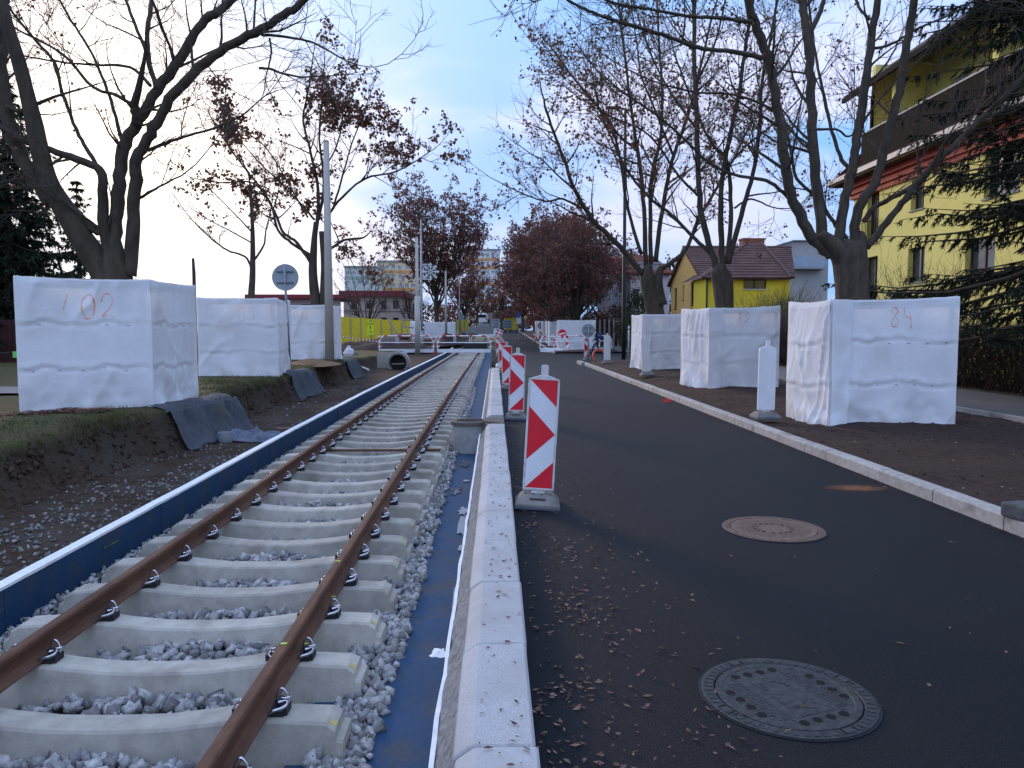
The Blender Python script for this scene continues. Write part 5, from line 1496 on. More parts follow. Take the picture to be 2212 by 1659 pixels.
person('person in black clothes half hidden by the dark lamp post', (p2.x + .1, 60, p2.z if p2.z > 0 else .12), rad(100), 1.74, pm('black_coat', (.012, .012, .014), (.02, .02, .022), 8, .85), pm('black_trousers', (.014, .014, .016)), pm('black_hair', (.012, .01, .01)), .22)

# ================================================================== small posts, fences
WP = pm('white_post', (.66, .67, .68), (.55, .55, .55), 6, .7)
for i, (x, yt, yb, Y) in enumerate([(1358, 704, 746, 46), (1350, 706, 724, 66)]):
    t_, b_ = at(x, yt, Y), at(x, yb, Y); mb = MB(); mb.tube([(b_.x, Y, 0.05), (b_.x, Y, t_.z - .05), (b_.x, Y, t_.z)], [.055, .055, .03], 10)
    root = thing('bollard', ['tall thin white bollard behind the dark lamp post', 'short white bollard farther along the pavement'][i], 'bollard', (b_.x, Y, .05), 'white bollards'); mb.build('post', WP, root, smooth=True)
    mb = MB(); mb.tube([(b_.x, Y, t_.z - .25), (b_.x, Y, t_.z - .18)], .058, 10); mb.build('band', M_DARKPL, root)
root = thing('garden_fence', 'dark garden fence with pale concrete posts behind the pedestrian', 'fence', (9.0, 63, .2))
xx = [1318, 1327, 1340, 1350, 1362, 1374]
for i, x in enumerate(np.linspace(1286, 1376, 10)):
    Y = 66; t_ = at(x, 690, Y); MB().b2((t_.x - .07, Y - .07, .1), (t_.x + .07, Y + .07, t_.z)).build('post', pm('pale_post', (.34, .30, .29), (.28, .25, .24), 4, .9), root)
a_, b_ = at(1284, 700, 66), at(1378, 700, 66)
x = a_.x
while x < b_.x:
    MB().b2((x, 66.09, .3), (x + .13, 66.12, 2.0)).build('slat', pm('red_brown_slat', (.075, .035, .03), (.05, .028, .025), 5, .9), root); x += .16
# rope with green tag left of the nearest lawn guard
root = thing('boundary_rope', 'thin rope with a bright green tag left of the nearest lawn guard', 'rope', (-12, 18, .5))
p0, p1 = at(-40, 764, 17), at(60, 757, 17); mb = MB(); mb.tube([p0, p0.lerp(p1, .5) - Vector((0, 0, .02)), p1], .012, 5); mb.build('rope', M_DARKPL, root)
p = at(35, 766, 16.98); MB().b2((p.x - .07, p.y - .01, p.z - .07), (p.x + .07, p.y, p.z + .07)).build('tag', pm('tag_green', (.20, .62, .15), rough=.5), root)
for p in (p0, p1): MB().b2((p.x - .02, p.y - .02, .3), (p.x + .02, p.y + .02, p.z)).build('stake', M_WOOD, root)
# maroon board fence at the left edge
root = thing('board_fence', 'dark maroon board fence below the spruces at the left edge', 'fence', (-20, 26, .4))
x = -24.0
while x < -13.5:
    MB().b2((x, 26, .35), (x + .17, 26.03, 2.0 + .02 * nz(x, 0))).build('board', pm('maroon_board', (.05, .014, .013), (.035, .012, .011), 5, .85), root); x += .18
MB().b2((-24, 26.031, 1.6), (-13.4, 26.07, 1.7)).build('rail', pm('maroon_board', (.05, .014, .013)), root)
# ================================================================== buildings
M_GLASS = pm('window_glass', (0.035, 0.042, 0.05), (0.06, 0.07, 0.08), 2, .06, spec=.8)
M_GLASSB = pm('window_glass_bright', (0.22, 0.27, 0.33), (0.32, 0.38, 0.45), 1.2, .08, spec=.8)
M_BROWNF = pm('brown_window_frame', (.045, .030, .024), (.06, .04, .03), 9, .6)
M_WHITEF = pm('white_window_frame', (.70, .70, .69), rough=.5)
def facade(parent, mat, axis, pos, u0, u1, z0, z1, ops, depth=.18, name='wall', frame=M_BROWNF, glass=M_GLASS, sill=None, sgn=1, mull=True, fw=.06):
    """wall sheet with real openings; axis 'X': plane x=pos seen from -X (sgn=1); axis 'Y': plane y=pos seen from -Y"""
    mp = (lambda u, z, d: (pos + sgn * d, u, z)) if axis == 'X' else (lambda u, z, d: (u, pos + sgn * d, z))
    us = sorted({u0, u1} | {o[0] for o in ops} | {o[1] for o in ops}); zs = sorted({z0, z1} | {o[2] for o in ops} | {o[3] for o in ops})
    mb = MB()
    for a, b in zip(us[:-1], us[1:]):
        for c, d in zip(zs[:-1], zs[1:]):
            m_, n_ = (a + b) / 2, (c + d) / 2
            if any(o[0] < m_ < o[1] and o[2] < n_ < o[3] for o in ops): continue
            mb.add([mp(a, c, 0), mp(b, c, 0), mp(b, d, 0), mp(a, d, 0)], [(0, 1, 2, 3)])
    for (a, b, c, d) in ops:
        for p, q in (((a, c), (b, c)), ((b, c), (b, d)), ((b, d), (a, d)), ((a, d), (a, c))):
            mb.add([mp(p[0], p[1], 0), mp(q[0], q[1], 0), mp(q[0], q[1], depth + .1), mp(p[0], p[1], depth + .1)], [(0, 1, 2, 3)])
    mb.build(name, mat, parent, fix=False)
    def bx(b_, a, b, c, d, d0, d1):
        P, Q = mp(a, c, d0), mp(b, d, d1); b_.b2(P, Q)
    for (a, b, c, d) in ops:
        f = MB()
        for r_ in ((a, a + fw, c, d), (b - fw, b, c, d), (a + fw, b - fw, c, c + fw), (a + fw, b - fw, d - fw, d)): bx(f, *r_, depth - .03, depth + .03)
        if mull and b - a > .7: bx(f, (a + b) / 2 - fw * .5, (a + b) / 2 + fw * .5, c + fw, d - fw, depth - .03, depth + .03)
        w = f.build('window', frame, parent)
        gl = MB(); gl.add([mp(a, c, depth + .01), mp(b, c, depth + .01), mp(b, d, depth + .01), mp(a, d, depth + .01)], [(0, 1, 2, 3)]); gl.build('pane', glass, w, fix=False)
        if sill:
            s_ = MB(); bx(s_, a - .05, b + .05, c - .05, c - .001, -.06, depth - .031); s_.build('sill', sill, w)
# ---- large yellow apartment house
M_YW = pm('yellow_render', (0.84, 0.74, 0.23), (0.78, 0.69, 0.21), 1.2, .9, .05, 80)
M_RED = pm('red_cornice', (0.42, 0.05, 0.03), (0.36, 0.045, 0.028), 3, .7)
M_ROOFD = pm('dark_roof', (0.045, 0.026, 0.024), (0.06, 0.036, 0.032), 6, .8)
M_SLAT = pm('dark_brown_slat', (.011, .009, .008), (.017, .013, .011), 8, .85, spec=.1)
X = 16.0; Y0, Y1 = 8.0, 34.0
root = thing('apartment_house', 'large yellow apartment house with red cornice and dark slatted attic balcony', 'house', (X, 20, .1))
ops = [(31.7, 32.85, 2.3, 4.75), (28.2, 29.35, 3.46, 4.77), (24.2, 25.75, 3.5, 4.7), (31.75, 32.75, 5.3, 7.5), (28.4, 29.3, 6.2, 7.4), (23.2, 24.9, 5.9, 7.4), (19.5, 21, 3.5, 4.7), (19.5, 21, 6.1, 7.4), (15.5, 17, 3.5, 4.7), (15.5, 17, 6.1, 7.4),
       (30, 31, .7, 1.4), (26, 27, .7, 1.4)]
facade(root, M_YW, 'X', X, Y0, Y1, .0, 7.5, ops, .22, sill=M_CONC)
facade(root, M_YW, 'Y', Y1, X, X + 11, .0, 8.4, [(X + 3, X + 4.2, 3.4, 4.7), (X + 3, X + 4.2, 6, 7.3)], .2, sgn=-1)
MB().b2((X + .01, Y0 - .02, 0), (X + 11, Y0, 8.4)).build('end_wall', M_YW, root)
for (a, b, z0, z1, dx) in ((Y0, Y1 + .15, 7.42, 7.62, .12), (Y0, Y1 + .25, 7.62, 7.85, .22), (Y0, Y1 + .35, 7.85, 8.08, .36)):
    MB().b2((X - dx, a, z0 + .002), (X + .3, b, z1)).build('cornice_step', M_RED, root)
MB().b2((X - .82, Y0, 8.085), (X + .3, Y1 + .8, 8.16)).build('eaves_soffit', pm('dark_soffit', (.06, .03, .028)), root)
MB().b2((X - .9, Y0, 8.165), (X - .70, Y1 + .88, 8.36)).build('gutter', pm('pale_gutter', (.62, .57, .50), (.5, .46, .41), 4, .6), root)
MB().b2((X - .69, Y1 + .70, 8.165), (X + 11.5, Y1 + .88, 8.36)).build('gutter', pm('pale_gutter', (.62, .57, .50)), root)
mb = MB(); mb.add([(X - .72, Y0, 8.36), (X - .72, Y1 + .72, 8.36), (X + .5, Y1 - .5, 9.15), (X + .5, Y0, 9.15)], [(0, 1, 2, 3)])
mb.add([(X - .72, Y1 + .72, 8.36), (X + 11, Y1 + .72, 8.36), (X + 9.5, Y1 - .8, 9.9), (X + .5, Y1 - .8, 9.9)], [(0, 1, 2, 3)]); mb.add([(X - .72, Y1 + .72, 8.36), (X + .5, Y1 - .8, 9.9), (X + .5, Y1 - .5, 9.15)], [(0, 1, 2)])
mb.build('skirt_roof', pm('dark_red_tiles', (.13, .04, .035), (.09, .032, .03), 14, .8, .4, 30), root)
# slatted balcony
yy = Y0
while yy < Y1 - .8:
    MB().b2((X - .12, yy, 8.75), (X - .09, yy + .10, 10.05)).build('balcony_slat', M_SLAT, root); yy += .118
MB().b2((X - .15, Y0, 10.051), (X - .04, Y1 - .75, 10.12)).build('balcony_rail', pm('pale_rail', (.45, .43, .40)), root)
MB().b2((X - .085, Y0, 8.7), (X - .05, Y1 - .78, 10.0)).build('balcony_lining', M_SLAT, root)
MB().b2((X - .08, Y0, 8.6), (X + 2, Y1 - .9, 8.72)).build('balcony_floor', M_CONC, root)
# attic
AX = X + 1.5
facade(root, M_YW, 'X', AX, Y0, Y1 - .9, 8.7, 12.98, [(28.4, 29.5, 9.3, 11.2), (26.2, 27.2, 9.3, 11.4), (21.5, 23, 9.3, 11.4), (17, 18.5, 9.3, 11.4)], .15, frame=M_WHITEF, glass=M_GLASSB)
for yw in (24.6, 30.9): MB().b2((X + .1, yw, 8.72), (AX - .002, yw + .3, 12.35)).build('divider_wall', M_YW, root)
MB().b2((X + .2, Y1 - 1.2, 8.72), (X + 10, Y1 - .9, 12.9)).build('attic_end_wall', M_YW, root)
MB().b2((X + .02, Y1 - 1.3, 8.75), (X + .14, Y1 - 1.18, 11.6)).build('corner_post', M_SLAT, root)
mb = MB(); mb.prism([(X - .55, 11.65), (X + 6, 16.2), (X + 12.5, 11.65), (X + 12.5, 11.9), (X + 6, 16.5), (X - .55, 11.95)], Y0, Y1 + .1); mb.build('roof', M_ROOFD, root)
MB().b2((X - .62, Y0, 11.66), (X - .50, Y1 + .15, 11.86)).build('roof_gutter', M_SLAT, root)
for (a, b, z0) in ((31.55, 33.0, 5.3), (31.55, 33.0, 2.35)):   # french balcony rails
    for zz in (z0 + .08, z0 + .95): 
        mb = MB(); mb.bar((X - .12, a, zz), (X - .12, b, zz), .03); mb.build('railing_bar', M_SLAT, root)
    for t in np.linspace(a, b, 12):
        mb = MB(); mb.bar((X - .12, t, z0 + .08), (X - .12, t, z0 + .95), .018); mb.build('railing_bar', M_SLAT, root)

# ---- peach and yellow house with brown roof
M_PEACH = pm('peach_render', (.74, .46, .14), (.68, .42, .13), 1.5, .9)
M_YEL2 = pm('bright_yellow_render', (.80, .62, .05), (.74, .57, .045), 1.5, .9)
M_TILE = pm('brown_tiles', (.125, .060, .048), (.088, .045, .038), 5, .85, .5, 22, c3=(.16, .085, .068), s3=1.0)
def tile_roof(parent, a, b, c, d, nrow, ncol, mat, name='roof', thick=.12):
    """sloping roof plane a-b eaves, d-c ridge, with courses stepped like shingles"""
    a, b, c, d = map(Vector, (a, b, c, d)); nrm = (b - a).cross(d - a).normalized()
    if nrm.z < 0: nrm = -nrm
    mb = MB(); 
    for i in range(nrow):
        t0, t1 = i / nrow, (i + 1) / nrow
        p, q, r_, s_ = a.lerp(d, t0), b.lerp(c, t0), b.lerp(c, t1), a.lerp(d, t1)
        mb.add([p + nrm * .05, q + nrm * .05, r_ + nrm * .012, s_ + nrm * .012, p - nrm * .02, q - nrm * .02], [(0, 1, 2, 3), (4, 5, 1, 0)])
    mb.add([a - nrm * thick, b - nrm * thick, c - nrm * thick, d - nrm * thick, a, b, c, d], [(3, 2, 1, 0), (0, 1, 5, 4), (1, 2, 6, 5), (3, 0, 4, 7)])
    return mb.build(name, mat, parent, fix=False)
root = thing('family_house', 'peach and yellow house with brown tiled roof behind the second verge guard', 'house', (14, 52, .2))
gx, gy0, gy1, gr, ge = 14.0, 51.5, 60.5, 7.6, 5.3
facade(root, M_PEACH, 'X', gx, gy0, gy1, 0, ge, [(58.6, 59.4, 3.3, 4.9), (56.4, 56.8, 3.9, 5.0), (53.6, 54.4, 3.4, 5.1)], .12, sill=M_RED)
mb = MB(); mb.add([(gx, gy0, ge), (gx, gy1, ge), (gx, 56, gr)], [(0, 1, 2)]); mb.add([(gx + .25, gy0, ge), (gx + .25, gy1, ge), (gx + .25, 56, gr)], [(2, 1, 0)]); mb.build('gable', M_PEACH, root, fix=False)
tile_roof(root, (gx - .25, gy0 - .4, ge - .1), (20.2, gy0 - .4, ge - .1), (21.8, 56, gr + .1), (gx - .25, 56, gr + .1), 14, 1, M_TILE)
tile_roof(root, (21.8, gy1 + .4, ge - .1), (gx - .25, gy1 + .4, ge - .1), (gx - .25, 56, gr + .1), (21.8, 56, gr + .1), 14, 1, M_TILE)
MB().b2((gx - .3, gy0 - .42, ge - .28), (gx - .2, gy0 - .2, ge)).build('eaves_end', M_RED, root)
facade(root, M_YEL2, 'Y', 51.5, gx, 20.0, 0, ge, [], .1)
# lower wing
ey = 48.5; ex0, ex1, ez = 13.45, 18.3, 5.0
facade(root, M_YEL2, 'Y', ey, ex0, ex1, 0, ez, [(at(1606, 600, ey).x, at(1656, 600, ey).x, at(1606, 624, ey).z, at(1606, 596, ey).z)], .15, sill=M_WHITEF)
MB().b2((ex0, ey + .002, 0), (ex0 + .02, 51.5, ez)).build('wing_side_wall', M_YEL2, root); MB().b2((ex1 - .02, ey + .002, 0), (ex1, 51.5, ez)).build('wing_side_wall', M_YEL2, root)
apx = at(1616, 538, 54); rx_ = apx.x
tile_roof(root, (ex0 - .3, ey - .35, ez - .05), (ex1 + .5, ey - .35, ez - .05), (rx_ + .6, 53, gr + .05), (rx_ - .4, 53, gr + .05), 13, 1, M_TILE)
mb = MB(); mb.add([(ex0 - .3, ey - .35, ez - .05), (rx_ - .4, 53, gr + .05), (ex0 - .3, 54, ez - .05)], [(0, 1, 2)]); mb.add([(ex1 + .5, ey - .35, ez - .05), (ex1 + .5, 54, ez - .05), (rx_ + .6, 53, gr + .05)], [(0, 1, 2)]); mb.build('hip_roof', M_TILE, root, fix=False)
for (p, q) in (((ex0 - .3, ey - .35, ez), (rx_ - .4, 53, gr + .12)), ((ex1 + .5, ey - .35, ez), (rx_ + .6, 53, gr + .12))):
    mb = MB(); mb.tube([p, q], .09, 8); mb.build('hip_ridge', pm('ridge_tiles', (.15, .085, .07), (.11, .06, .05), 5, .85), root)
mb = MB(); mb.tube([(gx - .25, 56, gr + .14), (21.8, 56, gr + .14)], .1, 8); mb.build('ridge', pm('ridge_tiles', (.15, .085, .07)), root)
mb = MB(); mb.tube([(13.5, ey - .06, .2), (13.5, ey - .06, ez - .1)], .06, 8); mb.build('downpipe', M_BROWNF, root)
# brick chimney
cx0, cx1 = at(1600, 530, 58).x, at(1646, 530, 58).x; czt = at(1620, 516, 58).z
ch = MB().b2((cx0, 57.5, 7.0), (cx1, 58.4, czt - .12)).build('chimney', pm('mortar_red', (.32, .15, .10), (.26, .12, .08), 6, .9), root)
bk = MB(); bk.b2((0, 0, 0), (.235, .02, .065)); bkm = bk.mesh('brick', pm('brick_red', (.36, .13, .075), (.27, .10, .06), 4, .9))
z = 7.9; row = 0
while z < czt - .2:
    x = cx0 + .01 - (.12 if row % 2 else 0)
    while x < cx1 - .2:
        if x >= cx0: o = link('brick', bkm, ch); o.location = (x, 57.487, z)
        x += .25
    z += .08; row += 1
MB().b2((cx0 - .06, 57.44, czt - .119), (cx1 + .06, 58.46, czt)).build('chimney_cap', pm('brick_red', (.36, .13, .075)), root)
mb = MB(); mb.bar((cx1 - .3, 58, czt), (cx1 - .3, 58, czt + 2.2), .03); mb.build('antenna', M_GALV, root)

# ---- white houses with red roofs
root = thing('family_house', 'white house with red tiled roof behind the third verge guard', 'house', (12, 72, .3))
M_WALLW = pm('white_render', (.66, .67, .70), (.60, .61, .64), 1.5, .9); M_PINKW = pm('pale_pink_render', (.62, .54, .53), (.57, .5, .49), 1.5, .9)
M_RT = pm('red_tiles', (.24, .075, .045), (.18, .055, .038), 5, .85, .5, 20)
xw0, xw1 = at(1322, 600, 72).x, at(1378, 600, 72).x; ez = at(1322, 590, 72).z
facade(root, M_WALLW, 'Y', 72, xw0, xw1, 0, ez, [(xw0 + .6, xw0 + 1.4, ez - 1.9, ez - .5), (xw0 + .6, xw0 + 1.4, 1.4, 2.9)], .12, frame=M_WHITEF, glass=M_GLASSB)
facade(root, M_WALLW, 'X', xw0, 72, 82, 0, ez, [(74, 75, ez - 2, ez - .5), (78, 79, ez - 2, ez - .5)], .12, frame=M_WHITEF, glass=M_GLASSB)
tile_roof(root, (xw0 - .4, 71.6, ez - .1), (xw1 + .3, 71.6, ez - .1), (xw1 + .3, 76, ez + 1.9), (xw0 - .4, 76, ez + 1.9), 12, 1, M_RT)
mb = MB(); mb.add([(xw0 - .01, 72, ez), (xw0 - .01, 80, ez), (xw0 - .01, 76, ez + 1.8)], [(0, 1, 2)]); mb.build('gable', M_WALLW, root, fix=False)
root = thing('family_house', 'pale pink house with red gable roof and white dormer behind the bare trees', 'house', (14, 66, .3))
x0, x1 = at(1362, 600, 66).x, at(1447, 600, 66).x; ez = at(1400, 588, 66).z; rz_ = at(1400, 541, 66).z
facade(root, M_PINKW, 'Y', 66, x0, x1, 0, ez, [(x0 + .25, x0 + .75, 3.6, 5.2), (x0 + 1.0, x0 + 1.5, 3.6, 5.2), (x1 - 1.2, x1 - .5, 3.4, 4.8)], .12, frame=M_BROWNF)
facade(root, M_WALLW, 'X', x1, 66, 74, 0, ez, [], .1)
tile_roof(root, (x0 - .3, 65.6, ez - .1), (x1 + .3, 65.6, ez - .1), (x1 - .8, 70, rz_), (x0 + .9, 70, rz_), 12, 1, M_RT)
mb = MB(); mb.add([(x0 - .3, 65.6, ez - .1), (x0 + .9, 70, rz_), (x0 - .3, 74, ez - .1)], [(0, 1, 2)]); mb.add([(x1 + .3, 65.6, ez - .1), (x1 + .3, 74, ez - .1), (x1 - .8, 70, rz_)], [(0, 1, 2)]); mb.build('hip_roof', M_RT, root, fix=False)
d0, d1 = at(1383, 600, 66.3).x, at(1424, 600, 66.3).x
MB().b2((d0, 66.3, ez - .1), (d1, 69, ez + .75)).build('dormer', M_WALLW, root); MB().b2((d0 + .2, 66.27, ez + .1), (d1 - .2, 66.299, ez + .6)).build('dormer_window', M_GLASSB, root); MB().b2((d0 - .2, 66.1, ez + .751), (d1 + .2, 69.2, ez + .85)).build('dormer_roof', pm('grey_trim', (.4, .42, .45)), root)
# ---- grey modern house with glazed balcony
root = thing('modern_house', 'grey modern house with mono pitch roof and glass balcony', 'house', (34, 88, .5))
x0, x1 = at(1655, 550, 88).x, at(1790, 550, 88).x; z0 = at(1660, 540, 88).z; zt = at(1710, 521, 88).z; xm = at(1712, 540, 88).x
mb = MB(); mb.prism([(x0, 0), (x1, 0), (x1, zt), (xm, zt), (x0, z0)], 88, 98); mb.build('wall', pm('grey_render', (.42, .41, .39), (.37, .36, .34), 1, .9), root)
mb = MB(); mb.prism([(x0 - .2, z0 + .003), (xm, zt + .003), (x1 + .3, zt + .003), (x1 + .3, zt + .12), (xm, zt + .12), (x0 - .2, z0 + .12)], 87.7, 98.2); mb.build('roof', M_GALV, root)
a_, b_ = at(1722, 552, 87.9), at(1760, 578, 87.9)
MB().b2((a_.x, 87.97, b_.z), (b_.x, 87.999, a_.z)).build('balcony_window', M_GLASSB, root); MB().b2((a_.x - .8, 86.6, b_.z - .25), (b_.x + .8, 87.998, b_.z - .05)).build('balcony_slab', M_CONC, root); MB().b2((a_.x - .8, 86.6, b_.z - .049), (b_.x + .8, 86.63, b_.z + .9)).build('balcony_glass', M_GLASSB, root)
MB().b2((x0 + 4.2, 90, zt - 1.2), (x0 + 4.5, 90.3, zt + .35)).build('flue', M_BROWNF, root)

# ---- beige building with red roof, left distance
root = thing('school_building', 'beige building with red roof edge behind the yellow fence', 'building', (-16, 100, .5))
YY = 100; M_BEIGE = pm('beige_render', (.50, .41, .34), (.44, .36, .30), .8, .9)
x0, x1 = at(742, 650, YY).x, at(868, 650, YY).x; zt = at(800, 641, YY).z
ops = []
for xd in (765, 797, 829, 861 - 6):
    ops += [(at(xd - 6, 650, YY).x, at(xd + 6, 650, YY).x, at(xd, 667, YY).z, at(xd, 650, YY).z), (at(xd - 6, 650, YY).x, at(xd + 6, 650, YY).x, .9, at(xd, 686, YY).z)]
facade(root, M_BEIGE, 'Y', YY, x0, x1, 0, zt, ops, .2, glass=M_GLASS)
MB().b2((x0 - .5, YY - .5, zt + .001), (x1 + .5, YY + 12, zt + .75)).build('roof', pm('red_sheet_roof', (.26, .035, .045), (.20, .03, .04), 2, .6), root)
MB().b2((x0, YY - .07, at(800, 673, YY).z), (x1, YY - .001, at(800, 671, YY).z)).build('string_course', pm('course', (.27, .22, .19)), root)
facade(root, M_BEIGE, 'X', x1, YY, YY + 26, 0, zt, [(YY + 3 + 5 * k, YY + 6 + 5 * k, z_, z_ + 1.4) for k in range(4) for z_ in (1.2, 4.2)], .2, sgn=-1, glass=M_GLASSB)
# low red roof left of it
root = thing('low_building', 'low pinkish building with long red roof behind the second lawn guard', 'building', (-26, 82, .5))
x0, x1 = at(540, 640, 82).x, at(736, 640, 82).x; zt = at(600, 645, 82).z
facade(root, pm('pinkish_render', (.40, .28, .26), (.34, .24, .22), .8, .9), 'Y', 82, x0, x1, 0, zt, [(x0 + 1 + k * 2.2, x0 + 2 + k * 2.2, 1.4, zt - .6) for k in range(4)], .15)
MB().b2((x0 - .4, 81.5, zt + .001), (x1 + .3, 92, zt + .42)).build('roof', pm('red_sheet_roof', (.26, .035, .045)), root)
# ---- panel blocks
def panel_block(label, xl, xr, yt, Y, floors, cols, wall, band, band_rows, zbase=0.0, glass=M_GLASSB, part_w=.55):
    x0, x1 = at(xl, yt, Y).x, at(xr, yt, Y).x; zt = at((xl + xr) / 2, yt, Y).z
    root = thing('panel_block', label, 'apartment block', (x0, Y, 0), 'distant panel apartment blocks')
    fh = (zt - .6) / floors; cw = (x1 - x0) / cols; ops = []
    for f_ in range(floors):
        for c_ in range(cols):
            u = x0 + cw * (c_ + .5); ops.append((u - cw * part_w / 2, u + cw * part_w / 2, f_ * fh + fh * .35, f_ * fh + fh * .82))
    facade(root, wall, 'Y', Y, x0, x1, 0, zt, ops, .25, frame=M_WHITEF, glass=glass, fw=.12)
    for f_ in band_rows:
        MB().b2((x0 - .02, Y - .12, f_ * fh + .02), (x1 + .02, Y - .01, f_ * fh + fh * .32)).build('colour_band', band, root)
    MB().b2((x0 - .2, Y - .3, zt + .001), (x1 + .2, Y + 12, zt + .5)).build('roof', M_CONC, root)
    MB().b2((x0, Y + .4, 0), (x0 + .2, Y + 12, zt)).build('side_wall', wall, root); MB().b2((x1 - .2, Y + .4, 0), (x1, Y + 12, zt)).build('side_wall', wall, root)
M_PALE = pm('pale_panel', (.76, .76, .74), (.70, .70, .68), .3, .9); M_ORB = pm('orange_band', (.70, .36, .14), (.64, .33, .13), .5, .9)
panel_block('tall pale panel block with orange bands in the centre distance', 1006, 1080, 541, 250, 10, 7, M_PALE, M_ORB, (9, 8, 6, 4, 2))
panel_block('pale green grey panel block behind the beige building', 744, 812, 578, 220, 7, 5, pm('greenish_panel', (.62, .66, .56), (.57, .60, .52), .3, .9), pm('green_band', (.36, .42, .36)), (6, 4, 2))
panel_block('orange and white panel block right of the greenish one', 814, 900, 566, 235, 8, 6, pm('cream_panel', (.74, .60, .40), (.70, .57, .38), .3, .9), M_ORB, (7, 5, 3))
# ---- cream hall with lettering
YY = 175; root = thing('cream_hall', 'cream hall with dark letters and garage doors at the street end', 'building', (-4, YY, 1.5))
p, q = at(1040, 670, YY), at(1068, 700, YY)
MB().b2((p.x, YY, q.z - 1), (q.x, YY + 10, p.z)).build('wall', pm('cream_render', (.62, .57, .42), (.57, .52, .39), .5, .9), root)
mb = MB(); e_ = at(1028, 683, YY + 18); mb.add([(p.x, YY, q.z - 1), (p.x, YY, p.z), (p.x - 5, YY + 22, p.z + .2), (p.x - 5, YY + 22, q.z - 1)], [(0, 1, 2, 3)]); mb.build('side_wall', pm('cream_render', (.62, .57, .42)), root)
MB().b2((p.x - .1, YY - .1, p.z + .001), (q.x + .1, YY + 10.1, p.z + .2)).build('roof', M_CONC, root)
text('bus', 1.0, ((p.x + .7), YY - .03, p.z - .8), M_BLACK, root)
for k in range(3): MB().b2((p.x + .3 + k * .9, YY - .03, q.z - .6), (p.x + .95 + k * .9, YY - .002, q.z + 1.1)).build('door', M_BROWNF, root)
# blue information sign and diamond sign in the distance
for (x, yt, yb, Y, lb, mt, dia) in ((1120.5, 673, 686, 92, 'small blue rectangular road sign above the far guards', pm('sign_blue', (.03, .16, .42), rough=.5), False), (1135, 681, 690, 100, 'small yellow and white diamond sign above the far guards', pm('sign_yellow', (.62, .55, .25), rough=.5), True)):
    p = at(x, (yt + yb) / 2, Y); hh = (yb - yt) / F_PX * Y / 2; root = thing('road_sign', lb, 'road sign', (p.x, Y, .5), 'distant road signs')
    mb = MB(); mb.tube([(p.x, Y + .04, .4), (p.x, Y + .04, p.z + hh)], .035, 8); mb.build('post', M_GALV, root)
    M = Matrix.Rotation(math.pi / 4, 4, 'Y') if dia else None
    mb = MB(); mb.box((p.x, Y, p.z), ((1.3 if dia else 1.1) * hh, .02, (1.3 if dia else 2) * hh), M=M); mb.build('panel', mt, root)
    if not dia: MB().b2((p.x - .3, Y - .02, p.z - hh - .75), (p.x + .3, Y, p.z - hh - .02)).build('plate', M_BW, root)
# ================================================================== trees
M_BARK = pm('grey_bark', (0.052, 0.040, 0.029), (0.095, 0.076, 0.056), 9, 0.95, 0.9, 22, stretch=(1, 1, .35), c3=(0.066, 0.066, 0.042), s3=1.4, f3=(.58, .78))
M_BARKD = pm('dark_bark', (0.050, 0.037, 0.026), (0.088, 0.068, 0.048), 9, 0.95, 0.9, 22, stretch=(1, 1, .35), c3=(0.046, 0.052, 0.028), s3=1.0, f3=(.55, .75))
M_TWIG = pm('twig', (0.085, 0.068, 0.056), (0.125, 0.104, 0.088), 5, 0.95)
M_DEAD = pm('dead_leaf', (0.190, 0.105, 0.062), (0.125, 0.070, 0.046), 14, 0.85, spec=.15, island=.5)
M_DEADR = pm('red_brown_leaf', (0.185, 0.095, 0.078), (0.135, 0.070, 0.060), 3, 0.9, spec=.1, island=.5)
M_NEED = pm('spruce_needles', (0.016, 0.026, 0.016), (0.034, 0.048, 0.026), 6, 0.8, spec=.15)
M_GREEN = pm('evergreen_leaf', (0.030, 0.045, 0.018), (0.060, 0.075, 0.028), 3, 0.85)
for _m in (M_DEAD, M_DEADR):     # thin leaves let some light through
    _nd, _lk = _m.node_tree.nodes, _m.node_tree.links
    _t = N(_nd, 'ShaderNodeBsdfTranslucent'); _t.inputs['Color'].default_value = (.22, .10, .065, 1)
    _x = N(_nd, 'ShaderNodeMixShader'); _x.inputs[0].default_value = .3
    _lk.new(_nd['Principled BSDF'].outputs[0], _x.inputs[1]); _lk.new(_t.outputs[0], _x.inputs[2]); _lk.new(_x.outputs[0], _nd['Material Output'].inputs['Surface'])
def cr(pts, rad_, per=5):
    P = [Vector(p) for p in pts]; out, rr = [], []
    for i in range(len(P) - 1):
        p0, p1, p2, p3 = P[max(i - 1, 0)], P[i], P[i + 1], P[min(i + 2, len(P) - 1)]
        for k in range(per):
            t = k / per
            out.append(.5 * ((2 * p1) + (p2 - p0) * t + (2 * p0 - 5 * p1 + 4 * p2 - p3) * t * t + (3 * p1 - p0 - 3 * p2 + p3) * t ** 3)); rr.append(rad_[i] + (rad_[i + 1] - rad_[i]) * t)
    return out + [P[-1]], rr + [rad_[-1]]
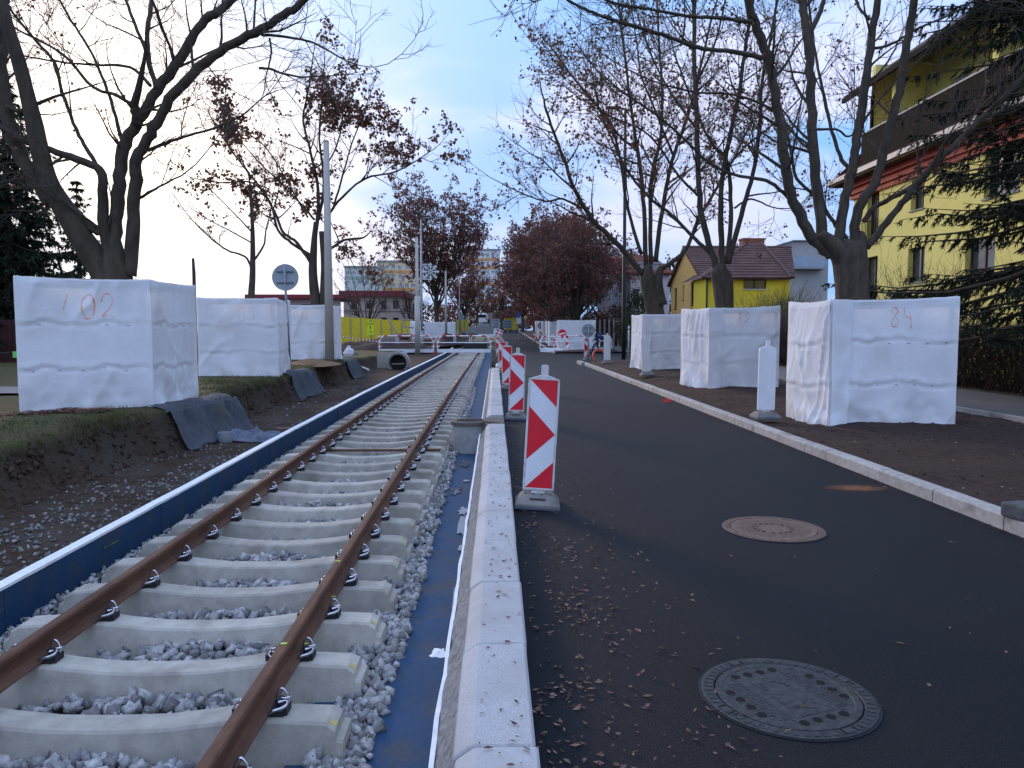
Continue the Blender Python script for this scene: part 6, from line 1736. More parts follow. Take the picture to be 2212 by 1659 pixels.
def batch_tubes(br, n, pts_n):
    """br: list of (pts, r0, r1) resampled to pts_n points; one mesh array set"""
    B = len(br)
    P = np.array([b[0] for b in br], float); r0 = np.array([b[1] for b in br]); r1 = np.array([b[2] for b in br])
    T = np.gradient(P, axis=1); T /= np.linalg.norm(T, axis=2, keepdims=True) + 1e-9
    ref = np.where(np.abs(T[:, :1, 2:3]) > .9, np.array([1., 0, 0]), np.array([0, 0, 1.]))
    X = np.cross(T, np.broadcast_to(ref, T.shape)); X /= np.linalg.norm(X, axis=2, keepdims=True) + 1e-9
    Yv = np.cross(T, X)
    t = np.linspace(0, 1, pts_n)[None, :]; R = r0[:, None] * (1 - t) + r1[:, None] * t
    a = 2 * np.pi * np.arange(n) / n
    V = P[:, :, None] + R[:, :, None, None] * (X[:, :, None] * np.cos(a)[None, None, :, None] + Yv[:, :, None] * np.sin(a)[None, None, :, None])
    idx = np.arange(B * pts_n * n).reshape(B, pts_n, n)
    A = idx[:, :-1]; Bq = np.roll(A, -1, 2); D = idx[:, 1:]; C = np.roll(D, -1, 2)
    return V.reshape(-1, 3), np.stack([A, Bq, C, D], -1).reshape(-1, 4)
def rvec(rnd):
    while True:
        v = Vector((rnd.uniform(-1, 1), rnd.uniform(-1, 1), rnd.uniform(-1, 1)))
        if .05 < v.length < 1: return v.normalized()
def grow(rnd, p, d, L, n, wob=.22, up=.10):
    pts = [p.copy()]; d = d.normalized(); q = p.copy()
    for i in range(n - 1):
        d = (d + rvec(rnd) * wob + Vector((0, 0, up))).normalized(); q = q + d * (L / (n - 1)); pts.append(q.copy())
    return pts
def leaf_quads(pts, rnd, size, curl=.5, per=1, droop=0.4):
    """ragged dead leaves: bent five point blades hanging from the points"""
    V, F4 = [], []
    for p in pts:
        for _ in range(per):
            s = size * rnd.uniform(.6, 1.35); ax = rvec(rnd); ax = (ax - Vector((0, 0, droop))).normalized(); b = ax.cross(rvec(rnd)).normalized(); c = ax.cross(b)
            o = p + rvec(rnd) * size * .8
            k = len(V)
            V += [o - b * s * .1, o + ax * s * .5 + b * s * .5 + c * s * curl * .3, o + ax * s * 1.1 + c * s * curl * rnd.uniform(-.5, .5), o + ax * s * .5 - b * s * .5 + c * s * curl * .3]
            F4.append((k, k + 1, k + 2, k + 3))
    return V, F4
def make_tree(label, base, trunk, limbs, seed, bark=M_BARK, l2=1.7, l2len=(.8, 2.0), l3=(5, 8), l3len=(.35, .9), l4=(2, 4), l4len=(.12, .35), leaf=.0, leaf_size=.05, leaf_mat=M_DEAD, leaf_per=3, group='bare street trees', name='maple_tree', leaf_fn=None, tw_r=1.0, up=.10):
    """trunk, limbs: lists of (points, radii). Branchlets, twigs and leaves grow from the limbs."""
    rnd = random.Random(seed)
    root = thing(name, label, 'tree', base, group)
    for i, (pts, rr) in enumerate(trunk):
        P, R = cr(pts, rr, 5); mb = MB()
        n = 14
        mb.tube(P, R, n)
        for j, v in enumerate(mb.v):
            vv = Vector(v); ring = j // n; c_ = P[min(ring, len(P) - 1)]; k = nz(v[0] * 3, v[1] * 3, v[2] * 1.2, 1.2) * .14 + nz(v[0] * 9, v[1] * 9, v[2] * 3) * .05
            mb.v[j] = tuple(c_ + (vv - c_) * (1 + k))
        mb.build('trunk', bark, root, smooth=True, fix=False)
    L2, L3, L4 = [], [], []; tips = []
    for pts, rr in limbs:
        P, R = cr(pts, rr, 5); mb = MB()
        P = [p + rvec(rnd) * min(.03, R[i] * .25) if 0 < i < len(P) - 1 else p for i, p in enumerate(P)]
        mb.tube(P, R, 9)
        for j, v in enumerate(mb.v):
            vv = Vector(v); c_ = P[min(j // 9, len(P) - 1)]; k = nz(v[0] * 6, v[1] * 6, v[2] * 4) * .16 + nz(v[0] * 15, v[1] * 15, v[2] * 9) * .08
            mb.v[j] = tuple(c_ + (vv - c_) * (1 + k))
        mb.build('limb', bark, root, smooth=True, fix=False)
        cum = [0]
        for a, b in zip(P[:-1], P[1:]): cum.append(cum[-1] + (b - a).length)
        Lt = cum[-1]
        nb = max(2, int(Lt * l2 * rnd.uniform(.85, 1.15)))
        for _ in range(nb):
            t = rnd.uniform(.22, 1) * Lt if Lt > 1.2 else rnd.uniform(0.1, 1) * Lt
            i = max(k for k in range(len(cum)) if cum[k] <= t + 1e-9); i = min(i, len(P) - 2)
            p = P[i].lerp(P[i + 1], (t - cum[i]) / max(1e-6, cum[i + 1] - cum[i])); d = (P[i + 1] - P[i]).normalized()
            side = d.cross(rvec(rnd)).normalized(); ang = rnd.uniform(.55, 1.2)
            dd = d * math.cos(ang) + side * math.sin(ang)
            L = rnd.uniform(*l2len) * (1.0 - .35 * t / Lt)
            L2.append((grow(rnd, p, dd, L, 6, .22, up), min(R[i] * .45, .010 + .012 * L) * tw_r, .0035 * tw_r))
        # leader of the limb
        d = (P[-1] - P[-2]).normalized(); L2.append((grow(rnd, P[-1], d, rnd.uniform(*l2len), 6, .2, up), R[-1], .0035 * tw_r))
    for pts, r0, r1 in L2:
        for _ in range(rnd.randint(*l3)):
            t = rnd.uniform(.15, .98) * 5; i = min(int(t), 4); p = pts[i].lerp(pts[i + 1], t - i); d = (pts[i + 1] - pts[i]).normalized()
            side = d.cross(rvec(rnd)).normalized(); ang = rnd.uniform(.5, 1.1)
            L3.append((grow(rnd, p, d * math.cos(ang) + side * math.sin(ang), rnd.uniform(*l3len), 4, .25, up), .0048 * tw_r, .0024 * tw_r))
    for pts, r0, r1 in L3:
        for _ in range(rnd.randint(*l4)):
            t = rnd.uniform(.2, .98) * 3; i = min(int(t), 2); p = pts[i].lerp(pts[i + 1], t - i); d = (pts[i + 1] - pts[i]).normalized()
            side = d.cross(rvec(rnd)).normalized(); ang = rnd.uniform(.4, 1.0)
            q = grow(rnd, p, d * math.cos(ang) + side * math.sin(ang), rnd.uniform(*l4len), 3, .25, up); L4.append((q, .0026 * tw_r, .0016 * tw_r))
            tips.append(q[-1])
        tips.append(pts[-1])
    for br, n, k, nm in ((L2, 5, 6, 'branchlets'), (L3, 4, 4, 'twigs'), (L4, 3, 3, 'twigs')):
        if br:
            V, Fc = batch_tubes(br, n, k); tag(link(nm, np_mesh(nm, V, Fc, M_TWIG if nm == 'twigs' else bark, smooth=True), root), kind='stuff')
    if leaf > 0:
        sel = [p for p in tips if rnd.random() < leaf * (leaf_fn(p) if leaf_fn else max(0, .5 + 1.6 * nz(p.x, p.y, p.z, .55)))]
        V, Fc = leaf_quads(sel, rnd, leaf_size, per=leaf_per)
        if V: tag(link('leaves', np_mesh('leaves', np.array(V), np.array(Fc), leaf_mat), root), kind='stuff')
    return root
def traced(pts, Y, seed, spread=1.0, ext=0.0, dy_end=None):
    """limb surveyed from the picture at depth Y, leaning smoothly nearer or farther along its length"""
    rnd = random.Random(seed); e = dy_end if dy_end is not None else rnd.uniform(-spread, spread); n = len(pts); out = []
    for i, (x, y) in enumerate(pts):
        t = i / (n - 1); out.append(at(x, y, Y + e * t ** 1.2))
    if ext:
        d = (out[-1] - out[-2]).normalized(); out.append(out[-1] + d * ext + Vector((0, 0, .15 * ext)))
    return out
def T8(*pts): return [(1106 + .5 * x, .5 * y) for x, y in pts]
def T7(*pts): return [(.5 * x, .5 * y) for x, y in pts]
def radii(r0, r1, n): return [r0 + (r1 - r0) * (i / (n - 1)) ** .8 for i in range(n)]
def limbset(defs, Y, mk, s_px, seed):
    out = []
    for i, dfn in enumerate(defs):
        pts, w0, w1 = dfn[0], dfn[1], dfn[2]; ext = dfn[3] if len(dfn) > 3 else 0.0
        dy = dfn[4] if len(dfn) > 4 else None; y0 = dfn[5] if len(dfn) > 5 else 0.0
        P = traced(mk(*pts), Y + y0, seed + i, .9, ext, dy)
        out.append((P, radii(w0, w1, len(P))))
    return out
# ---- R1: nearest verge tree
Y = 12.7
tr = [([at(1840, 790, Y), at(1840, 640, Y), at(1838, 590, Y), at(1832, 548, Y), at(1822, 520, Y)], [.30, .265, .27, .28, .10]), ([at(1842, 560, Y), at(1850, 535, Y), at(1858, 505, Y + .1)], [.22, .16, .08]),
      ([at(1826, 565, Y), at(1800, 530, Y - .1), at(1772, 505, Y - .1)], [.20, .14, .08])]
defs = [
 ([(1380, 1110), (1290, 1010), (1215, 870), (1180, 700), (1150, 480), (1110, 280), (1050, 100), (1020, 0)], .135, .085, 2.0, -.6),
 ([(1085, 250), (950, 222), (800, 205), (650, 150), (480, 100), (350, 55), (250, 5)], .055, .022, .8, -1.6, -.5),
 ([(1037, 95), (900, 78), (750, 70), (600, 40), (450, 15)], .045, .02, .8, -1.5, -.6),
 ([(1195, 850), (1170, 830), (1100, 780), (960, 755), (850, 700), (700, 560), (600, 480), (480, 400)], .05, .015, .5, -.5, 0),
 ([(1150, 490), (1060, 440), (930, 405), (800, 400), (640, 360), (500, 300)], .035, .012, .4, .4, -.3),
 ([(1340, 1060), (1322, 870), (1300, 600), (1290, 350), (1275, 150), (1255, 0)], .13, .085, 2.0, .5),
 ([(1285, 150), (1325, 70), (1345, 0)], .06, .05, 1.5, .4, .4),
 ([(1400, 1070), (1440, 850), (1470, 720), (1490, 600), (1520, 400), (1550, 180), (1580, 0)], .12, .075, 2.0, .3),
 ([(1470, 735), (1425, 690), (1380, 560), (1345, 400), (1312, 240), (1295, 120)], .05, .025, .8, 1.0, .2),
 ([(1545, 85), (1505, 40), (1488, 0)], .035, .03, 1.0, .3, .3),
 ([(1470, 1090), (1500, 900), (1570, 790), (1620, 600), (1670, 400), (1700, 220), (1740, 0)], .12, .075, 2.0, -.4),
 ([(1530, 1070), (1620, 960), (1700, 860), (1760, 770), (1900, 640), (2050, 490), (2212, 330)], .085, .05, 1.5, -1.0),
 ([(1520, 960), (1560, 900), (1630, 860), (1720, 812), (1765, 785)], .06, .05, 0, -.4),
 ([(1550, 210), (1640, 190), (1760, 120), (1900, 60), (2000, 0)], .035, .018, .6, .8, .2),
 ([(1450, 1030), (1400, 975), (1350, 900), (1290, 830), (1230, 770), (1205, 660)], .05, .03, .3, .5, 0),
 ([(1300, 560), (1400, 560), (1450, 590), (1480, 560), (1500, 430)], .03, .015, .3, .7, .1)]
make_tree('bare maple rising from the guard sprayed 84 before the yellow house', (6.06, 12.7, .15), tr, [(P_, [q_ * .74 for q_ in R_]) for P_, R_ in limbset(defs, Y, T8, 0, 10)], 101, leaf=.3, leaf_size=.05, leaf_per=2, l2=2.2, l3=(6, 9), l4=(2, 4))
# ---- R2
Y = 19.6
tr = [([at(1567, 730, Y), at(1566, 660, Y), at(1562, 615, Y), at(1556, 588, Y), at(1558, 570, Y)], [.25, .235, .265, .24, .10])]
defs = [
 ([(890, 1170), (840, 1020), (810, 850), (800, 600), (790, 300), (785, 0)], .13, .06, 2.0),
 ([(910, 1160), (900, 950), (910, 750), (940, 600), (980, 400), (1010, 200), (1040, 0)], .11, .05, 2.0),
 ([(930, 1140), (945, 900), (930, 700), (880, 640), (830, 560), (770, 420)], .09, .03, 1.0),
 ([(935, 1140), (990, 930), (1040, 750), (1070, 550), (1080, 350), (1120, 150)], .10, .04, 1.2),
 ([(875, 1110), (790, 1030), (690, 930), (590, 850), (500, 740), (440, 620)], .075, .03, .8),
 ([(810, 850), (720, 760), (640, 640), (560, 560), (420, 500)], .05, .02, .8),
 ([(800, 560), (700, 420), (620, 280), (560, 120)], .05, .02, 1.0),
 ([(920, 740), (1000, 640), (1100, 560), (1200, 470)], .045, .02, .8),
 ([(795, 350), (860, 230), (900, 100), (920, 0)], .045, .02, 1.0),
 ([(960, 900), (1030, 860), (1110, 890), (1150, 900)], .04, .015, .4)]
make_tree('bare maple rising from the second guard on the verge', (5.94, 19.6, .2), tr, [(P_, [q_ * 0.72 for q_ in R_]) for P_, R_ in limbset(defs, Y, T8, 0, 40)], 102, leaf=.5, leaf_size=.065, leaf_per=3, l2=2.8, l3=(6, 10), l2len=(.8, 2.2))
# ---- R3
Y = 28.1
tr = [([at(1424, 735, Y), at(1420, 690, Y), at(1408, 650, Y), at(1398, 600, Y), at(1402, 570, Y)], [.34, .35, .29, .27, .13]), ([at(1425, 660, Y), at(1420, 610, Y), at(1428, 575, Y)], [.28, .20, .10])]
defs = [
 ([(570, 1190), (470, 1070), (350, 950), (270, 820), (230, 700), (190, 600)], .15, .05, 1.0, -1.5),
 ([(300, 900), (220, 860), (150, 870), (80, 850)], .06, .025, .8),
 ([(580, 1150), (570, 900), (550, 700), (520, 500), (500, 350)], .12, .05, 2.0),
 ([(620, 1130), (650, 900), (690, 700), (760, 500), (800, 350)], .12, .05, 2.0),
 ([(650, 1160), (750, 1080), (800, 960), (880, 820), (950, 700)], .12, .045, 1.5, 1.2),
 ([(600, 1140), (600, 800), (640, 600), (650, 400), (640, 250)], .11, .045, 2.0, .8),
 ([(560, 1100), (500, 900), (470, 700), (420, 520), (330, 420)], .09, .035, 1.5),
 ([(270, 820), (200, 760), (130, 690), (90, 670)], .05, .02, .6),
 ([(540, 650), (440, 560), (340, 420), (260, 330)], .06, .025, 1.2),
 ([(700, 680), (620, 480), (560, 330), (540, 200)], .06, .025, 1.2)]
make_tree('bare maple with clinging brown leaves beside the dark street lamp', (6.0, 28.1, .2), tr, [(P_, [q_ * 0.78 for q_ in R_]) for P_, R_ in limbset(defs, Y, T8, 0, 70)], 103, leaf=.75, leaf_size=.085, leaf_per=3, l2=2.4, l2len=(1.0, 2.6), l3=(6, 9), l3len=(.4, 1.1), tw_r=1.3)
# ---- L1: big leaning tree on the lawn
Y = 12.6
tr = [([at(262, 780, Y), at(258, 620, Y), at(250, 570, Y), at(244, 530, Y)], [.27, .235, .20, .12]),
      ([at(250, 640, Y), at(205, 560, Y), at(150, 470, Y - .1), at(100, 380, Y - .2), at(70, 250, Y - .3), at(45, 150, Y - .4), at(15, 50, Y - .5), at(-5, -30, Y - .5)], [.19, .20, .175, .14, .118, .105, .09, .075])]
defs = [
 ([(230, 880), (100, 690), (25, 470), (5, 250), (0, 60)], .20, .14, 1.5, .3, -.1),
 ([(505, 1190), (500, 1000), (515, 800), (540, 620), (600, 520), (680, 390), (800, 220), (870, 100), (1000, 0)], .19, .10, 2.0, .6),
 ([(560, 1190), (575, 980), (588, 800), (592, 700), (640, 600), (700, 480), (800, 350), (950, 220), (1100, 140), (1250, 50), (1310, 0)], .18, .08, 1.5, -.8),
 ([(480, 1180), (450, 950), (440, 760), (380, 705), (250, 660), (90, 605)], .16, .07, 0, -.2),
 ([(440, 750), (385, 660), (330, 560), (270, 400), (235, 270), (150, 170), (60, 60)], .06, .03, .8, .5, 0),
 ([(590, 540), (585, 500), (580, 450)], .12, .11, 0),
 ([(680, 390), (640, 250), (640, 120), (655, 0)], .075, .05, 1.5, .5, .3),
 ([(635, 235), (585, 110), (545, 0)], .05, .035, 1.0, .4, .4),
 ([(590, 465), (500, 410), (400, 375), (290, 250), (180, 180), (80, 130)], .055, .022, .6, .8, .1),
 ([(640, 650), (740, 610), (830, 580), (940, 550)], .05, .022, .5, -.6, 0),
 ([(605, 855), (640, 835), (700, 800), (790, 755)], .045, .02, 0, -.3),
 ([(1130, 150), (1230, 158), (1340, 180), (1420, 220), (1490, 260)], .04, .012, .3, -.4, -.6),
 ([(1165, 165), (1172, 225), (1160, 290)], .028, .02, 0, 0, -.6), ([(1120, 294), (1165, 298), (1230, 320)], .035, .03, 0, 0, -.6),
 ([(525, 600), (480, 440), (440, 330), (380, 200), (290, 60)], .05, .03, .8, .9, .2),
 ([(650, 370), (560, 290), (420, 280), (280, 270), (100, 240)], .045, .018, .5, 1.0, .2),
 ([(30, 460), (60, 475), (95, 480)], .05, .06, 0, 0, -.1),
 ([(450, 1010), (400, 990), (300, 900), (230, 860)], .10, .12, 0, -.1, 0),
 ([(1095, 140), (1100, 60), (1103, 0)], .03, .02, 1.0, .2, -.5),
 ([(890, 275), (960, 360), (1040, 410)], .02, .008, 0, .2, -.4)]
make_tree('massive leaning bare tree rising from the guard sprayed 102', (-6.3, 12.6, .42), tr, [(P_, [q_ * .62 for q_ in R_]) for P_, R_ in limbset(defs, Y, T7, 0, 200)], 104, bark=M_BARKD, leaf=.13, leaf_size=.05, leaf_per=2, l2=2.3, l3=(5, 9), l4=(3, 5), l2len=(.6, 1.8), leaf_fn=lambda p: max(0, .2 + .9 * (-(p.x + 6.2) * .35) + 1.2 * nz(p.x, p.y, p.z, .7)))
# ---- L2: thin tree
Y = 20.6
tr = [([at(542, 730, Y), at(543, 640, Y), at(545, 600, Y), at(546, 540, Y), at(545, 475, Y), at(540, 400, Y)], [.095, .088, .08, .065, .05, .032])]
defs = [([(1088, 1165), (1060, 1110), (980, 1080), (900, 1020), (830, 950)], .05, .015, .3), ([(1100, 1120), (1140, 1060), (1148, 1000), (1165, 930)], .045, .015, .3), ([(1088, 1050), (1000, 1000), (920, 960), (840, 910)], .03, .01, .3),
        ([(1085, 1000), (1020, 930), (950, 860), (900, 810)], .03, .01, .3), ([(1082, 830), (1075, 760), (1050, 700)], .04, .012, .5), ([(1090, 940), (1130, 880), (1160, 820)], .025, .01, .3)]
make_tree('thin bare young tree rising from the guard behind the round sign', (-6.6, 20.6, .45), tr, [(P_, [q_ * 0.7 for q_ in R_]) for P_, R_ in limbset(defs, Y, T7, 0, 300)], 105, leaf=.4, leaf_size=.075, leaf_per=3, l2=2.2, l2len=(.5, 1.4), l3=(3, 5), l4=(1, 3))
# ---- L3: leafy tree by the concrete pole
Y = 29.0
tr = [([at(688, 735, Y), at(682, 650, Y), at(676, 590, Y), at(678, 530, Y), at(683, 480, Y)], [.21, .19, .16, .12, .10]), ([at(696, 730, Y), at(698, 640, Y), at(700, 570, Y), at(694, 500, Y)], [.15, .135, .12, .09])]
defs = [([(1345, 1140), (1285, 1050), (1220, 1000), (1190, 920), (1130, 820), (1060, 730), (1000, 650)], .10, .03, .8, -.8), ([(1350, 1110), (1260, 1050), (1200, 990), (1170, 880), (1090, 790), (960, 790)], .09, .03, .8, .8),
        ([(1370, 970), (1375, 820), (1340, 650), (1310, 520), (1330, 400)], .10, .03, 1.0), ([(1375, 950), (1400, 800), (1380, 600), (1390, 450)], .09, .03, 1.0), ([(1410, 940), (1480, 850), (1580, 770), (1700, 745), (1790, 700)], .08, .025, .6),
        ([(1410, 1090), (1480, 1040), (1555, 1030)], .08, .06, 0), ([(1440, 900), (1480, 760), (1520, 620), (1560, 520)], .06, .02, .8), ([(1360, 950), (1280, 860), (1180, 760), (1100, 680)], .06, .02, .8), ([(1380, 760), (1450, 640), (1480, 500), (1450, 420)], .05, .02, .8),
        ([(1330, 940), (1250, 800), (1150, 640), (1050, 560)], .05, .02, .8), ([(1500, 1045), (1500, 1090), (1530, 1150)], .03, .012, .2), ([(1560, 780), (1640, 690), (1720, 640)], .035, .015, .5)]
make_tree('spreading tree with clumps of dead leaves beside the tall concrete pole', (-6.7, 29, .55), tr, [(P_, [q_ * 0.72 for q_ in R_]) for P_, R_ in limbset(defs, Y, T7, 0, 340)], 106, leaf=1.15, leaf_size=.115, leaf_per=6, l2=2.5, l2len=(.7, 1.9), l3=(4, 7), tw_r=1.3, leaf_fn=lambda p: max(0, .25 + 1.7 * nz(p.x, p.y, p.z, .65)) * (1 if p.z > 3.4 else .5))
# ---- auto grown trees for the distance
def auto_tree(label, base, H, spread, seed, leaf, leaf_size, mat=M_DEADR, per=4, trunk_h=.28, r=.25, nl=9, group='trees farther down the street', l2=1.0, name='street_tree', tw=2.2, bark=M_BARKD, l4=(1, 3), leaf_fn=None):
    rnd = random.Random(seed); b = Vector(base); th = H * trunk_h
    tr = [([b - Vector((0, 0, .3)), b + Vector((0, 0, th * .5)), b + Vector((rnd.uniform(-.1, .1), 0, th)), b + Vector((0, 0, th * 1.5))], [r * 1.15, r, r * .9, r * .5])]
    limbs = []
    for i in range(nl):
        a = 2 * math.pi * (i + rnd.uniform(-.3, .3)) / nl; el = rnd.uniform(0.02 if trunk_h < .21 else .25, 1.0) if i % 3 else rnd.uniform(1.0, 1.35)
        L = (H - th) * (.75 + .25 * math.sin(el)); p = b + Vector((0, 0, th * rnd.uniform(.8, 1.35)))
        tx, ty = math.cos(a) * spread * math.cos(el * .9), math.sin(a) * spread * math.cos(el * .9)
        tz = (H - th) * (.35 + .62 * math.sin(el))
        P = [p, p + Vector((tx * .35, ty * .35, tz * .30)), p + Vector((tx * .72, ty * .72, tz * .66)), p + Vector((tx, ty, tz * .95))]
        limbs.append((P, radii(r * .5, r * .1, 4)))
    return make_tree(label, base, tr, limbs, seed, bark, l2=l2, l2len=(H * .12, H * .24), l3=(4, 7), l3len=(H * .05, H * .10), l4=l4, l4len=(H * .02, H * .045), leaf=leaf, leaf_size=leaf_size, leaf_mat=mat, leaf_per=per, group=group, name=name, tw_r=tw, leaf_fn=leaf_fn or (lambda p: 1))
far_t = [(6.5, 62, 9.5, 4.6, 'broad red brown leaved tree above the broad wrapped guard'), (5.7, 69, 11, 4.6, 'red brown leaved tree above the second far guard'), (6.2, 78, 12, 5.0, 'red brown leaved tree, third past the side street'),
         (6.2, 88, 13, 5.4, 'tall red brown leaved tree, fourth past the side street'), (6.8, 100, 14, 5.6, 'red brown leaved tree, fifth past the side street'), (7.2, 113, 14, 6, 'red brown leaved tree above the farthest right guard')]
for i, (x, y, H, sp, lb) in enumerate(far_t):
    auto_tree(lb, (x + FX(y), y, GZ(y)), H, sp, 400 + i, .95, .17 + .012 * i, per=4, l2=1.6, nl=16, trunk_h=.2, l4=(1, 3))
auto_tree('large loose leaved tree behind the snowflake lamp', (-6.6, 86, .8), 16.0, 6.2, 420, .95, .20, mat=M_DEADR, per=5, l2=1.7, nl=15, trunk_h=.24, l4=(1, 2))
auto_tree('smaller mauve leaved tree left of the street end', (-4.6, 112, 1.0), 11.5, 4.2, 421, .9, .2, per=4, l2=1.2, nl=10, trunk_h=.22, l4=(1, 2))
auto_tree('mauve leaved tree next to the cream hall', (-3.2, 135, 1.2), 10.5, 4.2, 422, .9, .24, per=3, l2=1.2, nl=9, l4=(1, 2))
auto_tree('bare grey tree behind the beige building fence', (-12.4, 74, .4), 8.0, 4.0, 423, .08, .12, per=2, l2=1.4, nl=10, trunk_h=.15, r=.16)
auto_tree('low dark tree closing the street beside the cream hall', (2.2, 172, 1.3), 11, 5, 430, .95, .32, per=4, nl=14, trunk_h=.08, l4=(1, 2))
auto_tree('dark low tree behind the yellow site container', (7.0, 138, 1.2), 12, 5.5, 431, .95, .3, per=4, nl=14, trunk_h=.08, l4=(1, 2))
auto_tree('dark tree closing the street on its right end', (5.5, 150, 1.3), 15, 6, 424, .95, .3, per=3, nl=10, l4=(1, 2))
auto_tree('brown tree beside the white house wall', (11.6, 84, .5), 10, 4.5, 425, .9, .2, per=4, nl=10, l4=(1, 2))
auto_tree('brown leaved tree behind the far guards', (10.5, 104, .8), 13, 6, 426, .95, .24, per=4, nl=10, l4=(1, 2))
auto_tree('bare grey tree between beige building and large loose tree', (-10.2, 92, .6), 7.5, 3.2, 427, .1, .12, per=2, l2=1.3, nl=9, trunk_h=.15, r=.14)
auto_tree('far bare tree low on the skyline left of the thin tree', (-58, 120, 0), 10, 5, 428, 0, .1, l2=1.2, nl=10, tw=2.6)
auto_tree('far bare tree on the skyline behind the leaning tree', (-48, 78, 0), 8, 4, 429, 0, .1, l2=1.4, nl=10, tw=2.2)

# ---- spruces
def spruce(label, base, H, R, seed, z0=.08, nwh=26, per=7, dens=1.0, need=.10, nw=.035, group='dark spruces', droop=.5, hang=True):
    rnd = random.Random(seed); b = Vector(base); root = thing('spruce_tree', label, 'tree', base, group)
    mb = MB(); mb.tube([b - Vector((0, 0, .2)), b + Vector((0, 0, H * .5)), b + Vector((0, 0, H))], [H * .018 + .04, H * .011 + .02, .015], 9); mb.build('trunk', M_BARKD, root, smooth=True)
    BR, TW, ND = [], [], []
    for k in range(nwh):
        t = z0 + (1 - z0) * (k + .5) / nwh; z = H * t; L0 = R * (1 - t) ** .8 * rnd.uniform(.85, 1.1) + .15
        for j in range(per):
            a = rnd.uniform(0, 6.28); L = L0 * rnd.uniform(.65, 1.1); d = Vector((math.cos(a), math.sin(a), 0))
            pts = []
            for i in range(6):
                u = i / 5; pts.append(b + Vector((0, 0, z)) + d * L * u + Vector((0, 0, L * (-droop * u + .42 * droop * u * u * 1.5))) + rvec(rnd) * .03 * L * u)
            BR.append((pts, .012 + .010 * L, .005))
            ns = max(4, int(L * 9 * dens))
            for _ in range(ns):
                u = rnd.uniform(.15, 1) * 5; i = min(int(u), 4); p = pts[i].lerp(pts[i + 1], u - i); dd = (pts[i + 1] - pts[i]).normalized(); sd = dd.cross(Vector((0, 0, 1))).normalized() * rnd.choice((-1, 1))
                l = rnd.uniform(.2, .55) * (1.15 - u / 6) * min(1.3, .5 + L * .35)
                q = grow(rnd, p, dd * .6 + sd * .7 + Vector((0, 0, -.55 if hang else -.15)), l, 4, .18, -.12 if hang else 0); TW.append((q, .005, .003))
                nn = max(5, int(l * (62 if nw < .04 else 34) * dens))
                for m in range(nn):
                    u2 = rnd.uniform(0, 1) * 3; i2 = min(int(u2), 2); pp = q[i2].lerp(q[i2 + 1], u2 - i2); tg = (q[i2 + 1] - q[i2]).normalized(); s2 = tg.cross(rvec(rnd)).normalized()
                    e = pp + (tg * .75 + s2 * .65) * need * rnd.uniform(.6, 1.2); w = tg.cross(s2) * nw * .5
                    ND.append((pp - w, pp + w, e))
    V, Fc = batch_tubes(BR, 5, 6); tag(link('branches', np_mesh('branches', V, Fc, M_BARKD), root), kind='stuff')
    V, Fc = batch_tubes(TW, 3, 4); tag(link('twigs', np_mesh('twigs', V, Fc, M_BARKD), root), kind='stuff')
    V = np.array([tuple(v) for t_ in ND for v in t_]); tag(link('needles', np_mesh('needles', V, np.arange(len(V)).reshape(-1, 3), M_NEED), root), kind='stuff')
spruce('tall dark spruce hanging into the frame before the yellow house', (12.6, 15.0, .1), 23, 5.6, 501, z0=.09, nwh=50, per=15, dens=1.1, need=.12, nw=.032, droop=.55)
spruce('big dark spruce behind the leaning tree at the left edge', (-17.5, 28, .4), 10.2, 3.2, 502, z0=.03, nwh=30, per=11, dens=.9, need=.24, nw=.08)
spruce('second dark spruce beside the big one at the left edge', (-19.3, 30, .4), 8.8, 3.4, 503, z0=.03, nwh=26, per=11, dens=.9, need=.2, nw=.08)
spruce('slim pointed spruce behind the stems of the leaning tree', (-23.6, 44, .2), 10.0, 3.0, 504, z0=.1, nwh=24, per=7, dens=.7, need=.24, nw=.09)
spruce('third spruce filling the gap low at the left edge', (-22.5, 33, .4), 9.0, 3.6, 505, z0=.03, nwh=26, per=10, dens=.8, need=.22, nw=.09)

# ---- shrubs and hedges
def clump(name, label, cat, c, rx, ry, rz, n, size, mat, seed, group=None, stems=8, stem_mat=M_TWIG, shell=.55):
    rnd = random.Random(seed); c = Vector(c); root = thing(name, label, cat, c, group)
    pts = []
    while len(pts) < n:
        v = rvec(rnd) * (shell + (1 - shell) * rnd.random()) ; 
        if v.z < -.98: continue
        k = 1 + .22 * nz(v.x * 2.2, v.y * 2.2, v.z * 2.2 + seed)
        pts.append(c + Vector((v.x * rx * k, v.y * ry * k, rz + v.z * rz * k)))
    V, Fc = leaf_quads(pts, rnd, size, droop=-.3); tag(link('foliage', np_mesh('foliage', np.array(V), np.array(Fc), mat), root), kind='stuff')
    br = [(grow(rnd, c + Vector((rnd.uniform(-.2, .2) * rx, rnd.uniform(-.2, .2) * ry, 0)), Vector((rnd.uniform(-.6, .6), rnd.uniform(-.6, .6), 1)), rz * 1.5, 5, .15), .03, .008) for _ in range(stems)]
    V, Fc = batch_tubes(br, 5, 5); link('stems', np_mesh('stems', V, Fc, stem_mat), root)
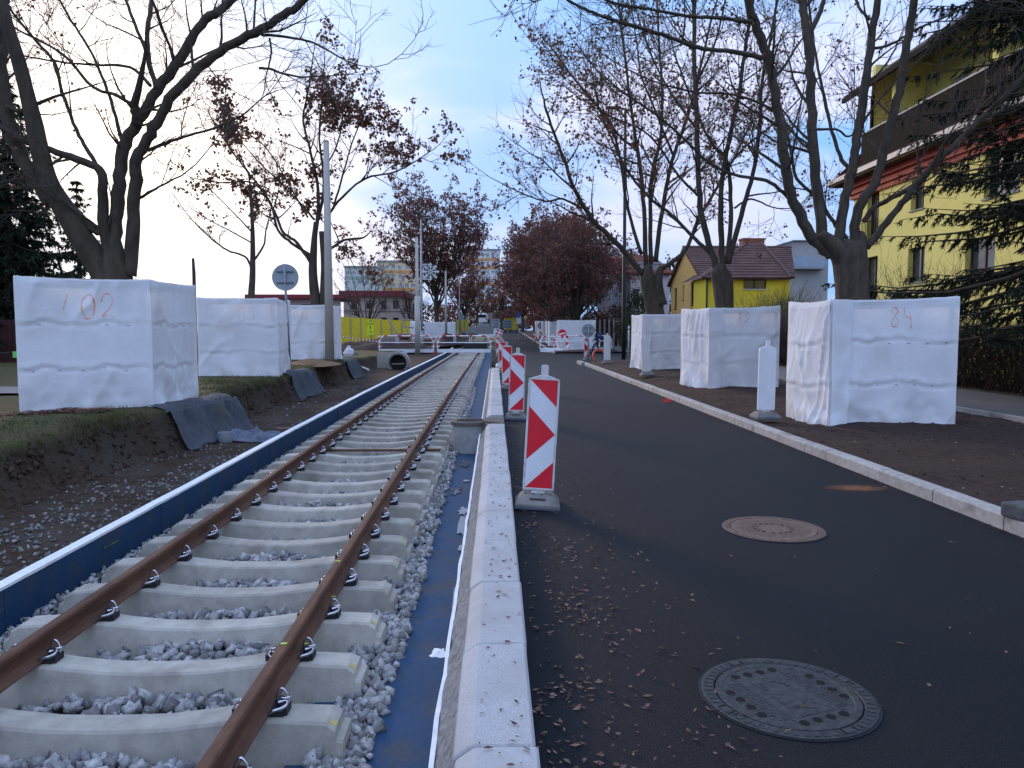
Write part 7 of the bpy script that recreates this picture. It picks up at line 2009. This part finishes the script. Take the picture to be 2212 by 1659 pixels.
def stems_bush(name, label, c, h, w, n, mat, seed, r=.006, lean=.5, side=3, group=None):
    rnd = random.Random(seed); c = Vector(c); root = thing(name, label, 'shrub', c, group); br, tw = [], []
    for _ in range(n):
        p = c + Vector((rnd.uniform(-w, w) * .35, rnd.uniform(-w, w) * .35, 0)); d = Vector((rnd.uniform(-lean, lean), rnd.uniform(-lean, lean), 1)); q = grow(rnd, p, d, h * rnd.uniform(.6, 1.1), 6, .12, .02); br.append((q, r, r * .4))
        for _ in range(side):
            u = rnd.uniform(.3, 1) * 5; i = min(int(u), 4); tw.append((grow(rnd, q[i].lerp(q[i + 1], u - i), Vector((rnd.uniform(-1, 1), rnd.uniform(-1, 1), .9)), h * rnd.uniform(.12, .3), 3, .2, .05), r * .6, r * .3))
    V, Fc = batch_tubes(br, 4, 6); tag(link('stems', np_mesh('stems', V, Fc, mat), root), kind='stuff')
    V, Fc = batch_tubes(tw, 3, 3); tag(link('twigs', np_mesh('twigs', V, Fc, mat), root), kind='stuff')
p = at(1690, 700, 44); stems_bush('forsythia_bush', 'upright yellow green leafless bush before the yellow wing', (p.x, 44, .15), 3.6, 2.0, 170, pm('forsythia_stem', (.26, .23, .055), (.20, .17, .05), 6, .9), 601, .016, .42, 4)
p = at(1712, 700, 38); stems_bush('bare_bush', 'bare grey bush right of the yellow wing', (p.x, 40, .15), 3.0, 2.6, 130, M_TWIG, 602, .014, .55, 4)
p = at(1965, 700, 22); stems_bush('bare_bush', 'bare pale twiggy bush against the yellow apartment house', (p.x + .6, 22, .15), 3.6, 2.2, 120, pm('pale_twig', (.15, .13, .08), (.11, .09, .06), 6, .9), 603, .008, .8, 6)
p = at(1765, 690, 30); stems_bush('bare_bush', 'dark bare bush left of the apartment house corner', (p.x, 34, .15), 3.2, 3.0, 160, M_TWIG, 604, .013, .6, 4)
p = at(1372, 690, 62); clump('thuja', 'dark green conical thuja left of the bare maple trunk', 'shrub', (p.x, 62, .1), 1.1, 1.1, 2.6, 2600, .13, M_GREEN, 611, 'evergreen shrubs by the houses')
p = at(1372, 690, 56.5); clump('round_hedge', 'rounded green evergreen bush behind the third verge guard', 'shrub', (p.x, 57, .1), 1.7, 1.2, 1.45, 2600, .11, M_GREEN, 612, 'evergreen shrubs by the houses')
p = at(1452, 690, 44); clump('round_hedge', 'low green evergreen bush left of the peach wall', 'shrub', (p.x, 47, .1), .9, .8, 1.25, 1600, .09, M_GREEN, 613, 'evergreen shrubs by the houses')
p = at(1482, 690, 44); clump('round_hedge', 'green evergreen bush in front of the peach wall corner', 'shrub', (p.x, 46.5, .1), 1.0, .8, 1.35, 1800, .09, M_GREEN, 614, 'evergreen shrubs by the houses')
p = at(1602, 690, 44); clump('round_hedge', 'spiky green bush below the yellow wing window', 'shrub', (p.x, 46, .1), .9, .7, 1.4, 1500, .1, M_GREEN, 615, 'evergreen shrubs by the houses')
p = at(1327, 690, 70); clump('dark_shrub', 'dark brown shrub before the white house', 'shrub', (p.x, 69, .1), 1.6, 1.4, 2.0, 2200, .14, M_DEADR, 616)
p = at(1655, 560, 105); clump('pine_crown', 'dark pine crown behind the brick chimney', 'tree', (p.x, 105, 4), 2.6, 2.6, 4.6, 2600, .3, M_NEED, 617, shell=.35)
p = at(1440, 600, 80); clump('yew_shrub', 'dark evergreen mass behind the pink house gable', 'shrub', (p.x, 78, 2), 2.0, 2.0, 3.6, 2400, .2, M_NEED, 618)
clump('shrub_mass', 'dark brown shrub mass behind the farthest right guards', 'shrub', (9.5, 126, .8), 4.5, 3, 2.6, 2600, .32, M_DEADR, 631)
clump('shrub_mass', 'brown shrub between the far guards and the white house', 'shrub', (9.8, 76, .3), 1.6, 2.5, 1.7, 2200, .18, M_DEADR, 632)
clump('shrub_mass', 'low brown shrub mass behind the large loose tree', 'shrub', (-11, 122, .8), 5.5, 3, 2.6, 2400, .3, M_DEAD, 633)
clump('shrub_mass', 'brown shrub mass left of the cream hall', 'shrub', (-7.6, 160, 1.2), 5, 3, 3.4, 2200, .36, M_DEADR, 634)
clump('shrub_mass', 'dark shrub closing the street beyond the yellow container', 'shrub', (4.0, 165, 1.2), 5, 3, 2.6, 2400, .36, M_DEADR, 635)
# brown leafless hedge along the right pavement
root = thing('hedge', 'long brown leafless hedge along the far side of the pavement', 'hedge', (12.6, 14, .13))
rnd = random.Random(620); br = []; tw = []
for _ in range(3600):
    y = 8 + 27 * rnd.random(); p = Vector((12.6 + rnd.uniform(-.55, .55), y, .1)); q = grow(rnd, p, Vector((rnd.uniform(-.4, .4), rnd.uniform(-.4, .4), 1)), rnd.uniform(1.3, 1.95), 5, .2, .04); br.append((q, .011, .005))
    for _ in range(3):
        u = rnd.uniform(.2, 1) * 4; i = min(int(u), 3); tw.append((grow(rnd, q[i].lerp(q[i + 1], u - i), Vector((rnd.uniform(-1, 1), rnd.uniform(-1, 1), .5)), rnd.uniform(.2, .5), 3, .2, 0), .006, .003))
M_HEDGE = pm('hedge_twig', (.055, .034, .028), (.085, .055, .044), 5, .95)
V, Fc = batch_tubes(br, 3, 5); tag(link('stems', np_mesh('stems', V, Fc, M_HEDGE), root), kind='stuff')
V, Fc = batch_tubes(tw, 3, 3); tag(link('twigs', np_mesh('twigs', V, Fc, M_HEDGE), root), kind='stuff')
pts = [Vector((12.6 + rnd.uniform(-.5, .5), 8 + 27 * rnd.random(), rnd.uniform(.2, 1.75))) for _ in range(9000)]
V, Fc = leaf_quads(pts, rnd, .06); tag(link('leaves', np_mesh('leaves', np.array(V), np.array(Fc), M_DEADR), root), kind='stuff')
root = thing('hedge', 'brown hedge behind the dark garden fence past the side street', 'hedge', (11, 68, .2))
pts = [Vector((rnd.uniform(9.0, 16), 68 + rnd.uniform(0, 1.2), rnd.uniform(.3, 2.6))) for _ in range(5000)]
V, Fc = leaf_quads(pts, rnd, .13); tag(link('foliage', np_mesh('foliage', np.array(V), np.array(Fc), pm('brown_hedge_leaf', (.075, .055, .03), (.05, .04, .022), 3, .9)), root), kind='stuff')
